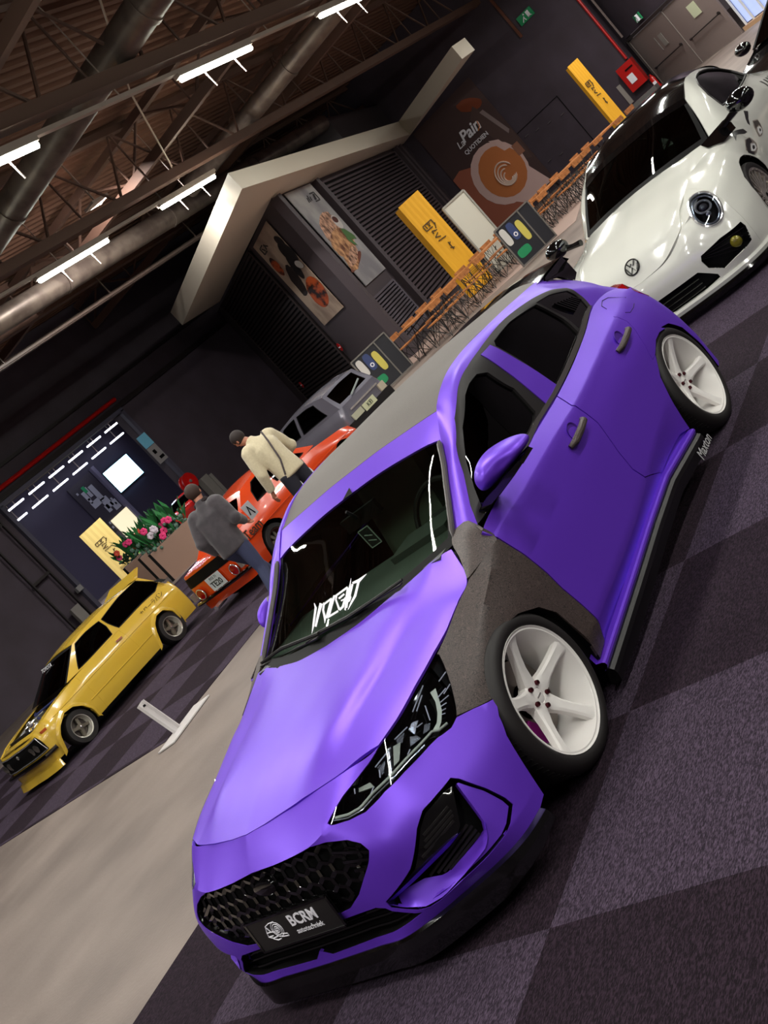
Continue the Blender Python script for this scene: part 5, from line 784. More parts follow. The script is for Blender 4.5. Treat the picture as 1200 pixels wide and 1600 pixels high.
    panel('pillar_trim', G, pl['bpillar'], PUR, car, step=.03, th=.008, off=.005, gap=.0)
    panel('belt_moulding', G, pl['belt_trim'], mat('satin_grey_trim', (.30, .28, .28), .35), car, step=.03, th=.012, off=.010, gap=0)
    panel('windshield', W, [(0, 0), (W.ks[3]+.01, 0), (W.ks[3]+.01, W.kt[-1]), (0, W.kt[-1])], glass('windshield_glass', (.86, .90, .87), .06), car, side='merge', sym=1, step=.05, th=.004, gap=0)
    # black ceramic band and cowl
    panel('windshield_band', W, [(0, 0), (.075, 0), (.075, W.kt[-1]), (0, W.kt[-1])], BLK_, car, side='merge', sym=1, step=.05, th=.003, off=.002, gap=0)
    kk = W.kt[-1]; panel('windshield_edge', W, [(0, kk-.035), (W.ks[3], kk-.03), (W.ks[3], kk), (0, kk)], BLK_, car, step=.05, th=.003, off=.002, gap=0)
    for sg in (1, -1):
        mb = MB(); e = G.ev([(0, t) for t in np.linspace(0, G.kt[-1], 24)])
        mb.tube([(p[0]+.004, p[1]*sg, p[2]+.008) for p in e], [.004]+[.013]*22+[.006], 8); mb.build('pillar_moulding', mat('satin_grey_trim', (.3, .28, .28), .35), car)
    # tailgate, rear shell, inner shell
    panel('tailgate', D, [(0, 0), (D.ks[-1], 0), (D.ks[-1], D.kt[-1]), (0, D.kt[-1])], GLOSS, car, step=.05, th=.01, gap=0)
    def shell(S, m_, off, name, rect=None, side='both', sym=None):
        r = rect or [(0, 0), (S.ks[-1], 0), (S.ks[-1], S.kt[-1]), (0, S.kt[-1])]
        return panel(name, S, r, m_, car, step=.07, th=.004, off=off, gap=0, side=side, sym=sym)
    shell(B, BLK_, -.03, 'inner_shell', [(B.ks[7]+.02, .02), (B.ks[13], .02), (B.ks[13], kt), (B.ks[7]+.02, kt)])
    shell(B, BLK_, -.03, 'inner_shell', [(B.ks[5]-.05, kt*.80), (B.ks[7]+.02, kt*.80), (B.ks[7]+.02, kt), (B.ks[5]-.05, kt)])
    shell(H, BLK_, -.02, 'hood_inner', [(0.01, 0), (H.ks[-1], 0), (H.ks[-1], H.kt[4]-.01), (0.01, H.kt[4]-.01)], 'merge', 1)
    u = MB(); u.box((-1.3, 0, .17), (3.9, 1.36, .05)); u.box((-1.35, 0, .5), (.04, 1.5, .5)) if False else None
    u.box((-.30, 0, .50), (.05, 1.3, .62)); u.box((.15, 0, .42), (1.1, 1.05, .42)); u.build('floor_pan', BLK_, car)
    # grille: backing, hexagon net, bars
    gb = panel('grille', B, pl['grille'], BLK_, car, side='merge', sym=0, step=.03, th=.006, off=-.05, gap=-.004)
    A = B.ev(resample(pl['grille'], .02)); Nn = B.nrm(resample(pl['grille'], .02)); keep = A[:, 1] > .002
    for sg in (1, -1):
        e = MB()
        a = (A-Nn*.002)*[1, sg, 1]; b = (A-Nn*.055)*[1, sg, 1]
        for i in range(len(a)-1):
            if keep[i] and keep[i+1]: e.add([a[i], a[i+1], b[i+1], b[i]], [(0, 1, 2, 3)])
        e.build('grille_surround', GLOSS, gb)
    mesh = MB(); gp = pl['grille']; st = .066; zt = stz_(B, 0, .34); 
    def hexpt(y, z, sg):
        s_ = y; return s_, z
    hexes = []
    for j in range(-1, 8):
        for i in range(-8, 9):
            y = i*st*1.0+(st*.5 if j % 2 else 0); z = .30+j*.050; hexes.append((y, z))
    def surf_at(y, z):
        s_ = abs(y); t_ = None
        # s nearly equals arc length from the centre
        q = np.array([s_*1.01, max(0, (z-.165))]); 
        for _ in range(5):
            p = B.ev([q])[0]; q = q+np.array([abs(y)-p[1], (z-p[2])*.9]); q = np.clip(q, 0, [B.ks[-1], kt])
        return q
    for y, z in hexes:
        ring = []
        ok = True
        for k in range(6):
            a = PI/6+k*PI/3; yy = y+st*.50*math.cos(a)*1.13; zz = z+.0335*math.sin(a); q = surf_at(yy, zz)
            if not pip(np.array([q]), gp)[0] and q[0] > .004: ok = False
            p = B.ev([q])[0]-B.nrm([q])[0]*.022; ring.append(Vector((p[0]-.0*abs(yy), math.copysign(p[1], yy), p[2])))
        c_ = sum(ring, Vector())/6
        if not pip(np.array([surf_at(y, z)]), gp)[0] and abs(y) > .01: continue
        for k in range(6):
            a, b = ring[k], ring[(k+1) % 6]
            if not (pip(np.array([surf_at(a.y, a.z)]), gp)[0] and pip(np.array([surf_at(b.y, b.z)]), gp)[0]) : continue
            mesh.bar(a, b, .016, .007, up=(1, 0, 0))
    mesh.build('grille_mesh', GLOSS, gb)
    for sg in (1, -1):
        bb = MB()
        for k in range(4):
            a = surf_at(.40+.02*k, .545-.045*k); b = surf_at(.56+.0*k, .475-.025*k)
            A_ = B.ev([a])[0]-B.nrm([a])[0]*.02; B_ = B.ev([b])[0]-B.nrm([b])[0]*.02
            bb.bar((A_[0], A_[1]*sg, A_[2]), (B_[0], B_[1]*sg, B_[2]), .012, .012)
        bb.build('grille_bars', GLOSS, gb)
    q = surf_at(0, .54); p = B.ev([q])[0]; em = MB(); em.lathe([(.001, .004), (.035, .004), (.045, .0), (.045, -.012), (.001, -.012)], 32, 'x', closed=False)
    em.V = [(p[0]-.008-v[0]*-1, v[1]*1.35, v[2]*.72+.53) for v in em.V]; em.build('emblem', GLOSS, gb)
    lg = panel('lower_grille', B, pl['lower_grille'], BLK_, car, side='merge', sym=0, step=.03, th=.006, off=-.05, gap=-.004)
    sl = MB()
    for z in (.225, .255, .285, .315):
        for sg in (1, -1):
            qs_ = [surf_at(y, z-.02*max(0, y-.3)) for y in np.linspace(.0, .62 if z < .28 else .5, 14)]; qs_ = [q for q in qs_ if pip(np.array([q]), pl['lower_grille'])[0] or q[0] < .01]
            pts = [B.ev([q])[0]-B.nrm([q])[0]*.03 for q in qs_]
            if len(pts) > 1: sl.tube([(p[0], p[1]*sg, p[2]) for p in pts], .006, 6)
    sl.build('grille_slats', GLOSS, lg)
    A = B.ev(resample(pl['lower_grille'], .02)); Nn = B.nrm(resample(pl['lower_grille'], .02))
    for sg in (1, -1):
        e = MB()
        a = (A-Nn*.002)*[1, sg, 1]; b = (A-Nn*.055)*[1, sg, 1]
        for i in range(len(a)-1):
            if A[i, 1] > .002 and A[i+1, 1] > .002: e.add([a[i], a[i+1], b[i+1], b[i]], [(0, 1, 2, 3)])
        e.build('grille_edge', BLK_, lg)
    # corner intakes
    for sg, side in ((1, 'L'), (-1, 'R')):
        f = lambda pts: np.array(pts)*[1, sg, 1]
        it = panel('corner_intake', B, pl['intake'], BLK_, car, side=side, step=.03, th=.005, off=-.11, gap=-.001)
        e = MB(); A = B.ev(resample(pl['intake'], .02)); Nn = B.nrm(resample(pl['intake'], .02)); a = f(A-Nn*.002); b = f(A-Nn*.115); a = np.vstack([a, a[:1]]); b = np.vstack([b, b[:1]]); ribbon(e, a, b); e.build('intake_edge', GLOSS, it)
        panel('intake_facet', B, pl['facet'], PUR, car, side=side, step=.025, th=.03, off=-.010, gap=.001).parent = it
        wi = MB(); a = rs3(f(L['wing_in']), 24); b = rs3(f(L['wing_out']), 24); ribbon(wi, a, b); c_ = b-np.array([.035, .03*sg, .02]); ribbon(wi, b, c_); wi.build('intake_blade', PUR, it, 60)
        bl = MB(); a = rs3(f(L['blade_a']), 16); b = rs3(f(L['blade_b']), 16); ribbon(bl, a, b); bl.build('blade_edge', PUR, it)
        panel('duct_lamp', B, pl['duct_lamp'], GLOSS, car, side=side, step=.03, th=.04, off=-.022, gap=.002).parent = it
        fi = MB()
        for pr in L['fins']: a, b = f(pr); fi.bar(a, b, .006, .008)
        for pr in L['fins2']: a, b = f(pr); fi.bar(a, b, .008, .008)
        fi.build('intake_fins', TRIM, it)
    # headlights
    hd = pl['headlight']
    for sg, side in ((1, 'L'), (-1, 'R')):
        h = panel('headlight', B, hd, GLOSS, car, side=side, step=.03, th=.006, off=-.05, gap=-.003)
        e = MB(); A = B.ev(resample(hd, .015)); Nn = B.nrm(resample(hd, .015)); a = (A-Nn*.003)*[1, sg, 1]; b = (A-Nn*.055)*[1, sg, 1]; ribbon(e, np.vstack([a, a[:1]]), np.vstack([b, b[:1]])); e.build('headlight_housing', GLOSS, h)
        panel('headlight_lens', B, hd, GLASS_C, car, side=side, step=.03, th=.003, off=.002, gap=.001).parent = h
        X = lambda pts: np.array(pts)*[1, sg, 1]
        t = MB(); t.tube(rs3(X(L['guide']), 40), .0048, 6); t.build('light_guide', LTUBE, h); t = MB(); t.tube(rs3(X(L['guide2']), 30), .0028, 6); t.build('light_guide_trim', CHR, h)
        t = MB(); a, b = X(L['drl'][0]), X(L['drl'][1]); ribbon(t, rs3(a, 16), rs3(b, 16)); t.build('daytime_light', mat('daytime_light_glow', (.86, .88, .78), .35, emit=.12), h)
        for k, q in enumerate(L['chm']):
            V = X(q); n_ = np.cross(V[1]-V[0], V[2]-V[0]); n_ = n_/np.linalg.norm(n_)*.012; t = MB(); t.add(list(V)+list(V+n_), [(0, 1, 2, 3), (4, 7, 6, 5), (0, 4, 5, 1), (1, 5, 6, 2), (2, 6, 7, 3), (3, 7, 4, 0)]); t.build('lamp_chamber', LTUBE if k in (0, 4) else CLEAR_SIL, h)
        for q in L['lnz']: V = X(q); t = MB(); t.bar(V[0], V[1], .0032, .003); t.build('lens_rib', WHT, h)
    # number plate
    pm = MB(); O = Vector((.905, .02, .372)); Xd = Vector((.0, 1, -.015)).normalized(); Yd = Vector((-.17, 0, 1)).normalized()
    M = Matrix((Vector((1, 0, .17)).normalized(), Xd, Yd)).transposed(); pm.box(O+Vector((-.004, 0, 0)), (.012, .50, .125), M=M)
    plate = pm.build('number_plate', mat('plate_black', (.085, .08, .085), .35), car)
    fr = MB()
    for a, b in (((-.25, -.0625), (.25, -.0625)), ((.25, -.0625), (.25, .0625)), ((.25, .0625), (-.25, .0625)), ((-.25, .0625), (-.25, -.0625))): fr.bar(O+Xd*a[0]+Yd*a[1], O+Xd*b[0]+Yd*b[1], .012, .008)
    fr.build('plate_frame', GLOSS, plate)
    Zp = Xd.cross(Yd).normalized()*.0035
    text('plate_lettering', 'BCRM', WHT, plate, O+Xd*.075+Yd*.018+Zp, Xd, Yd, .062, .002, bold=.0012)
    text('plate_lettering', 'autotechniek', WHT, plate, O+Xd*.078-Yd*.026+Zp, Xd, Yd, .030, .002)
    # line drawing of a car with a turbo
    lg_ = MB(); c0 = O-Xd*.115+Zp
    def L2(x, y): return c0+Xd*x+Yd*y
    for r_, cx_, cy_ in ((.030, .022, .006), (.022, .022, .006), (.013, .022, .006), (.006, .022, .006)):
        lg_.tube([L2(cx_+r_*math.cos(a), cy_+r_*math.sin(a)) for a in np.linspace(0, 2*PI, 25)[:-1]], .0018, 4, True)
    for pts in (((.0, .038), (-.03, .03), (-.045, .004), (-.05, -.012), (-.03, -.022), (.0, -.02)), ((-.045, .004), (-.02, .004), (.0, .0)), ((-.03, .028), (-.02, .006)), ((-.05, -.012), (-.02, -.012)), ((.022, -.026), (.06, -.03), (.06, -.02), (.035, -.016)), ((-.03, -.024), (-.01, -.034), (.01, -.032)), ((.0, .038), (.03, .038))):
        lg_.tube([L2(*p) for p in pts], .0024, 4)
    lg_.build('plate_drawing', WHT, plate)
    # splitter under the bumper
    s_ = [(0, .935, 0)]
    lip = B.ev([(s, 0) for s in np.linspace(0, B.ks[5]*.8+B.ks[4]*.2, 40)])
    nr = B.nrm([(s, .01) for s in np.linspace(0, B.ks[5]*.8+B.ks[4]*.2, 40)]); nr[:, 2] = 0; nr /= np.linalg.norm(nr, axis=1, keepdims=True)
    sp = MB()
    k = np.linspace(0, 1, 40); bulge = np.where(k < .42, 0.0, (k-.42)/.58)
    dz_ = np.array([0, 0, 1.])*np.interp(k, [0, .7, 1], [1, 1, .45])[:, None]
    rows = [lip-nr*.03+[0, 0, .0], lip+nr*.004+[0, 0, .004], lip+nr*(.014+.012*bulge[:, None])+np.array([0, 0, -.004]), lip+nr*(.020+.014*bulge[:, None])+dz_*-.045, lip+nr*(.020+.016*bulge[:, None])+dz_*-.098, lip-nr*.05+dz_*-.10]
    for sg in (1, -1):
        for a, b in zip(rows[:-1], rows[1:]): ribbon(sp, a*[1, sg, 1], b*[1, sg, 1])
    sp.build('front_splitter', GLOSS, car, 28)
    # side skirts
    xs = np.linspace(-.345, -2.23, 30); zt_ = np.interp(-xs, [.34, .91, 1.33, 1.70, 2.2], [.144, .178, .206, .222, .186])
    for sg in (1, -1):
        u = MB(); pr = [(.847, .05), (.851, .014), (.880, .010), (.8895, .004), (.891, -.006), (.882, -.022), (.86, -.03)]
        rows = [np.stack([xs, np.full(30, y*sg), zt_+dz], 1) for y, dz in pr]
        for a, b in zip(rows[:-1], rows[1:]): ribbon(u, a, b)
        u.build('side_skirt', PUR, car, 28)
        u = MB(); pr = [(.872, -.020), (.888, -.026), (.900, -.040), (.903, -.06), (.895, -.11), (.84, -.115)]
        rows = [np.stack([xs, np.full(30, y*sg), np.maximum(zt_+dz, .05)], 1) for y, dz in pr]
        for a, b in zip(rows[:-1], rows[1:]): ribbon(u, a, b)
        for a in (0, -1): u.add([r[a] for r in rows], [tuple(range(len(rows)))])
        u.build('skirt_extension', mat('satin_black', (.035, .03, .035), .35), car, 28)
    text('skirt_lettering', 'Maxton', mat('silver_print', (.7, .7, .7), .3), car, (-2.10, .935, .12), (-1, 0, .02), (0, -.15, 1), .075, .002, shear=.3)
    # spoiler
    s2 = MB()
    for sg in (1,):
        prof = [(-2.60, 1.300, 1.285), (-2.85, 1.300, 1.262), (-3.02, 1.298, 1.235), (-3.14, 1.288, 1.25), (-3.17, 1.275, 1.25)]
        ys = np.linspace(-.56, .56, 17)
        top = []; bot = []
        for y in ys:
            f = (abs(y)/.56)**2
            top.append([(x+.07*f, y*(1-.04*(i > 2)), zt2-.055*f) for i, (x, zt2, zb2) in enumerate(prof)]); bot.append([(x+.07*f, y, zb2-.06*f) for x, zt2, zb2 in prof])
        for i in range(16):
            for j in range(4):
                s2.add([top[i][j], top[i][j+1], top[i+1][j+1], top[i+1][j]], [(0, 1, 2, 3)]); s2.add([bot[i][j], bot[i+1][j], bot[i+1][j+1], bot[i][j+1]], [(0, 1, 2, 3)])
        for i in range(16): s2.add([top[i][4], bot[i][4], bot[i+1][4], top[i+1][4]], [(0, 1, 2, 3)])
        for k_, i in ((1, 16), (-1, 0)):
            y = ys[i]; s2.add([(-2.70, y, 1.235), (-3.05, y*.97, 1.232), (-3.09, y*.95, 1.17), (-3.10, y*.93, 1.10), (-3.02, y*.93, 1.08), (-2.9, y*.93, 1.17), (-2.70, y*.98, 1.22)], [tuple(range(7))])
            s2.add([(-2.70, y+.012*k_, 1.235), (-3.05, y*.97+.012*k_, 1.232), (-3.09, y*.95+.012*k_, 1.17), (-3.10, y*.93+.02*k_, 1.10), (-3.02, y*.93+.02*k_, 1.08), (-2.9, y*.93+.015*k_, 1.17), (-2.70, y*.98+.012*k_, 1.22)], [tuple(range(7))])
    s2.build('rear_spoiler', GLOSS, car, 40)
    # tail lights
    for sg in (1, -1):
        t = MB(); pts = [(-2.985, .765, .862), (-3.03, .74, .895), (-3.12, .66, .905), (-3.26, .50, .90), (-3.27, .5, .80), (-3.14, .70, .775), (-3.045, .81, .745), (-3.005, .80, .80)]
        pts = [(x, y*sg, z) for x, y, z in pts]; t.add(pts+[(x+.06, y-.03*sg, z) for x, y, z in pts], [tuple(range(8)), tuple(range(15, 7, -1))]+[(i, (i+1) % 8, (i+1) % 8+8, i+8) for i in range(8)]); t.build('tail_light', REDL, car, 20)
    # mirrors: shell lofted through its front outline
    out = [(.84, 1.005), (.885, 1.050), (.935, 1.058), (1.02, 1.048), (1.085, 1.025), (1.108, .998), (1.09, .978), (1.03, .962), (.93, .942), (.855, .930), (.835, .955)]
    fold = lambda V: [((x-.13-(abs(y)-.84)*.45), -(.775+(abs(y)-.84)*.45), z) if y < 0 else (x, y, z) for x, y, z in V]
    for sg in (1, -1):
        cy = np.mean([a for a, b in out]); cz = np.mean([b for a, b in out]); V = []; rings = [(.03, 1.0), (.0, 1.0), (-.0, 1.0), (.05, .93), (.085, .72), (.105, .40)]
        rings = [(-.045, .96), (-.03, 1.0), (.02, .98), (.06, .84), (.085, .58), (.098, .25)]
        for dx, s in rings:
            for y, z in out: V.append((-.60+dx+(cy-y)*-.0-(y-.84)*-.0+(-.22*(y-.84)), (cy+(y-cy)*s)*sg, cz+(z-cz)*s))
        n = len(out); Fm = [(i*n+j, i*n+(j+1) % n, (i+1)*n+(j+1) % n, (i+1)*n+j) for i in range(len(rings)-1) for j in range(n)]+[tuple((len(rings)-1)*n+j for j in range(n))]
        mm = obj('wing_mirror', fold(V), Fm, PUR, car, 60)
        md = mm.modifiers.new('s', 'SUBSURF'); md.levels = md.render_levels = 2
        g = MB(); g.add([(-.643-.22*(y-.84), (cy+(y-cy)*.93)*sg, cz+(z-cz)*.93) for y, z in out], [tuple(range(n))]); g.V = fold(g.V); g.build('mirror_glass', CHR, mm)
        a = MB(); st_ = [(1.07, .965), (1.0, .955), (.92, .935), (.86, .925), (.80, .90), (.77, .862), (.80, .868), (.86, .888), (.93, .905), (1.02, .93), (1.08, .95)]
        a.prism([(y, z) for y, z in st_], -.655, -.535, lambda y, z, h: (h-.22*(y-.84)*(.6), y*sg, z)); a.V = fold(a.V); ar = a.build('mirror_foot', GLOSS, mm, 30); b_ = ar.modifiers.new('b', 'BEVEL'); b_.width = .01; b_.segments = 2
    # door handles with their cups
    for (a, b), drs in ((L['handleF'], d1), (L['handleR'], d2)):
        for sg, dr in ((1, drs[0]), (-1, drs[1])):
            A_ = np.array(a); B_ = np.array(b); mid = (A_+B_)/2; h = MB()
            h.tube([A_*[1, sg, 1]+[0, .004*sg, 0], A_*[1, sg, 1]*1+(B_-A_)*[1, sg, 1]*.12+[0, .026*sg, 0], mid*[1, sg, 1]+[0, .032*sg, 0], B_*[1, sg, 1]-(B_-A_)*[1, sg, 1]*.12+[0, .026*sg, 0], B_*[1, sg, 1]+[0, .004*sg, 0]], [.012, .017, .018, .017, .012], 10)
            h.build('door_handle', PAT, dr)
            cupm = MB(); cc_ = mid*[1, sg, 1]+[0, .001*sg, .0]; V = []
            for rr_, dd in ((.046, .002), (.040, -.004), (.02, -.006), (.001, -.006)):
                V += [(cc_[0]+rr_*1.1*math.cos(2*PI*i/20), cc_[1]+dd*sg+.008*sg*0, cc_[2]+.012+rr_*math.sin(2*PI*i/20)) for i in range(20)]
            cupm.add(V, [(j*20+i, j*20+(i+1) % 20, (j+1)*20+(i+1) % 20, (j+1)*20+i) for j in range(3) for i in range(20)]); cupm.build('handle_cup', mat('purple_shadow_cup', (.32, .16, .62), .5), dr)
    fu = MB()
    for ln in L['fuel']: fu.tube(ln, .0018, 5)
    fu.build('fuel_flap_seam', BLK_, car)
    # windshield lettering, roof mark, wipers
    tx = MB()
    for poly in TEXT: tri_ = geometry.tessellate_polygon([[Vector(p) for p in poly]]); tx.add(poly, [tuple(t) for t in tri_])
    tx.build('windshield_lettering', mat('sticker_white', (.95, .93, .97), .6), car)
    m_ = MB(); m_.add([(-.9324, -.0638, 1.2027), (-.9721, -.0157, 1.2250), (-.930, .0127, 1.2015)], [(0, 1, 2)]); m_.build('roof_triangle_mark', BLK_, car)
    for pts in (((-.42, -.70, .892), (-.32, -.41, .924), (-.226, -.056, .915)), ((-.25, -.16, .917), (-.2168, .15, .908), (-.237, .326, .905), (-.262, .48, .905))):
        t = MB(); t.tube(pts, [.007, .009, .008, .006][:len(pts)], 6); t.bar(Vector(pts[0])+Vector((.015, 0, -.008)), Vector(pts[-1])+Vector((.02, 0, -.008)), .018, .006); t.build('wiper', TRIM, car)
    # cabin
    db = MB(); db.box((-.55, 0, .80), (.46, 1.30, .16)); db.box((-.72, .36, .86), (.20, .36, .10)); db.box((-.80, 0, .70), (.14, 1.3, .25)); db.build('dashboard', mat('dash_plastic', (.26, .27, .26), .5), car)
    steering(car, -.90, .36, .86)
    for y in (.36, -.36): seat(car, -1.35, y, .34, mat('grey_green_seat', (.62, .64, .58), .8))
    r = MB(); r.box((-2.15, 0, .50), (.5, 1.2, .18)); r.box((-2.42, 0, .78), (.15, 1.2, .6), M=Matrix.Rotation(math.radians(-15), 3, 'Y')); r.build('rear_seat', SEAT, car)
    iv = MB(); iv.box((-.86, .02, 1.10), (.03, .24, .07)); iv.tube([(-.84, .02, 1.10), (-.80, .02, 1.17)], .008, 6); iv.build('interior_mirror', BLK_, car)
    tg = MB(); tg.box((-.83, .0, 1.005), (.008, .07, .10)); t_ = tg.build('hanging_tag', mat('tag_dark', (.12, .12, .12), .5), car)
    fr = MB(); 
    for a, b in (((-.035, -.05), (.035, -.05)), ((.035, -.05), (.035, .05)), ((.035, .05), (-.035, .05)), ((-.035, .05), (-.035, -.05)), ((-.02, .02), (.02, .0)), ((-.02, -.01), (.02, -.03))): fr.bar((-.825, a[0], 1.005+a[1]), (-.825, b[0], 1.005+b[1]), .004)
    fr.build('tag_outline', mat('tag_line', (.7, .72, .7), .5), t_)
    # wheels
    lowgap_wheel(car, (0, .898, .318), 1, (0, 0, .03), 28.)
    lowgap_wheel(car, (-2.655, .893, .320), 1, (0.025, 0, 0), 41.)
    lowgap_wheel(car, (0, -.898, .318), -1, (0, 0, PI-.03), 28., True)
    lowgap_wheel(car, (-2.655, -.893, .320), -1, (-.025, 0, PI), 41., True, False)
    return car
def stz_(S, s, z):
    t = np.linspace(0, S.kt[-1], 200); q = S.ev(np.stack([np.full(200, s), t], 1)); return float(t[np.abs(q[:, 2]-z).argmin()])
def inv_near(S, p):
    if not hasattr(S, '_nr'):
        a, b = np.meshgrid(np.linspace(0, S.ks[-1], 300), np.linspace(0, S.kt[-1], 120), indexing='ij'); S._st = np.stack([a.ravel(), b.ravel()], 1); S._nr = S.ev(S._st)
    return S._st[np.linalg.norm(S._nr-np.array(p), axis=1).argmin()]
build_purple()
# ================================================================ the other cars
def xz_st(S, x, z, ymin=.3):
    inv_near(S, (0, 0, 0)); d = np.hypot(S._nr[:, 0]-x, S._nr[:, 2]-z)+np.where(np.abs(S._nr[:, 1]) < ymin, 5, 0); return [float(v) for v in S._st[d.argmin()]]
def arch_pts(S, cx, cz, R, zb, n=15):
    out = []
    for i in range(n):
        a = PI+.35-(PI+.7)*i/(n-1); a = PI-a  # front to rear
        x = cx+R*math.cos(a); z = cz+R*math.sin(a)
        if z < zb: continue
        out.append(xz_st(S, x, z, .5))
    out.sort(key=lambda p: p[0]); out[0][1] = 0.; out[-1][1] = 0.; return out
def body_panels(r, S, paint, a1, a2, cuts, names, th=.012, holes=None, step=.045, gap=.0015):
    """lower body cut by the s values in cuts, wheel arches a1 and a2 taken out of the bottom edge"""
    kt = S.kt[-1]; c = [0.]+list(cuts)+[float(S.ks[-1])]; out = {}
    for i, nm in enumerate(names):
        s0, s1 = c[i], c[i+1]; lo = [(s0, 0)]
        for A in (a1, a2):
            if s0 < A[0][0] < s1: lo += [tuple(p) for p in A]
        lo += [(s1, 0), (s1, kt), (s0, kt)]
        ends = i == 0 or i == len(names)-1
        hs = (holes or {}).get(nm, [])
        out[nm] = panel(nm, S, lo, paint, r, hs, side='merge' if ends else 'both', sym=0 if i == 0 else None, step=step, th=th, gap=0 if ends else gap)
    return out
def arch_liner(r, S, A, dy=.35):
    P = rs3(S.ev(A), 26)
    for sg in (1, -1):
        mb = MB(); a = P*[1, sg, 1]; ribbon(mb, a, a+np.array([0, -dy*sg, .0])); mb.build('arch_lining', BLK_, r)
def car_wheel(r, hub, sg, rr, rt, wd, style, rm, rz=0, camber=0):
    m = MB(); lip = [(rr*.93, -.002), (rr, .004), (rr*1.0, -.012), (rr*.93, -.02), (rr*.88, -wd*.35), (rr*.80, -wd*.42), (rr*.80, -wd*.9), (rr, -wd*.97), (rr, -wd), (rr*.77, -wd), (rr*.77, -wd*.4), (rr*.86, -wd*.3), (rr*.91, -.01)]; m.lathe(lip, 40)
    w = m.build('wheel', mat('polished_dish', (.80, .78, .74), .22, .55) if rm is CHR else rm, r, 30, loc=hub, rot=(camber*sg, 0, rz if sg > 0 else PI-rz))
    s = MB(); dish = -wd*.38
    if style == 'mesh':
        n = 20
        for k in range(n):
            a = 2*PI*k/n
            for da in (-.16, .16):
                p = Vector((rr*.28*math.cos(a), -.035, rr*.28*math.sin(a))); q = Vector((rr*.92*math.cos(a+da), -.014, rr*.92*math.sin(a+da))); s.bar(p, q, .010, .014, up=(0, 1, 0))
            s.lathe([(.001, 0), (.006, 0), (.006, -.01), (.001, -.01)], 6, c=(rr*.94*math.cos(a), .002, rr*.94*math.sin(a)), closed=False)
        s.lathe([(.001, -.02), (rr*.3, -.025), (rr*.3, -.06), (.001, -.06)], 24, closed=False)
    else:
        n = style
        for k in range(n):
            a = 2*PI*k/n+.3; p = Vector((rr*.12*math.cos(a), dish+.02, rr*.12*math.sin(a))); q = Vector((rr*.84*math.cos(a), dish+.005, rr*.84*math.sin(a))); s.bar(p, q, rr*.26, .035, up=(0, 1, 0))
        s.lathe([(.001, dish+.035), (rr*.28, dish+.03), (rr*.30, dish-.02), (.001, dish-.02)], 20, closed=False)
    s.build('wheel_spokes', rm if style == 'mesh' else mat('spoke_gunmetal', (.50, .47, .42), .35, .5), w)
    c = MB(); c.lathe([(.001, (-.015 if style == 'mesh' else dish+.05)), (rr*.10, (-.018 if style == 'mesh' else dish+.045)), (rr*.10, -.08), (.001, -.08)], 14, closed=False); c.build('wheel_cap', BLK_ if style == 'mesh' else CHR, w)
    t = MB(); t.lathe([(rr*.99, -.002), (rr*1.05, .008), (rt*.96, .006), (rt, -.02), (rt, -wd+.02), (rt*.96, -wd-.006), (rr*1.04, -wd-.004), (rr*.98, -wd*.97), (rr*.97, -wd*.5)], 44); t.build('tyre', RUB, w, 40)
    b = MB(); b.lathe([(.05, -wd*.55), (rr*.72, -wd*.55), (rr*.72, -wd*.62), (.05, -wd*.62)], 28); b.build('brake_disc', STEEL, w)
    return w
def frac(S, pts): return [(a*float(S.ks[-1]), b*float(S.kt[-1])) for a, b in pts]
def cabin(r, x0, x1, hw, z, drv=1, col=None):
    seat(r, x0-.55, hw*.45, z, col); seat(r, x0-.55, -hw*.45, z, col); m = MB(); m.box((x0-.05, 0, z+.42), (.3, hw*1.7, .16)); m.build('dashboard', TRIM, r); steering(r, x0-.28, hw*.42*drv, z+.48, .17)
    m = MB(); m.box(((x0+x1)/2, 0, z-.08), (abs(x0-x1)+.7, hw*1.7, .04)); m.build('floor_pan', BLK_, r)
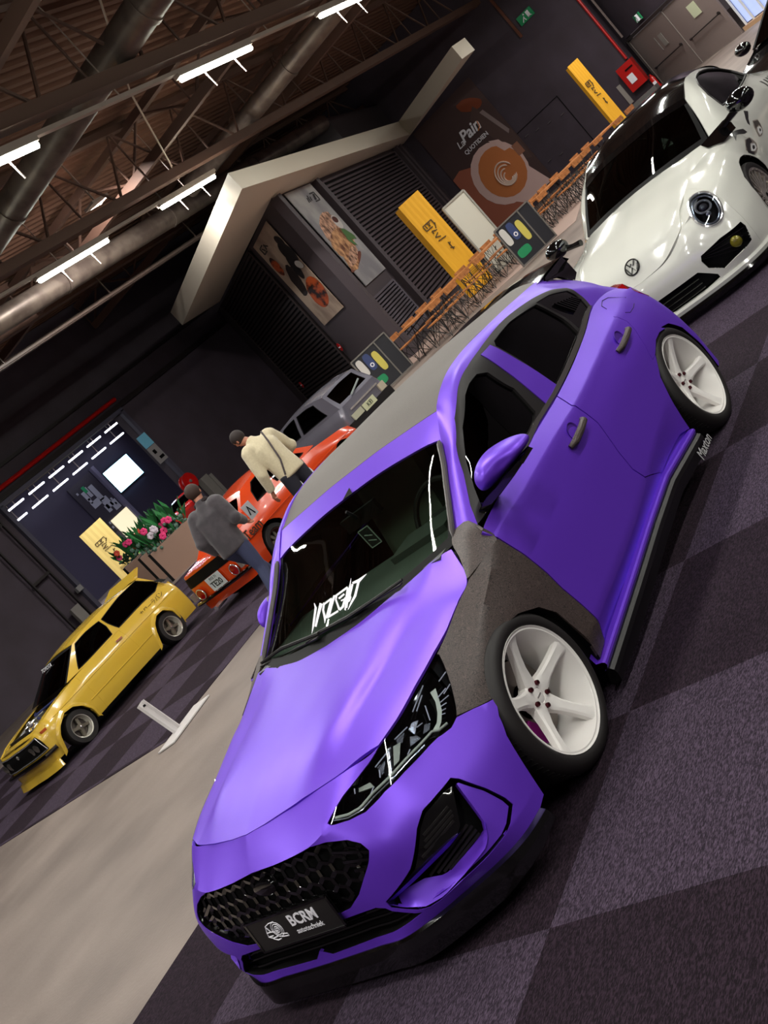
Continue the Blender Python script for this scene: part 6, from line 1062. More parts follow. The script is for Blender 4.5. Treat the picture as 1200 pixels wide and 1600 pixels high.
# ---------------------------------------------------------------- white round-bodied car
def build_beetle():
    S = grids(BEE); B, H, W, R, G = (S[k] for k in 'BHWRG'); D = PN2['beetle']; P = {k: v[1] for k, v in D.items()}; kt = float(B.kt[-1])
    wp = mat('pearl_white_paint', (.84, .84, .81), .14, .0, .8)
    r = empty('rounded_car', (-6.0, -.11, 0), 0, 'glossy white round-bodied car with black roof, parked behind the purple car', 'car')
    a1 = arch_pts(B, 0, .33, .335, .14); a2 = arch_pts(B, -2.537, .33, .35, .15)
    s3 = float(B.ks[3])+.13; sd = float(B.ks[6])+.10; se = float(B.ks[9])+.05
    hc = P['headc'][0]; hl = ell(hc, .128, .128, 36); air = P['air']; fog = P['fog']
    air = [list(p) for p in air]; air[0][1] = .25; air[-1][1] = .055; air[0][0] = 0; air[-1][0] = 0
    body_panels(r, B, wp, a1, a2, (s3, sd, se), ('front_bumper', 'fender', 'door', 'rear_fender'), holes={'front_bumper': [air, fog, hl]}, step=.03)
    arch_liner(r, B, a1); arch_liner(r, B, a2)
    hp = [(0, 0), (0, .46*H.kt[-1])]+[tuple(p) for p in P['hood'][2:-2]]+[(H.ks[-1]*.985, 0)]
    panel('hood', H, hp, wp, r, side='merge', sym=1, step=.035, th=.015, gap=.001)
    panel('cowl_filler', H, [(0, .3), (H.ks[-1], .3), (H.ks[-1], H.kt[-1]), (0, H.kt[-1])], wp, r, step=.05, th=.01, off=-.012, gap=0)
    panel('roof', R, frac(R, [(0, 0), (.72, 0), (.72, 1), (0, 1)]), GLOSS, r, side='merge', sym=1, step=.06, th=.015, gap=0)
    panel('tailgate', R, frac(R, [(.72, 0), (1, 0), (1, 1), (.72, 1)]), wp, r, side='merge', sym=1, step=.06, th=.015, gap=0)
    panel('windshield', W, frac(W, [(0, 0), (1, 0), (1, 1), (0, 1)]), glass('windshield_green', (.42, .47, .45), .07), r, side='merge', sym=1, step=.08, th=.004, gap=0)
    kk = float(W.kt[-1]); kz = float(W.ks[-1]); panel('windshield_edge', W, [(0, kk-.04), (kz, kk-.03), (kz, kk), (0, kk)], BLK_, r, step=.06, th=.003, off=.003, gap=0); panel('windshield_top_band', W, [(kz-.09, 0), (kz, 0), (kz, kk), (kz-.09, kk)], GLOSS, r, side='merge', sym=1, step=.08, th=.003, off=.003, gap=0); panel('windshield_cowl', W, [(0, 0), (.06, 0), (.06, kk), (0, kk)], BLK_, r, side='merge', sym=1, step=.08, th=.003, off=.003, gap=0)
    win = [tuple(p) for p in P['win']]; win = frac(G, [(.17, .16), (.165, .45), (.20, .70), (.28, .84), (.40, .90), (.52, .88), (.66, .76), (.70, .55), (.705, .10), (.60, .07), (.45, .06), (.3, .07)])
    panel('window_arch', G, frac(G, [(0, 0), (1, 0), (1, 1), (0, 1)]), wp, r, [win], step=.03, th=.014, gap=0)
    panel('side_window', G, win, GLASS, r, step=.05, th=.004, off=-.012, gap=-.003); w2 = np.array(win); c = w2.mean(0)
    for sg in (1, -1): mb = MB(); pts = (G.ev(resample(win, .03))-G.nrm(resample(win, .03))*.002)*[1, sg, 1]; mb.tube(pts, .010, 6, closed=True); mb.build('window_seal', TRIM, r)
    # headlights
    for sg, side in ((1, 'L'), (-1, 'R')):
        h = panel('headlight', B, hl, BLK_, r, side=side, step=.03, th=.004, off=-.06, gap=-.002); panel('headlight_lens', B, hl, GLASS_C, r, side=side, step=.03, th=.003, off=.010, gap=.001).parent = h
        X = B.ev([hc])[0]; N = B.nrm([hc])[0]; X = X*[1, sg, 1]; N = N*[1, sg, 1]; zq = Vector(N).to_track_quat('Z', 'Y').to_matrix()
        def rings(rad, off, tr, nm, m, cc=(0, 0)): q = MB(); q.tube([Vector(X)+zq @ Vector((cc[0]+rad*math.cos(a), cc[1]+rad*math.sin(a), off)) for a in [2*PI*i/32 for i in range(32)]], tr, 6, True); q.build(nm, m, h)
        for rad_, of_, tr_, nm_, m_ in ((.124, .003, .011, 'chrome_ring', CHR), (.104, -.012, .007, 'lamp_ring', CLEAR_SIL)): q = MB(); e_ = ell(hc, rad_, rad_, 40); q.tube((B.ev(e_)+B.nrm(e_)*of_)*[1, sg, 1], tr_, 6, True); q.build(nm_, m_, h)
        rings(.055, -.01, .009, 'projector_ring', CHR, (0, .022))
        q = MB(); q.sphere(Vector(X)+zq @ Vector((0, .022, -.03)), .036, 16, 10); q.build('projector', mat('projector_dark', (.12, .10, .16), .05, .3, 1), h); q = MB(); q.sphere(Vector(X)+zq @ Vector((-.01, -.045, -.03)), .022, 12, 8); q.build('small_lamp', CLEAR_SIL, h)
        e = MB(); A = B.ev(resample(fog, .02)); Nn = B.nrm(resample(fog, .02)); a = (A-Nn*.002)*[1, sg, 1]; b = (A-Nn*.08)*[1, sg, 1]; ribbon(e, np.vstack([a, a[:1]]), np.vstack([b, b[:1]])); fi = panel('fog_intake', B, fog, BLK_, r, side=side, step=.03, th=.004, off=-.075, gap=-.001); e.build('intake_edge', GLOSS, fi)
        fx = B.ev([P['foglamp'][0]])[0]*[1, sg, 1]; q = MB(); q.sphere(fx+np.array([-.01, 0, 0]), .045, 14, 10, (.5, 1, 1)); q.build('fog_lamp', mat('fog_yellow', (.45, .42, .10), .1, .2, 1), fi)
        q = MB()
        for k in range(4): a = np.array(fog[0])*(1-k/4)+np.array(fog[-1])*(k/4); b = np.array(fog[3])*(1-k/4)+np.array(fog[5])*(k/4); q.bar((B.ev([a])[0]-B.nrm([a])[0]*.03)*[1, sg, 1], (B.ev([b])[0]-B.nrm([b])[0]*.03)*[1, sg, 1], .006, .006)
        q.build('intake_bars', GLOSS, fi)
        # mirror
        mm = MB(); mm.sphere((-.50, 1.0*sg, .965), .1, 16, 10, (.75, 1.25, .80)); mr = mm.build('wing_mirror', GLOSS, r, 60); mm = MB(); mm.tube([(-.50, .95*sg, .93), (-.48, .84*sg, .90), (-.46, .76*sg, .885)], [.03, .025, .03], 8); mm.build('mirror_foot', GLOSS, mr)
    q = MB(); q.add([tuple(v) for v in [(-.30, .60, .885), (-.55, .775, .905), (-.62, .80, .89), (-.48, .84, .80), (-.25, .77, .80), (-.22, .66, .845)]], [(0, 1, 2, 3, 4, 5)]); q.V = [(v[0], v[1]+.012, v[2]+.012) for v in q.V]; q.build('cowl_corner_panel', GLOSS, r)
    aw = panel('air_intake', B, air, BLK_, r, side='merge', sym=0, step=.04, th=.004, off=-.06, gap=-.003); q = MB()
    for z in (.17, .21, .25):
        for sg in (1, -1): q.tube([(B.ev([xz_s(B, y, z)])[0]-[.03, 0, 0])*[1, sg, 1] for y in (.01, .12, .24, .36)], .005, 5)
    q.build('intake_slats', GLOSS, aw)
    # roundel on the hood
    hp_ = [H.ev([(a, 0)])[0] for a in np.linspace(0, H.ks[-1], 80)]; c = min(hp_, key=lambda v: abs(v[2]-.615)); N = Vector(H.nrm([(.2, 0)])[0]); N = Vector((.80, 0, .60)).normalized(); zq = N.to_track_quat('Z', 'Y').to_matrix(); up = zq @ Vector((0, 1, 0)); 
    Xr = Vector((0, 1, 0)); Yr = N.cross(Xr).normalized(); Yr = Yr if Yr.z > 0 else -Yr; cc = Vector(c)+N*.006; q = MB(); ra = .062
    q.tube([cc+Xr*ra*math.cos(a)+Yr*ra*math.sin(a) for a in [2*PI*i/36 for i in range(36)]], .006, 6, True)
    for pts in (((-.035, .048), (-.012, .008), (0, .030), (.012, .008), (.035, .048)), ((-.055, .018), (-.024, -.052), (0, -.004), (.024, -.052), (.055, .018))): q.tube([cc+Xr*a+Yr*b for a, b in pts], .006, 5)
    q.build('hood_badge', mat('badge_black', (.08, .075, .08), .25), r)
    # lower lip and skirt
    for off, dz, m_, nm in ((.012, 0, wp, 'lower_lip'), (.03, -.045, GLOSS, 'chin_splitter')):
        ss = np.linspace(0, B.ks[4], 40); L_ = B.ev([(s, 0) for s in ss]); nr = B.nrm([(s, .02) for s in ss]); nr[:, 2] = 0; nr /= np.linalg.norm(nr, axis=1, keepdims=True); q = MB()
        rows = [L_-nr*.03+[0, 0, dz+.02], L_+nr*off+[0, 0, dz+.02], L_+nr*(off+.012)+[0, 0, dz], L_+nr*off+[0, 0, dz-.035], L_-nr*.05+[0, 0, dz-.035]]
        for sg in (1, -1):
            for a, b in zip(rows[:-1], rows[1:]): ribbon(q, a*[1, sg, 1], b*[1, sg, 1])
        q.build(nm, m_, r, 30)
    # airbrushed eyes on the door and stripes on the rear fender
    ink = mat('airbrush_ink', (.06, .055, .06), .35, 0, .5); shade = mat('airbrush_shade', (.50, .46, .43), .3, 0, .5)
    def decal(poly, m_, off=.002, nm='door_artwork'): return panel(nm, B, poly, m_, r, side='L', step=.02, th=.001, off=off, gap=0)
    wh = mat('eye_white', (.85, .85, .85), .3, 0, .5)
    for k, (m_, poly) in enumerate(zip((ink, ink, shade, ink, wh, ink, shade, ink, wh, ink), ART)): decal([tuple(q) for q in poly], m_, .0015+.0006*k)
    for k in range(6):
        a = xz_st(B, -2.0-.09*k, .84-.01*k, .4); b = xz_st(B, -1.9-.09*k, .70, .5); decal([(a[0]-.012, a[1]), (a[0]+.02, a[1]-.01), ((a[0]+b[0])/2+.02, (a[1]+b[1])/2), (b[0], b[1]), ((a[0]+b[0])/2-.012, (a[1]+b[1])/2)], ink, .002, 'fender_stripe')
    cabin(r, -.55, -2.0, .75, .42)
    q = MB(); q.bar((-.95, -.12, 1.14), (-.95, .12, 1.14), .03, .06); q.build('interior_mirror', BLK_, r); q = MB(); q.tube([(-.86, 0, 1.10), (-.84, .01, .98)], .003, 4); q.sphere((-.84, .01, .96), .022, 8, 6); q.bar((-.84, -.03, .93), (-.84, .05, .90), .012); q.build('hanging_figure', CLEAR_SIL, r)
    mesh_m = mat('mesh_wheel_silver', (.72, .69, .66), .25, .7)
    for x, cam_ in ((0, .03), (-2.537, .05)):
        for sg in (1, -1): car_wheel(r, (x, .885*sg, .305), sg, .245, .305, .20, 'mesh', mesh_m, 0, cam_)
    return r
def xz_s(S, y, z):
    inv_near(S, (0, 0, 0)); d = np.hypot(S._nr[:, 1]-y, S._nr[:, 2]-z)+np.where(S._nr[:, 0] < .5, 5, 0); return [float(v) for v in S._st[d.argmin()]]
build_beetle()
# ---------------------------------------------------------------- generic three-box car
def build_simple(p, loc, yaw, sc, paint, label, wheels, wins, arches=None, cuts=None, glass_m=None, hood=True, rimm=None, trim=None, name='car'):
    S = grids(car_grids(p)); B, H, W, R, G, D, K = (S[k] for k in 'BHWRGDK'); r = empty(name, loc, yaw, label, 'car', None, sc); kt = float(B.kt[-1]); g = glass_m or GLASS; trim = trim or BLK_
    a1, a2 = arches or (arch_pts(B, 0, p['bot']+.10, .33, p['bot']), arch_pts(B, p['rear'], p['bot']+.10, .33, p['bot']))
    cs = cuts or (xz_st(B, p['cowl'], .5)[0], xz_st(B, p['cowl']-1.15, .5)[0])
    body = body_panels(r, B, paint, a1, a2, cs, ('front_body', 'door', 'rear_body')); arch_liner(r, B, a1); arch_liner(r, B, a2)
    if hood: panel('hood', H, frac(H, [(0, 0), (1, 0), (1, .985), (0, .985)]), paint, r, side='merge', sym=1, step=.08, th=.012, gap=0)
    panel('roof', R, frac(R, [(0, 0), (1, 0), (1, 1), (0, 1)]), paint, r, side='merge', sym=1, step=.1, th=.012, gap=0)
    panel('windshield', W, frac(W, [(0, 0), (1, 0), (1, 1), (0, 1)]), g, r, side='merge', sym=1, step=.12, th=.004, gap=0)
    kk = float(W.kt[-1]); kz = float(W.ks[-1]); panel('windshield_seal', W, [(0, kk-.035), (kz, kk-.035), (kz, kk), (0, kk)], trim, r, step=.1, th=.004, off=.003, gap=0); panel('windshield_header', W, [(kz-.05, 0), (kz, 0), (kz, kk), (kz-.05, kk)], trim, r, side='merge', sym=1, step=.1, th=.004, off=.003, gap=0)
    panel('side_frame', G, frac(G, [(0, 0), (1, 0), (1, 1), (0, 1)]), paint, r, wins(G), step=.045, th=.012, gap=0)
    for w in wins(G):
        panel('side_window', G, w, g, r, step=.08, th=.004, off=-.01, gap=-.003)
        for sg in (1, -1): q = MB(); rp = resample(w, .05); q.tube((G.ev(rp)+G.nrm(rp)*.002)*[1, sg, 1], .008, 5, True); q.build('window_seal', trim, r)
    rw = frac(D, [(.12, 0), (.86, 0), (.84, .80), (.14, .82)]); panel('tailgate', D, frac(D, [(0, 0), (1, 0), (1, 1), (0, 1)]), paint, r, side='merge', sym=1, step=.07, th=.012, gap=0, holes=[rw]); panel('rear_window', D, rw, GLASS_D, r, side='merge', sym=1, step=.1, th=.004, off=-.008, gap=-.002)
    panel('rear_deck', K, frac(K, [(0, 0), (1, 0), (1, 1), (0, 1)]), paint, r, side='merge', sym=1, step=.08, th=.012, gap=0)
    hw = p['hw']
    for x in (0, p['rear']):
        for sg in (1, -1): car_wheel(r, (x, (hw-.015)*sg, wheels[1]), sg, wheels[0], wheels[1], .20, wheels[2], rimm or CHR)
    cabin(r, p['cowl']-.12, p['rr'], hw*.9, p['top'][3][1]-.48)
    return r, S, body
def overlay(name, S, poly, m, r, side='merge', sym=0, off=.004, th=.01, step=.06): return panel(name, S, poly, m, r, side=side, sym=sym, step=step, th=th, off=off, gap=0)
def build_yellow():
    D = {k: [tuple(q) for q in v[1]] for k, v in PN2['yellow'].items()}; paint = mat('yellow_paint', (.83, .68, .24), .18, 0, .7)
    S0 = grids(car_grids(YEL)); B = S0['B']
    a1 = sorted([list(p) for p in D['arch1']], key=lambda p: p[0]); a1[0][1] = 0; a1[-1][1] = 0; a2 = sorted([list(p) for p in D['arch2']], key=lambda p: p[0]); a2[0][1] = 0; a2[-1][1] = 0
    w1 = frac(S0['G'], [(.045, .12), (.10, .86), (.36, .86), (.40, .12)]); w1 = [tuple(p) for p in D['win1']]; w2 = [tuple(p) for p in D['win2']]
    w1 = [(p[0], max(p[1], .03)) for p in w1]; w2 = [(p[0], max(p[1], .03)) for p in w2]
    r, S, body = build_simple(YEL, (-5.157, -10.646, 0), -.037, .903, paint, 'bright yellow vintage hatchback with its hood off and deep-dish wheels, parked across the aisle', (.178, .262, 4), lambda G: [w1, w2], (a1, a2), (D['doorf'][1][0], D['doorr'][1][0]), GLASS, hood=False, name='vintage_car')
    H = S['H']; kt = float(B.kt[-1]); G = S['G']
    panel('fender_top', H, frac(H, [(0, .74), (1, .80), (1, .985), (0, .985)]), paint, r, step=.08, th=.012, gap=0); panel('front_header', H, frac(H, [(0, 0), (.10, 0), (.10, .985), (0, .985)]), paint, r, side='merge', sym=1, step=.08, th=.012, gap=0); panel('cowl', H, frac(H, [(.93, 0), (1, 0), (1, .9), (.93, .9)]), TRIM, r, side='merge', sym=1, step=.08, th=.012, gap=0)
    q = MB(); q.box((.02, 0, .38), (1.0, 1.1, .04)); q.build('engine_bay', BLK_, r)
    q = MB(); q.box((.05, 0, .58), (.45, .28, .26)); q.box((.05, 0, .73), (.38, .16, .05)); q.build('engine_block', mat('engine_alloy', (.45, .43, .40), .35, .8), r)
    q = MB(); q.tube([(.25, .1, .7), (.35, .25, .72), (.2, .38, .68), (-.1, .36, .7)], .035, 8); q.tube([(-.2, -.1, .74), (0, -.3, .74), (.25, -.32, .70)], .03, 8); q.sphere((.30, .35, .70), .07, 12, 8); q.build('engine_pipes', CHR, r)
    q = MB(); q.box((.38, -.1, .58), (.06, .6, .32)); q.build('radiator', TRIM, r); q = MB(); q.box((-.2, .4, .7), (.14, .12, .12)); q.sphere((-.05, -.42, .72), .06, 10, 8); q.build('fluid_tanks', mat('tank_pale', (.75, .7, .6), .4), r); q = MB(); q.tube([(-.3, -.5, .78), (0, .0, .80), (-.3, .5, .78)], .018, 6); q.tube([(.1, .2, .76), (.2, .45, .72)], .02, 6); q.build('strut_bar', mat('bar_blue', (.35, .38, .62), .25, .7), r)
    g1 = overlay('grille', B, [(0, kt*.42), (float(B.ks[2])-.02, kt*.42), (float(B.ks[2])-.02, kt*.92), (0, kt*.92)], BLK_, r, off=.006)
    q = MB()
    for sg in (1, -1):
        pts = B.ev([(s, kt*.44) for s in np.linspace(0.01, B.ks[2]-.03, 12)]+[(B.ks[2]-.03, kt*.9)]+[(s, kt*.9) for s in np.linspace(B.ks[2]-.05, 0.01, 12)]); q.tube((pts+[.012, 0, 0])*[1, sg, 1], .010, 6)
    q.build('grille_chrome', CHR, g1); q = MB(); q.lathe([(.001, 0), (.03, 0), (.03, .01), (.001, .01)], 16, 'x', c=(.665, 0, .55), closed=False); q.build('grille_badge', CHR, g1)
    for sg in (1, -1):
        for dy in (.40, .56): q = MB(); q.lathe([(.001, 0), (.062, 0), (.066, .012), (.001, .014)], 20, 'x', c=(.645, dy*sg, .50), closed=False); q.build('headlamp', mat('lamp_dark_glass', (.25, .24, .24), .05, .2, 1), r)
        q = MB(); q.tube([(.70, 0, .335), (.70, .45*sg, .335), (.66, .66*sg, .335), (.50, .77*sg, .335)], .035, 8); q.build('front_bumper', mat('bumper_dark_chrome', (.40, .38, .37), .15, 1), r)
        q = MB(); X = B.ev([D['lamp'][0]])[0]; X2 = B.ev([D['lamp'][1]])[0]; q.bar(X*[1, sg, 1], X2*[1, sg, 1], .02, .04); q.build('side_lamp', mat('amber_lens', (.72, .30, .10), .2, 0, .5), r)
        q = MB(); q.tube([(.52, .60*sg, .75), (.56, .74*sg, .80)], .012, 6); q.sphere((.56, .78*sg, .82), .065, 12, 8, (.7, 1, .8)); q.build('wing_mirror', CHR, r)
        a, b = D['handle']; A = B.ev([a])[0]*[1, sg, 1]; A2 = B.ev([b])[0]*[1, sg, 1]; q = MB(); q.bar(A+[0, .02*sg, 0], A2+[0, .02*sg, 0], .03, .025); q.build('door_handle', CHR, body['door'][0 if sg > 0 else 1])
    # chin spoiler
    ss = np.linspace(0, B.ks[4]-.15, 30); L_ = B.ev([(s, 0) for s in ss]); nr = B.nrm([(s, .02) for s in ss]); nr[:, 2] = 0; nr /= np.linalg.norm(nr, axis=1, keepdims=True); q = MB(); rows = [L_+[0, 0, .02], L_+nr*.05+[0, 0, .0], L_+nr*.09+[0, 0, -.10], L_-nr*.02+[0, 0, -.10]]
    for sg in (1, -1):
        for a, b in zip(rows[:-1], rows[1:]): ribbon(q, a*[1, sg, 1], b*[1, sg, 1])
    q.build('chin_spoiler', paint, r, 30)
    # roof spoiler at the tail, flares, window lattice, lettering
    R = S['R']; q = MB(); ya = np.linspace(-.5, .5, 9); q.add([(x, y, z) for y in ya for x, z in ((-2.55, 1.225), (-2.86, 1.33), (-2.88, 1.315), (-2.72, 1.19))], [(i*4+j, i*4+(j+1) % 4, (i+1)*4+(j+1) % 4, (i+1)*4+j) for i in range(8) for j in range(4)]+[(0, 1, 2, 3), (35, 34, 33, 32)]); q.build('roof_spoiler', paint, r, 30)
    for A in (a1, a2):
        P_ = rs3(B.ev(A), 30)
        for sg in (1, -1): q = MB(); a = P_*[1, sg, 1]; c = P_.mean(0)*[1, sg, 1]; d = a-c; d[:, 1] = 0; d /= np.linalg.norm(d, axis=1, keepdims=True); ribbon(q, a+d*.07, a+d*.03+[0, .025*sg, 0]); ribbon(q, a+d*.03+[0, .025*sg, 0], a+[0, .03*sg, 0]); ribbon(q, a+[0, .03*sg, 0], a-[0, .03*sg, 0]); q.build('wheel_flare', paint, r)
    q = MB(); n = 9; A_, B_, C_, D_ = [np.array(v) for v in D['grid1']]
    for k in range(n+3):
        u0 = (k-1)/n; 
        for du in (.22, -.22):
            ua, ub = u0, u0+du
            if min(ua, ub) < -.01 or max(ua, ub) > 1.01: continue
            p0 = A_*(1-ua)+B_*ua; p1 = D_*(1-ub)+C_*ub; q.bar(G.ev([p0])[0]-G.nrm([p0])[0]*.03, G.ev([p1])[0]-G.nrm([p1])[0]*.03, .014, .01)
    q.build('window_lattice', mat('lattice_cream', (.85, .80, .66), .5), r)
    a, b = D['kana']; A = B.ev([a])[0]; A2 = B.ev([b])[0]; text('side_lettering', 'カローラバン', mat('lettering_dark', (.28, .2, .08), .5), r, (A+A2)/2+np.array([0, .012, .01]), (-1, 0, 0), (0, 0, 1), .10, .003, space=1.05)
    q = MB()
    for sg in (1, -1): q.tube([(x, (B.ev([xz_st(B, x, .42)])[0][1]+.002)*sg, .42) for x in np.linspace(-.40, -1.98, 14)], .006, 5); q.tube([(x, (B.ev([xz_st(B, x, .66)])[0][1]+.002)*sg, .66) for x in np.linspace(.4, -2.9, 24)], .006, 5)
    q.build('body_crease', paint, r)
    q = MB(); q.add([(-2.80, .655, .95), (-2.90, .70, .86), (-2.97, .70, .86), (-2.90, .64, .96)], [(0, 1, 2, 3)]); q.build('pillar_vent', BLK_, r)
    text('windshield_banner', 'TOYOTA', WHT, r, tuple(S['W'].ev([frac(S['W'], [(.86, 0)])[0]])[0]+np.array([.02, -.22, .01])), (0, 1, 0), (-.5, 0, .8), .09, .002)
    return r
build_yellow()
def build_orange():
    D = {k: [tuple(q) for q in v[1]] for k, v in PN2['orange'].items()}; paint = mat('orange_paint', (.82, .25, .05), .22, 0, .5); S0 = grids(car_grids(ORA)); B = S0['B']
    a2 = arch_pts(B, -2.335, .27, .33, .17)
    w2 = [(p[0], max(p[1], .04)) for p in D['win2']]; w1 = frac(S0['G'], [(.10, .12), (.14, .86), (.40, .86), (.50, .5), (.50, .12)])
    w2 = frac(S0['G'], [(.57, .14), (.56, .84), (.74, .84), (.80, .60), (.78, .16)])
    r, S, body = build_simple(ORA, (-9.729, -7.914, 0), 3.106, .916, paint, 'orange vintage coupe seen from its rear corner, two people beside it', (.185, .27, 8), lambda G: [w1, w2], (arch_pts(B, 0, .27, .33, .17), a2), None, GLASS, name='vintage_car', rimm=mat('bronze_rim', (.45, .30, .26), .3, .7))
    K_ = float(B.ks[-1]); kt = float(B.kt[-1]); s0 = K_-.66
    g = panel('rear_garnish', B, [(s0, kt*.66), (K_, kt*.66), (K_, kt*.93), (s0, kt*.93)], BLK_, r, side='merge', step=.08, th=.01, off=.008, gap=0)
    for sg in (1, -1):
        q = MB(); q.lathe([(.001, 0), (.075, 0), (.08, .03), (.001, .035)], 20, 'x', closed=False); q.V = [(-v[0]-3.115, v[1]+.47*sg, v[2]+.44) for v in q.V]; t = q.build('tail_lamp', REDL, r); q = MB(); q.tube([(-3.14, .47*sg+.085*math.cos(a), .44+.085*math.sin(a)) for a in [2*PI*i/20 for i in range(20)]], .01, 6, True); q.build('lamp_ring', CHR, t)
        q = MB(); q.box((-3.13, .66*sg, .46), (.05, .07, .12)); q.build('reverse_lamp', mat('lamp_grey', (.5, .45, .42), .3), r)
    q = MB(); q.box((-3.14, 0, .47), (.015, .36, .22)); pl = q.build('number_plate', mat('plate_white', (.78, .80, .80), .4), r); text('plate_lettering', 'TE20', mat('plate_ink', (.10, .14, .12), .5), pl, (-3.15, 0, .44), (0, -1, 0), (0, 0, 1), .13, .003, bold=.002); text('plate_lettering', 'カロ 71', mat('plate_ink', (.10, .14, .12), .5), pl, (-3.15, 0, .54), (0, -1, 0), (0, 0, 1), .06, .003)
    q = MB(); q.tube([(-2.9, .77, .33), (-3.12, .70, .33), (-3.18, .45, .33), (-3.2, 0, .33), (-3.18, -.45, .33), (-3.12, -.70, .33), (-2.9, -.77, .33)], .03, 8); q.build('rear_bumper', mat('bumper_dark_chrome', (.40, .38, .37), .15, 1), r)
    for dy in (-.05, .1): q = MB(); q.tube([(-3.16, dy, .34), (-3.16, dy+.02, .36)], .015, 6); q.build('plate_lamp', CHR, r)
    q = MB(); q.tube([(-3.0, .3, .17), (-3.25, .3, .16)], .04, 10); q.build('exhaust_pipe', CHR, r)
    # right side lettering and roundel (the side towards the aisle)
    t = text('side_lettering', 'Team', mat('team_ink', (.25, .14, .05), .5), r, (-2.62, -.765, .66), (1, 0, 0), (0, 0, 1), .19, .003, bold=.004)
    c = (-1.15, -.79, .58); q = MB(); q.lathe([(.001, -.004), (.23, -.004), (.23, .004), (.001, .004)], 32, c=c, closed=False); rd = q.build('door_roundel', WHT, r); text('roundel_number', '0', BLK_, rd, (c[0], c[1]-.008, c[2]), (1, 0, 0), (0, 0, 1), .34, .003, bold=.012)
    q = MB(); q.box((-2.35, -.70, .88), (.2, .01, .24)); bd = q.build('pillar_sticker', mat('sticker_grey', (.72, .72, .74), .5), r); q = MB(); q.tube([(-2.41, -.71, .82), (-2.36, -.71, .95), (-2.31, -.71, .80)], .012, 4); q.build('sticker_mark', BLK_, bd)
    q = MB()
    for sg in (1, -1): q.tube([(x, (B.ev([xz_st(B, x, .60)])[0][1]+.002)*sg, .60) for x in np.linspace(.4, -2.9, 24)], .007, 5)
    q.build('body_crease', paint, r); return r
build_orange()
def simple_wins(G): return [frac(G, [(.08, .12), (.13, .86), (.40, .88), (.43, .12)]), frac(G, [(.48, .12), (.46, .88), (.80, .86), (.86, .14)])]
def build_silver():
    paint = mat('slate_grey_paint', (.46, .45, .50), .2, .3, .6); r, S, body = build_simple(SIL, (-12.484, -10.613, 0), -1.75, .824, paint, 'grey boxy hatchback seen from behind, left of the terrace, beyond the orange car', (.19, .29, 5), simple_wins, None, None, GLASS_D, name='boxy_car')
    q = MB(); q.box((-3.08, 0, .60), (.02, .42, .16)); pl = q.build('number_plate', mat('plate_pale_yellow', (.80, .80, .66), .4), r); text('plate_lettering', 'KEI', mat('plate_ink', (.10, .14, .12), .5), pl, (-3.095, 0, .60), (0, -1, 0), (0, 0, 1), .13, .003)
    q = MB(); q.box((-3.08, .42, .62), (.03, .34, .13)); q.build('sticker_panel', mat('plate_pale', (.72, .71, .62), .4), r); q = MB(); q.box((-3.06, -.58, .66), (.05, .2, .16)); q.build('tail_lamp', mat('lamp_pale', (.75, .7, .62), .3), r); q = MB(); q.box((-3.05, 0, .48), (.07, 1.5, .18)); q.build('rear_bumper', TRIM, r); q = MB(); q.bar((-3.08, .5, .78), (-3.08, -.5, .78), .02, .035); q.build('tailgate_strip', CHR, r)
    q = MB(); q.bar((-3.02, .15, .98), (-2.93, -.35, 1.10), .03, .03); q.build('rear_wiper', mat('wiper_pale', (.6, .62, .62), .3), r); return r
build_silver()
def build_black():
    paint = mat('black_car_paint', (.035, .03, .035), .10, 0, 1); r, S, body = build_simple(BLK, (-10.7, .62, 0), -.356, 1, paint, 'glossy black car at the right edge, beyond the white car', (.23, .32, 5), simple_wins, None, None, GLASS_D, name='black_car')
    for sg in (1, -1): q = MB(); q.sphere((-.52, .98*sg, .94), .09, 12, 8, (.8, 1.3, .8)); q.build('wing_mirror', paint, r)
    for sg in (1, -1): q = MB(); q.box((.72, .60*sg, .55), (.14, .30, .10)); q.build('headlight', CLEAR_SIL, r)
    return r
build_black()
GRN = dict(SIL); GRN['nose'] = .8
g_, S_, b_ = build_simple(BLK, (-24.5, -29.5, 0), .9, .8, mat('green_paint', (.16, .70, .30), .2, 0, .7), 'bright green car in the other hall, just showing above the roof of the yellow car', (.2, .3, 5), simple_wins, None, None, GLASS_D, name='green_car')
g_, S_, b_ = build_simple(YEL, (-28.5, -31.5, 0), .7, .8, mat('red_paint', (.70, .12, .10), .2, 0, .7), 'small red car behind the green one in the other hall', (.2, .3, 5), simple_wins, None, None, GLASS_D, name='red_car')
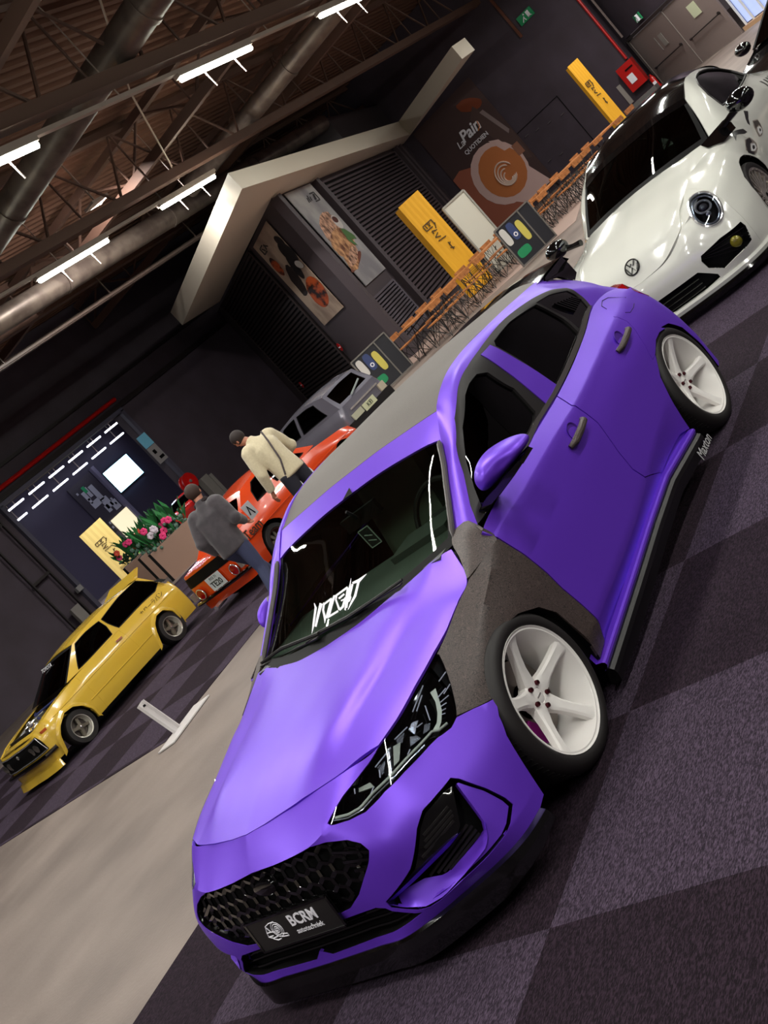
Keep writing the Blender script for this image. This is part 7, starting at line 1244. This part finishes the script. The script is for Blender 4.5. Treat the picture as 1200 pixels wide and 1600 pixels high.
# ---------------------------------------------------------------- planters with flowers
def planter(x, y, rz, label, seed, pink):
    rr = random.Random(seed); r = empty('flower_planter', (x, y, 0), rz, label, 'planter', 'wooden planters by the left wall'); q = MB(); q.box((0, 0, .42), (1.35, .55, .84)); q.build('planter_box', mat('planter_wood', (.58, .46, .40), .6), r); q = MB()
    for sx in (-.66, .66): q.box((sx, 0, .42), (.07, .57, .86))
    q.build('planter_post', BLK_, r)
    lf = MB(); gm = mat('leaf_green', (.16, .42, .22), .5)
    for k in range(46):
        a = rr.uniform(0, 2*PI); rad = rr.uniform(.1, .75); b = Vector((rr.uniform(-.55, .55), rr.uniform(-.2, .2), .84)); t = b+Vector((math.cos(a)*rad*.6, math.sin(a)*rad*.35, rr.uniform(.15, .85))); d = (t-b).normalized(); s = d.cross(Vector((0, 0, 1))).normalized()*rr.uniform(.06, .12); m_ = b+(t-b)*.6+Vector((0, 0, .08)); lf.add([b, m_-s, t, m_+s], [(0, 1, 2, 3)])
    lf.build('leaves', gm, r); l2 = MB()
    for k in range(60):
        c = Vector((rr.uniform(-.65, .65), rr.uniform(-.32, .32), rr.uniform(.75, 1.15))); 
        l2.sphere(c, rr.uniform(.03, .07), 6, 4)
    l2.build('small_foliage', mat('foliage_grey_green', (.30, .42, .36), .6), r)
    for k in range(9):
        c = Vector((rr.uniform(-.6, .6), rr.uniform(0, .3), rr.uniform(.95, 1.35))); f = MB()
        for j in range(6): a = 2*PI*j/6; f.sphere(c+Vector((.05*math.cos(a), .03, .05*math.sin(a))), .045, 6, 4, (1, .5, 1))
        f.build('flower', pink[k % len(pink)], r)
    return r
PK = mat('flower_pink', (.90, .22, .48), .5); RD = mat('flower_coral', (.88, .30, .22), .5); WF = mat('flower_pale', (.85, .80, .85), .5)
planter(-14.9, -17.4, math.radians(-48), 'wooden planter with green leaves and pink flowers, just behind the orange car', 3, [PK, PK, WF])
planter(-16.6, -19.9, math.radians(-48), 'wooden planter with coral and pink flowers, middle of the three', 4, [RD, RD, PK, WF])
planter(-17.9, -22.3, math.radians(-48), 'planter with big green leaves, above the rear of the yellow car', 5, [RD, PK])
# ================================================================ people
def skin(name, joints, edges, m, parent, lv=2, root=0):
    """joints: (x, y, z, rx, ry)"""
    me = bpy.data.meshes.new(name); me.from_pydata([j[:3] for j in joints], edges, []); o = bpy.data.objects.new(name, me); C.objects.link(o); o.parent = parent; me.materials.append(m)
    md = o.modifiers.new('skin', 'SKIN'); md.use_smooth_shade = True; md.branch_smoothing = .4
    sv = me.skin_vertices[0].data if len(me.skin_vertices) else None
    if sv is None:
        me.attributes  # older files
    for i, j in enumerate(joints):
        sv[i].radius = (j[3], j[4] if len(j) > 4 else j[3]); sv[i].use_root = (i == root)
    s = o.modifiers.new('sub', 'SUBSURF'); s.levels = s.render_levels = lv
    return o
def chain(jts, eds, start, pts):
    p = start
    for q in pts: jts.append(q); eds.append((p, len(jts)-1)); p = len(jts)-1
    return p
def cloth(name, tubes, balls, m, parent, vox=.018):
    mb = MB()
    for pts, rr in tubes: mb.tube(pts, rr, 12)
    for c, rr, sc_ in balls: mb.sphere(c, rr, 14, 10, sc_)
    o = mb.build(name, m, parent, None); r_ = o.modifiers.new('r', 'REMESH'); r_.mode = 'VOXEL'; r_.voxel_size = vox; r_.use_smooth_shade = True; s_ = o.modifiers.new('s', 'SMOOTH'); s_.factor = .6; s_.iterations = 5
    return o
def hand(jts, eds, w, d, side):
    """palm and five fingers hanging from wrist index w, d = pointing direction, side = thumb side vector"""
    d = Vector(d).normalized(); s = Vector(side).normalized(); n = d.cross(s).normalized(); W = Vector(jts[w][:3])
    pm = chain(jts, eds, w, [(*(W+d*.05), .036, .018), (*(W+d*.095), .036, .014)])
    for k, (o, L) in enumerate(((.030, .072), (.010, .082), (-.010, .076), (-.029, .060))):
        b = W+d*.095+s*o; chain(jts, eds, pm, [(*b, .010, .009), (*(b+d*L*.5+n*.012), .009, .008), (*(b+d*L*.9+n*.035), .007, .007)])
    b = W+d*.03+s*.035; chain(jts, eds, len(jts)-14-0 if False else pm-1, [(*b, .012, .011), (*(b+d*.035+s*.022), .010, .009), (*(b+d*.062+s*.022+n*.01), .008, .008)])
def person(loc, rz, label, J, jacket, trousers, hair, hairlen, sc=.92):
    """J: dict of joint positions in the figure's own frame, x forward, y left, z up"""
    r = empty('person', loc, rz, label, 'person', None, sc); SK = mat('skin_tone', (.72, .48, .38), .5)
    V = {k: Vector(v) for k, v in J.items()}
    jt = []; ed = []
    jt.append((*V['pelvis'], .13, .10)); chain(jt, ed, 0, [(*V['waist'], .11, .08), (*V['chest'], .11, .08), (*V['neckb'], .065, .06), (*V['neck'], .052, .052)]); nk = len(jt)-1; ch = 2
    hd = V['head']; up = (hd-V['neck']).normalized(); fw = V['face'].normalized()
    chain(jt, ed, nk, [(*(hd-up*.045+fw*.02), .062, .070), (*(hd+up*.02+fw*.005), .078, .088), (*(hd+up*.075-fw*.005), .070, .080), (*(hd+up*.115-fw*.01), .035, .04)])
    for s in 'lr':
        e = chain(jt, ed, ch, [(*V['sh'+s], .035, .035), (*V['el'+s], .032, .032), (*V['wr'+s], .028, .026)]); dd = (V['wr'+s]-V['el'+s]); hand(jt, ed, e, dd, V.get('th'+s, Vector((1, 0, 0))))
        chain(jt, ed, 0, [(*V['hip'+s], .088, .09), (*V['kn'+s], .062, .062), (*V['an'+s], .043, .043), (*(V['an'+s]+V['toe'+s]*.10+Vector((0, 0, -.045))), .042, .032), (*(V['an'+s]+V['toe'+s]*.19+Vector((0, 0, -.06))), .036, .022)])
    b = skin('body', jt, ed, SK, r)
    # face and ears
    f = MB(); side = fw.cross(up).normalized(); c = hd+up*.01+fw*.085; f.sphere(c-up*.005, .017, 8, 6, (1, .7, 1.3)); 
    for k in (-1, 1): f.sphere(hd+side*.082*k-up*.0, .026, 10, 8, (.6, .5, 1.2))
    f.build('nose_and_ears', SK, b); f = MB()
    for k in (-1, 1): f.sphere(hd+fw*.078+side*.032*k+up*.022, .011, 8, 6)
    f.build('eyes', BLK_, b); f = MB(); f.tube([hd+fw*.084-up*.045-side*.022, hd+fw*.090-up*.047, hd+fw*.084-up*.045+side*.022], .006, 6); f.build('mouth', mat('lips', (.55, .25, .22), .5), b)
    # jacket: torso and sleeves
    sd = (V['shl']-V['shr']).normalized(); tb = []; bl = []
    lo = V['pelvis']+Vector((0, 0, -.10)); tb.append(([lo, V['waist'], V['chest'], V['neckb']], [.155, .15, .16, .10]))
    for k in (-1, 1): tb.append(([lo+sd*.055*k, V['waist']+sd*.05*k, V['chest']+sd*.075*k, V['neckb']+sd*.03*k-up*.03], [.145, .14, .150, .09])); bl.append((V['sh'+('l' if k > 0 else 'r')]-sd*.03*k, .105, (1, 1, 1)))
    tb.append(([V['neckb'], V['neck']+up*.01], [.085, .075]))
    for s in 'lr': tb.append(([V['sh'+s]-(V['sh'+s]-V['chest'])*.25, V['sh'+s], (V['sh'+s]+V['el'+s])/2, V['el'+s], V['wr'+s]+(V['el'+s]-V['wr'+s])*.05], [.10, .098, .088, .078, .056])); bl.append((V['el'+s], .080, (1, 1, 1)))
    jk = cloth('jacket', tb, bl, jacket, r)
    tb = []; bl = [(V['pelvis']-Vector((0, 0, .03)), .12, (.9, 1.2, .7))]
    for s in 'lr': tb.append(([V['hip'+s]+Vector((0, 0, .03)), V['hip'+s], (V['hip'+s]+V['kn'+s])/2, V['kn'+s], (V['kn'+s]+V['an'+s])/2, V['an'+s]+Vector((0, 0, .01))], [.10, .108, .095, .078, .072, .068])); bl.append((V['kn'+s], .078, (1, 1, 1)))
    cloth('trousers', tb, bl, trousers, r)
    for s in 'lr':
        a = V['an'+s]; t = V['toe'+s]; jt = [(*(a-t*.05+Vector((0, 0, -.05))), .042, .038)]; ed = []; chain(jt, ed, 0, [(*(a+t*.06+Vector((0, 0, -.052))), .048, .036), (*(a+t*.17+Vector((0, 0, -.062))), .044, .026), (*(a+t*.22+Vector((0, 0, -.066))), .03, .018)]); skin('shoe', jt, ed, mat('shoe_dark', (.10, .09, .09), .6), r, 1)
    hm = MB(); hm.sphere(hd+up*.035-fw*.018, .098, 20, 14, (1, 1, 1.02)); h2 = MB(); lim = hd+fw*.035
    F2 = [f_ for f_ in hm.F if (Vector(hm.V[f_[0]])-hd).dot(fw) < .045+.9*max(0, (Vector(hm.V[f_[0]])-hd).dot(up)-.045) and (Vector(hm.V[f_[0]])-hd).dot(up) > -.055-hairlen]
    obj('hair', hm.V, F2, hair, r, None)
    return r, V, jk
GJ = mat('grey_jacket_cloth', (.33, .30, .33), .85, sheen=.3); noise_mix(GJ, (.235, .215, .235), (.275, .25, .27), 9, 3)
CJ = mat('cream_fleece', (.80, .74, .60), .95, sheen=.4); noise_mix(CJ, (.79, .735, .61), (.85, .80, .68), 45, 3, .2, .8, .15, 90)
DEN = mat('blue_denim', (.20, .22, .34), .8); DEN2 = mat('dark_denim', (.13, .13, .18), .8)
walk = dict(pelvis=(0, 0, .92), waist=(.03, 0, 1.08), chest=(.10, 0, 1.30), neckb=(.15, 0, 1.46), neck=(.18, 0, 1.52), head=(.22, 0, 1.63), face=(.97, .0, -.25),
    shl=(.12, .19, 1.40), ell=(-.02, .27, 1.14), wrl=(.12, .27, .92), shr=(.12, -.19, 1.40), elr=(.02, -.27, 1.13), wrr=(.26, -.22, 1.00),
    hipl=(0, .09, .88), knl=(.32, .10, .58), anl=(.52, .10, .20), toel=(1, 0, -.1), hipr=(0, -.09, .88), knr=(-.04, -.10, .48), anr=(-.26, -.10, .12), toer=(.95, 0, -.3))
def P_(d): return {k: (Vector(v) if k in('toel', 'toer', 'face') else v) for k, v in d.items()}
p1, V1, jk1 = person((-5.40, -5.72, 0), PI+.35, 'person in a grey jacket and blue jeans walking past the rear of the orange car', P_(walk), GJ, DEN, mat('hair_brown', (.22, .14, .11), .7), .02, .93)
q = MB(); q.tube([V1['neck']+Vector((.045*math.cos(a), .075*math.sin(a), -.015)) for a in [2*PI*i/14 for i in range(14)]], .035, 8, True); q.build('scarf', mat('scarf_dark', (.15, .11, .12), .9), p1)
bend = dict(pelvis=(0, 0, .92), waist=(.05, 0, 1.08), chest=(.15, 0, 1.28), neckb=(.24, .03, 1.42), neck=(.28, .04, 1.47), head=(.36, .08, 1.54), face=(.80, .45, -.45),
    shl=(.17, .21, 1.36), ell=(.10, .30, 1.08), wrl=(.20, .30, .84), shr=(.17, -.22, 1.35), elr=(.16, -.36, 1.10), wrr=(.36, -.28, 1.0),
    hipl=(0, .10, .88), knl=(.06, .12, .48), anl=(0, .13, .09), toel=(1, .1, 0), hipr=(0, -.10, .88), knr=(.04, -.13, .48), anr=(-.02, -.15, .09), toer=(1, -.1, 0))
for k_, (dx_, dz_) in dict(chest=(-.03, .02), neckb=(-.08, .03), neck=(-.09, .03), head=(-.10, .05), shl=(-.03, .03), shr=(-.03, .03)).items(): v_ = bend[k_]; bend[k_] = (v_[0]+dx_, v_[1], v_[2]+dz_)
p2, V2, jk2 = person((-7.35, -6.12, 0), -PI/2-.25, 'person in a cream fleece jacket bending to look into the orange car', P_(bend), CJ, DEN2, mat('hair_dark_brown', (.14, .085, .075), .7), .01, 1.0)
q = MB(); q.tube([V2['shr']+Vector((-.02, .08, .10)), V2['chest']+Vector((-.165, -.02, .05)), V2['waist']+Vector((-.165, .08, .0)), V2['pelvis']+Vector((-.08, .16, -.02))], .012, 6); q.build('bag_strap', mat('strap_grey', (.28, .24, .25), .7), p2)
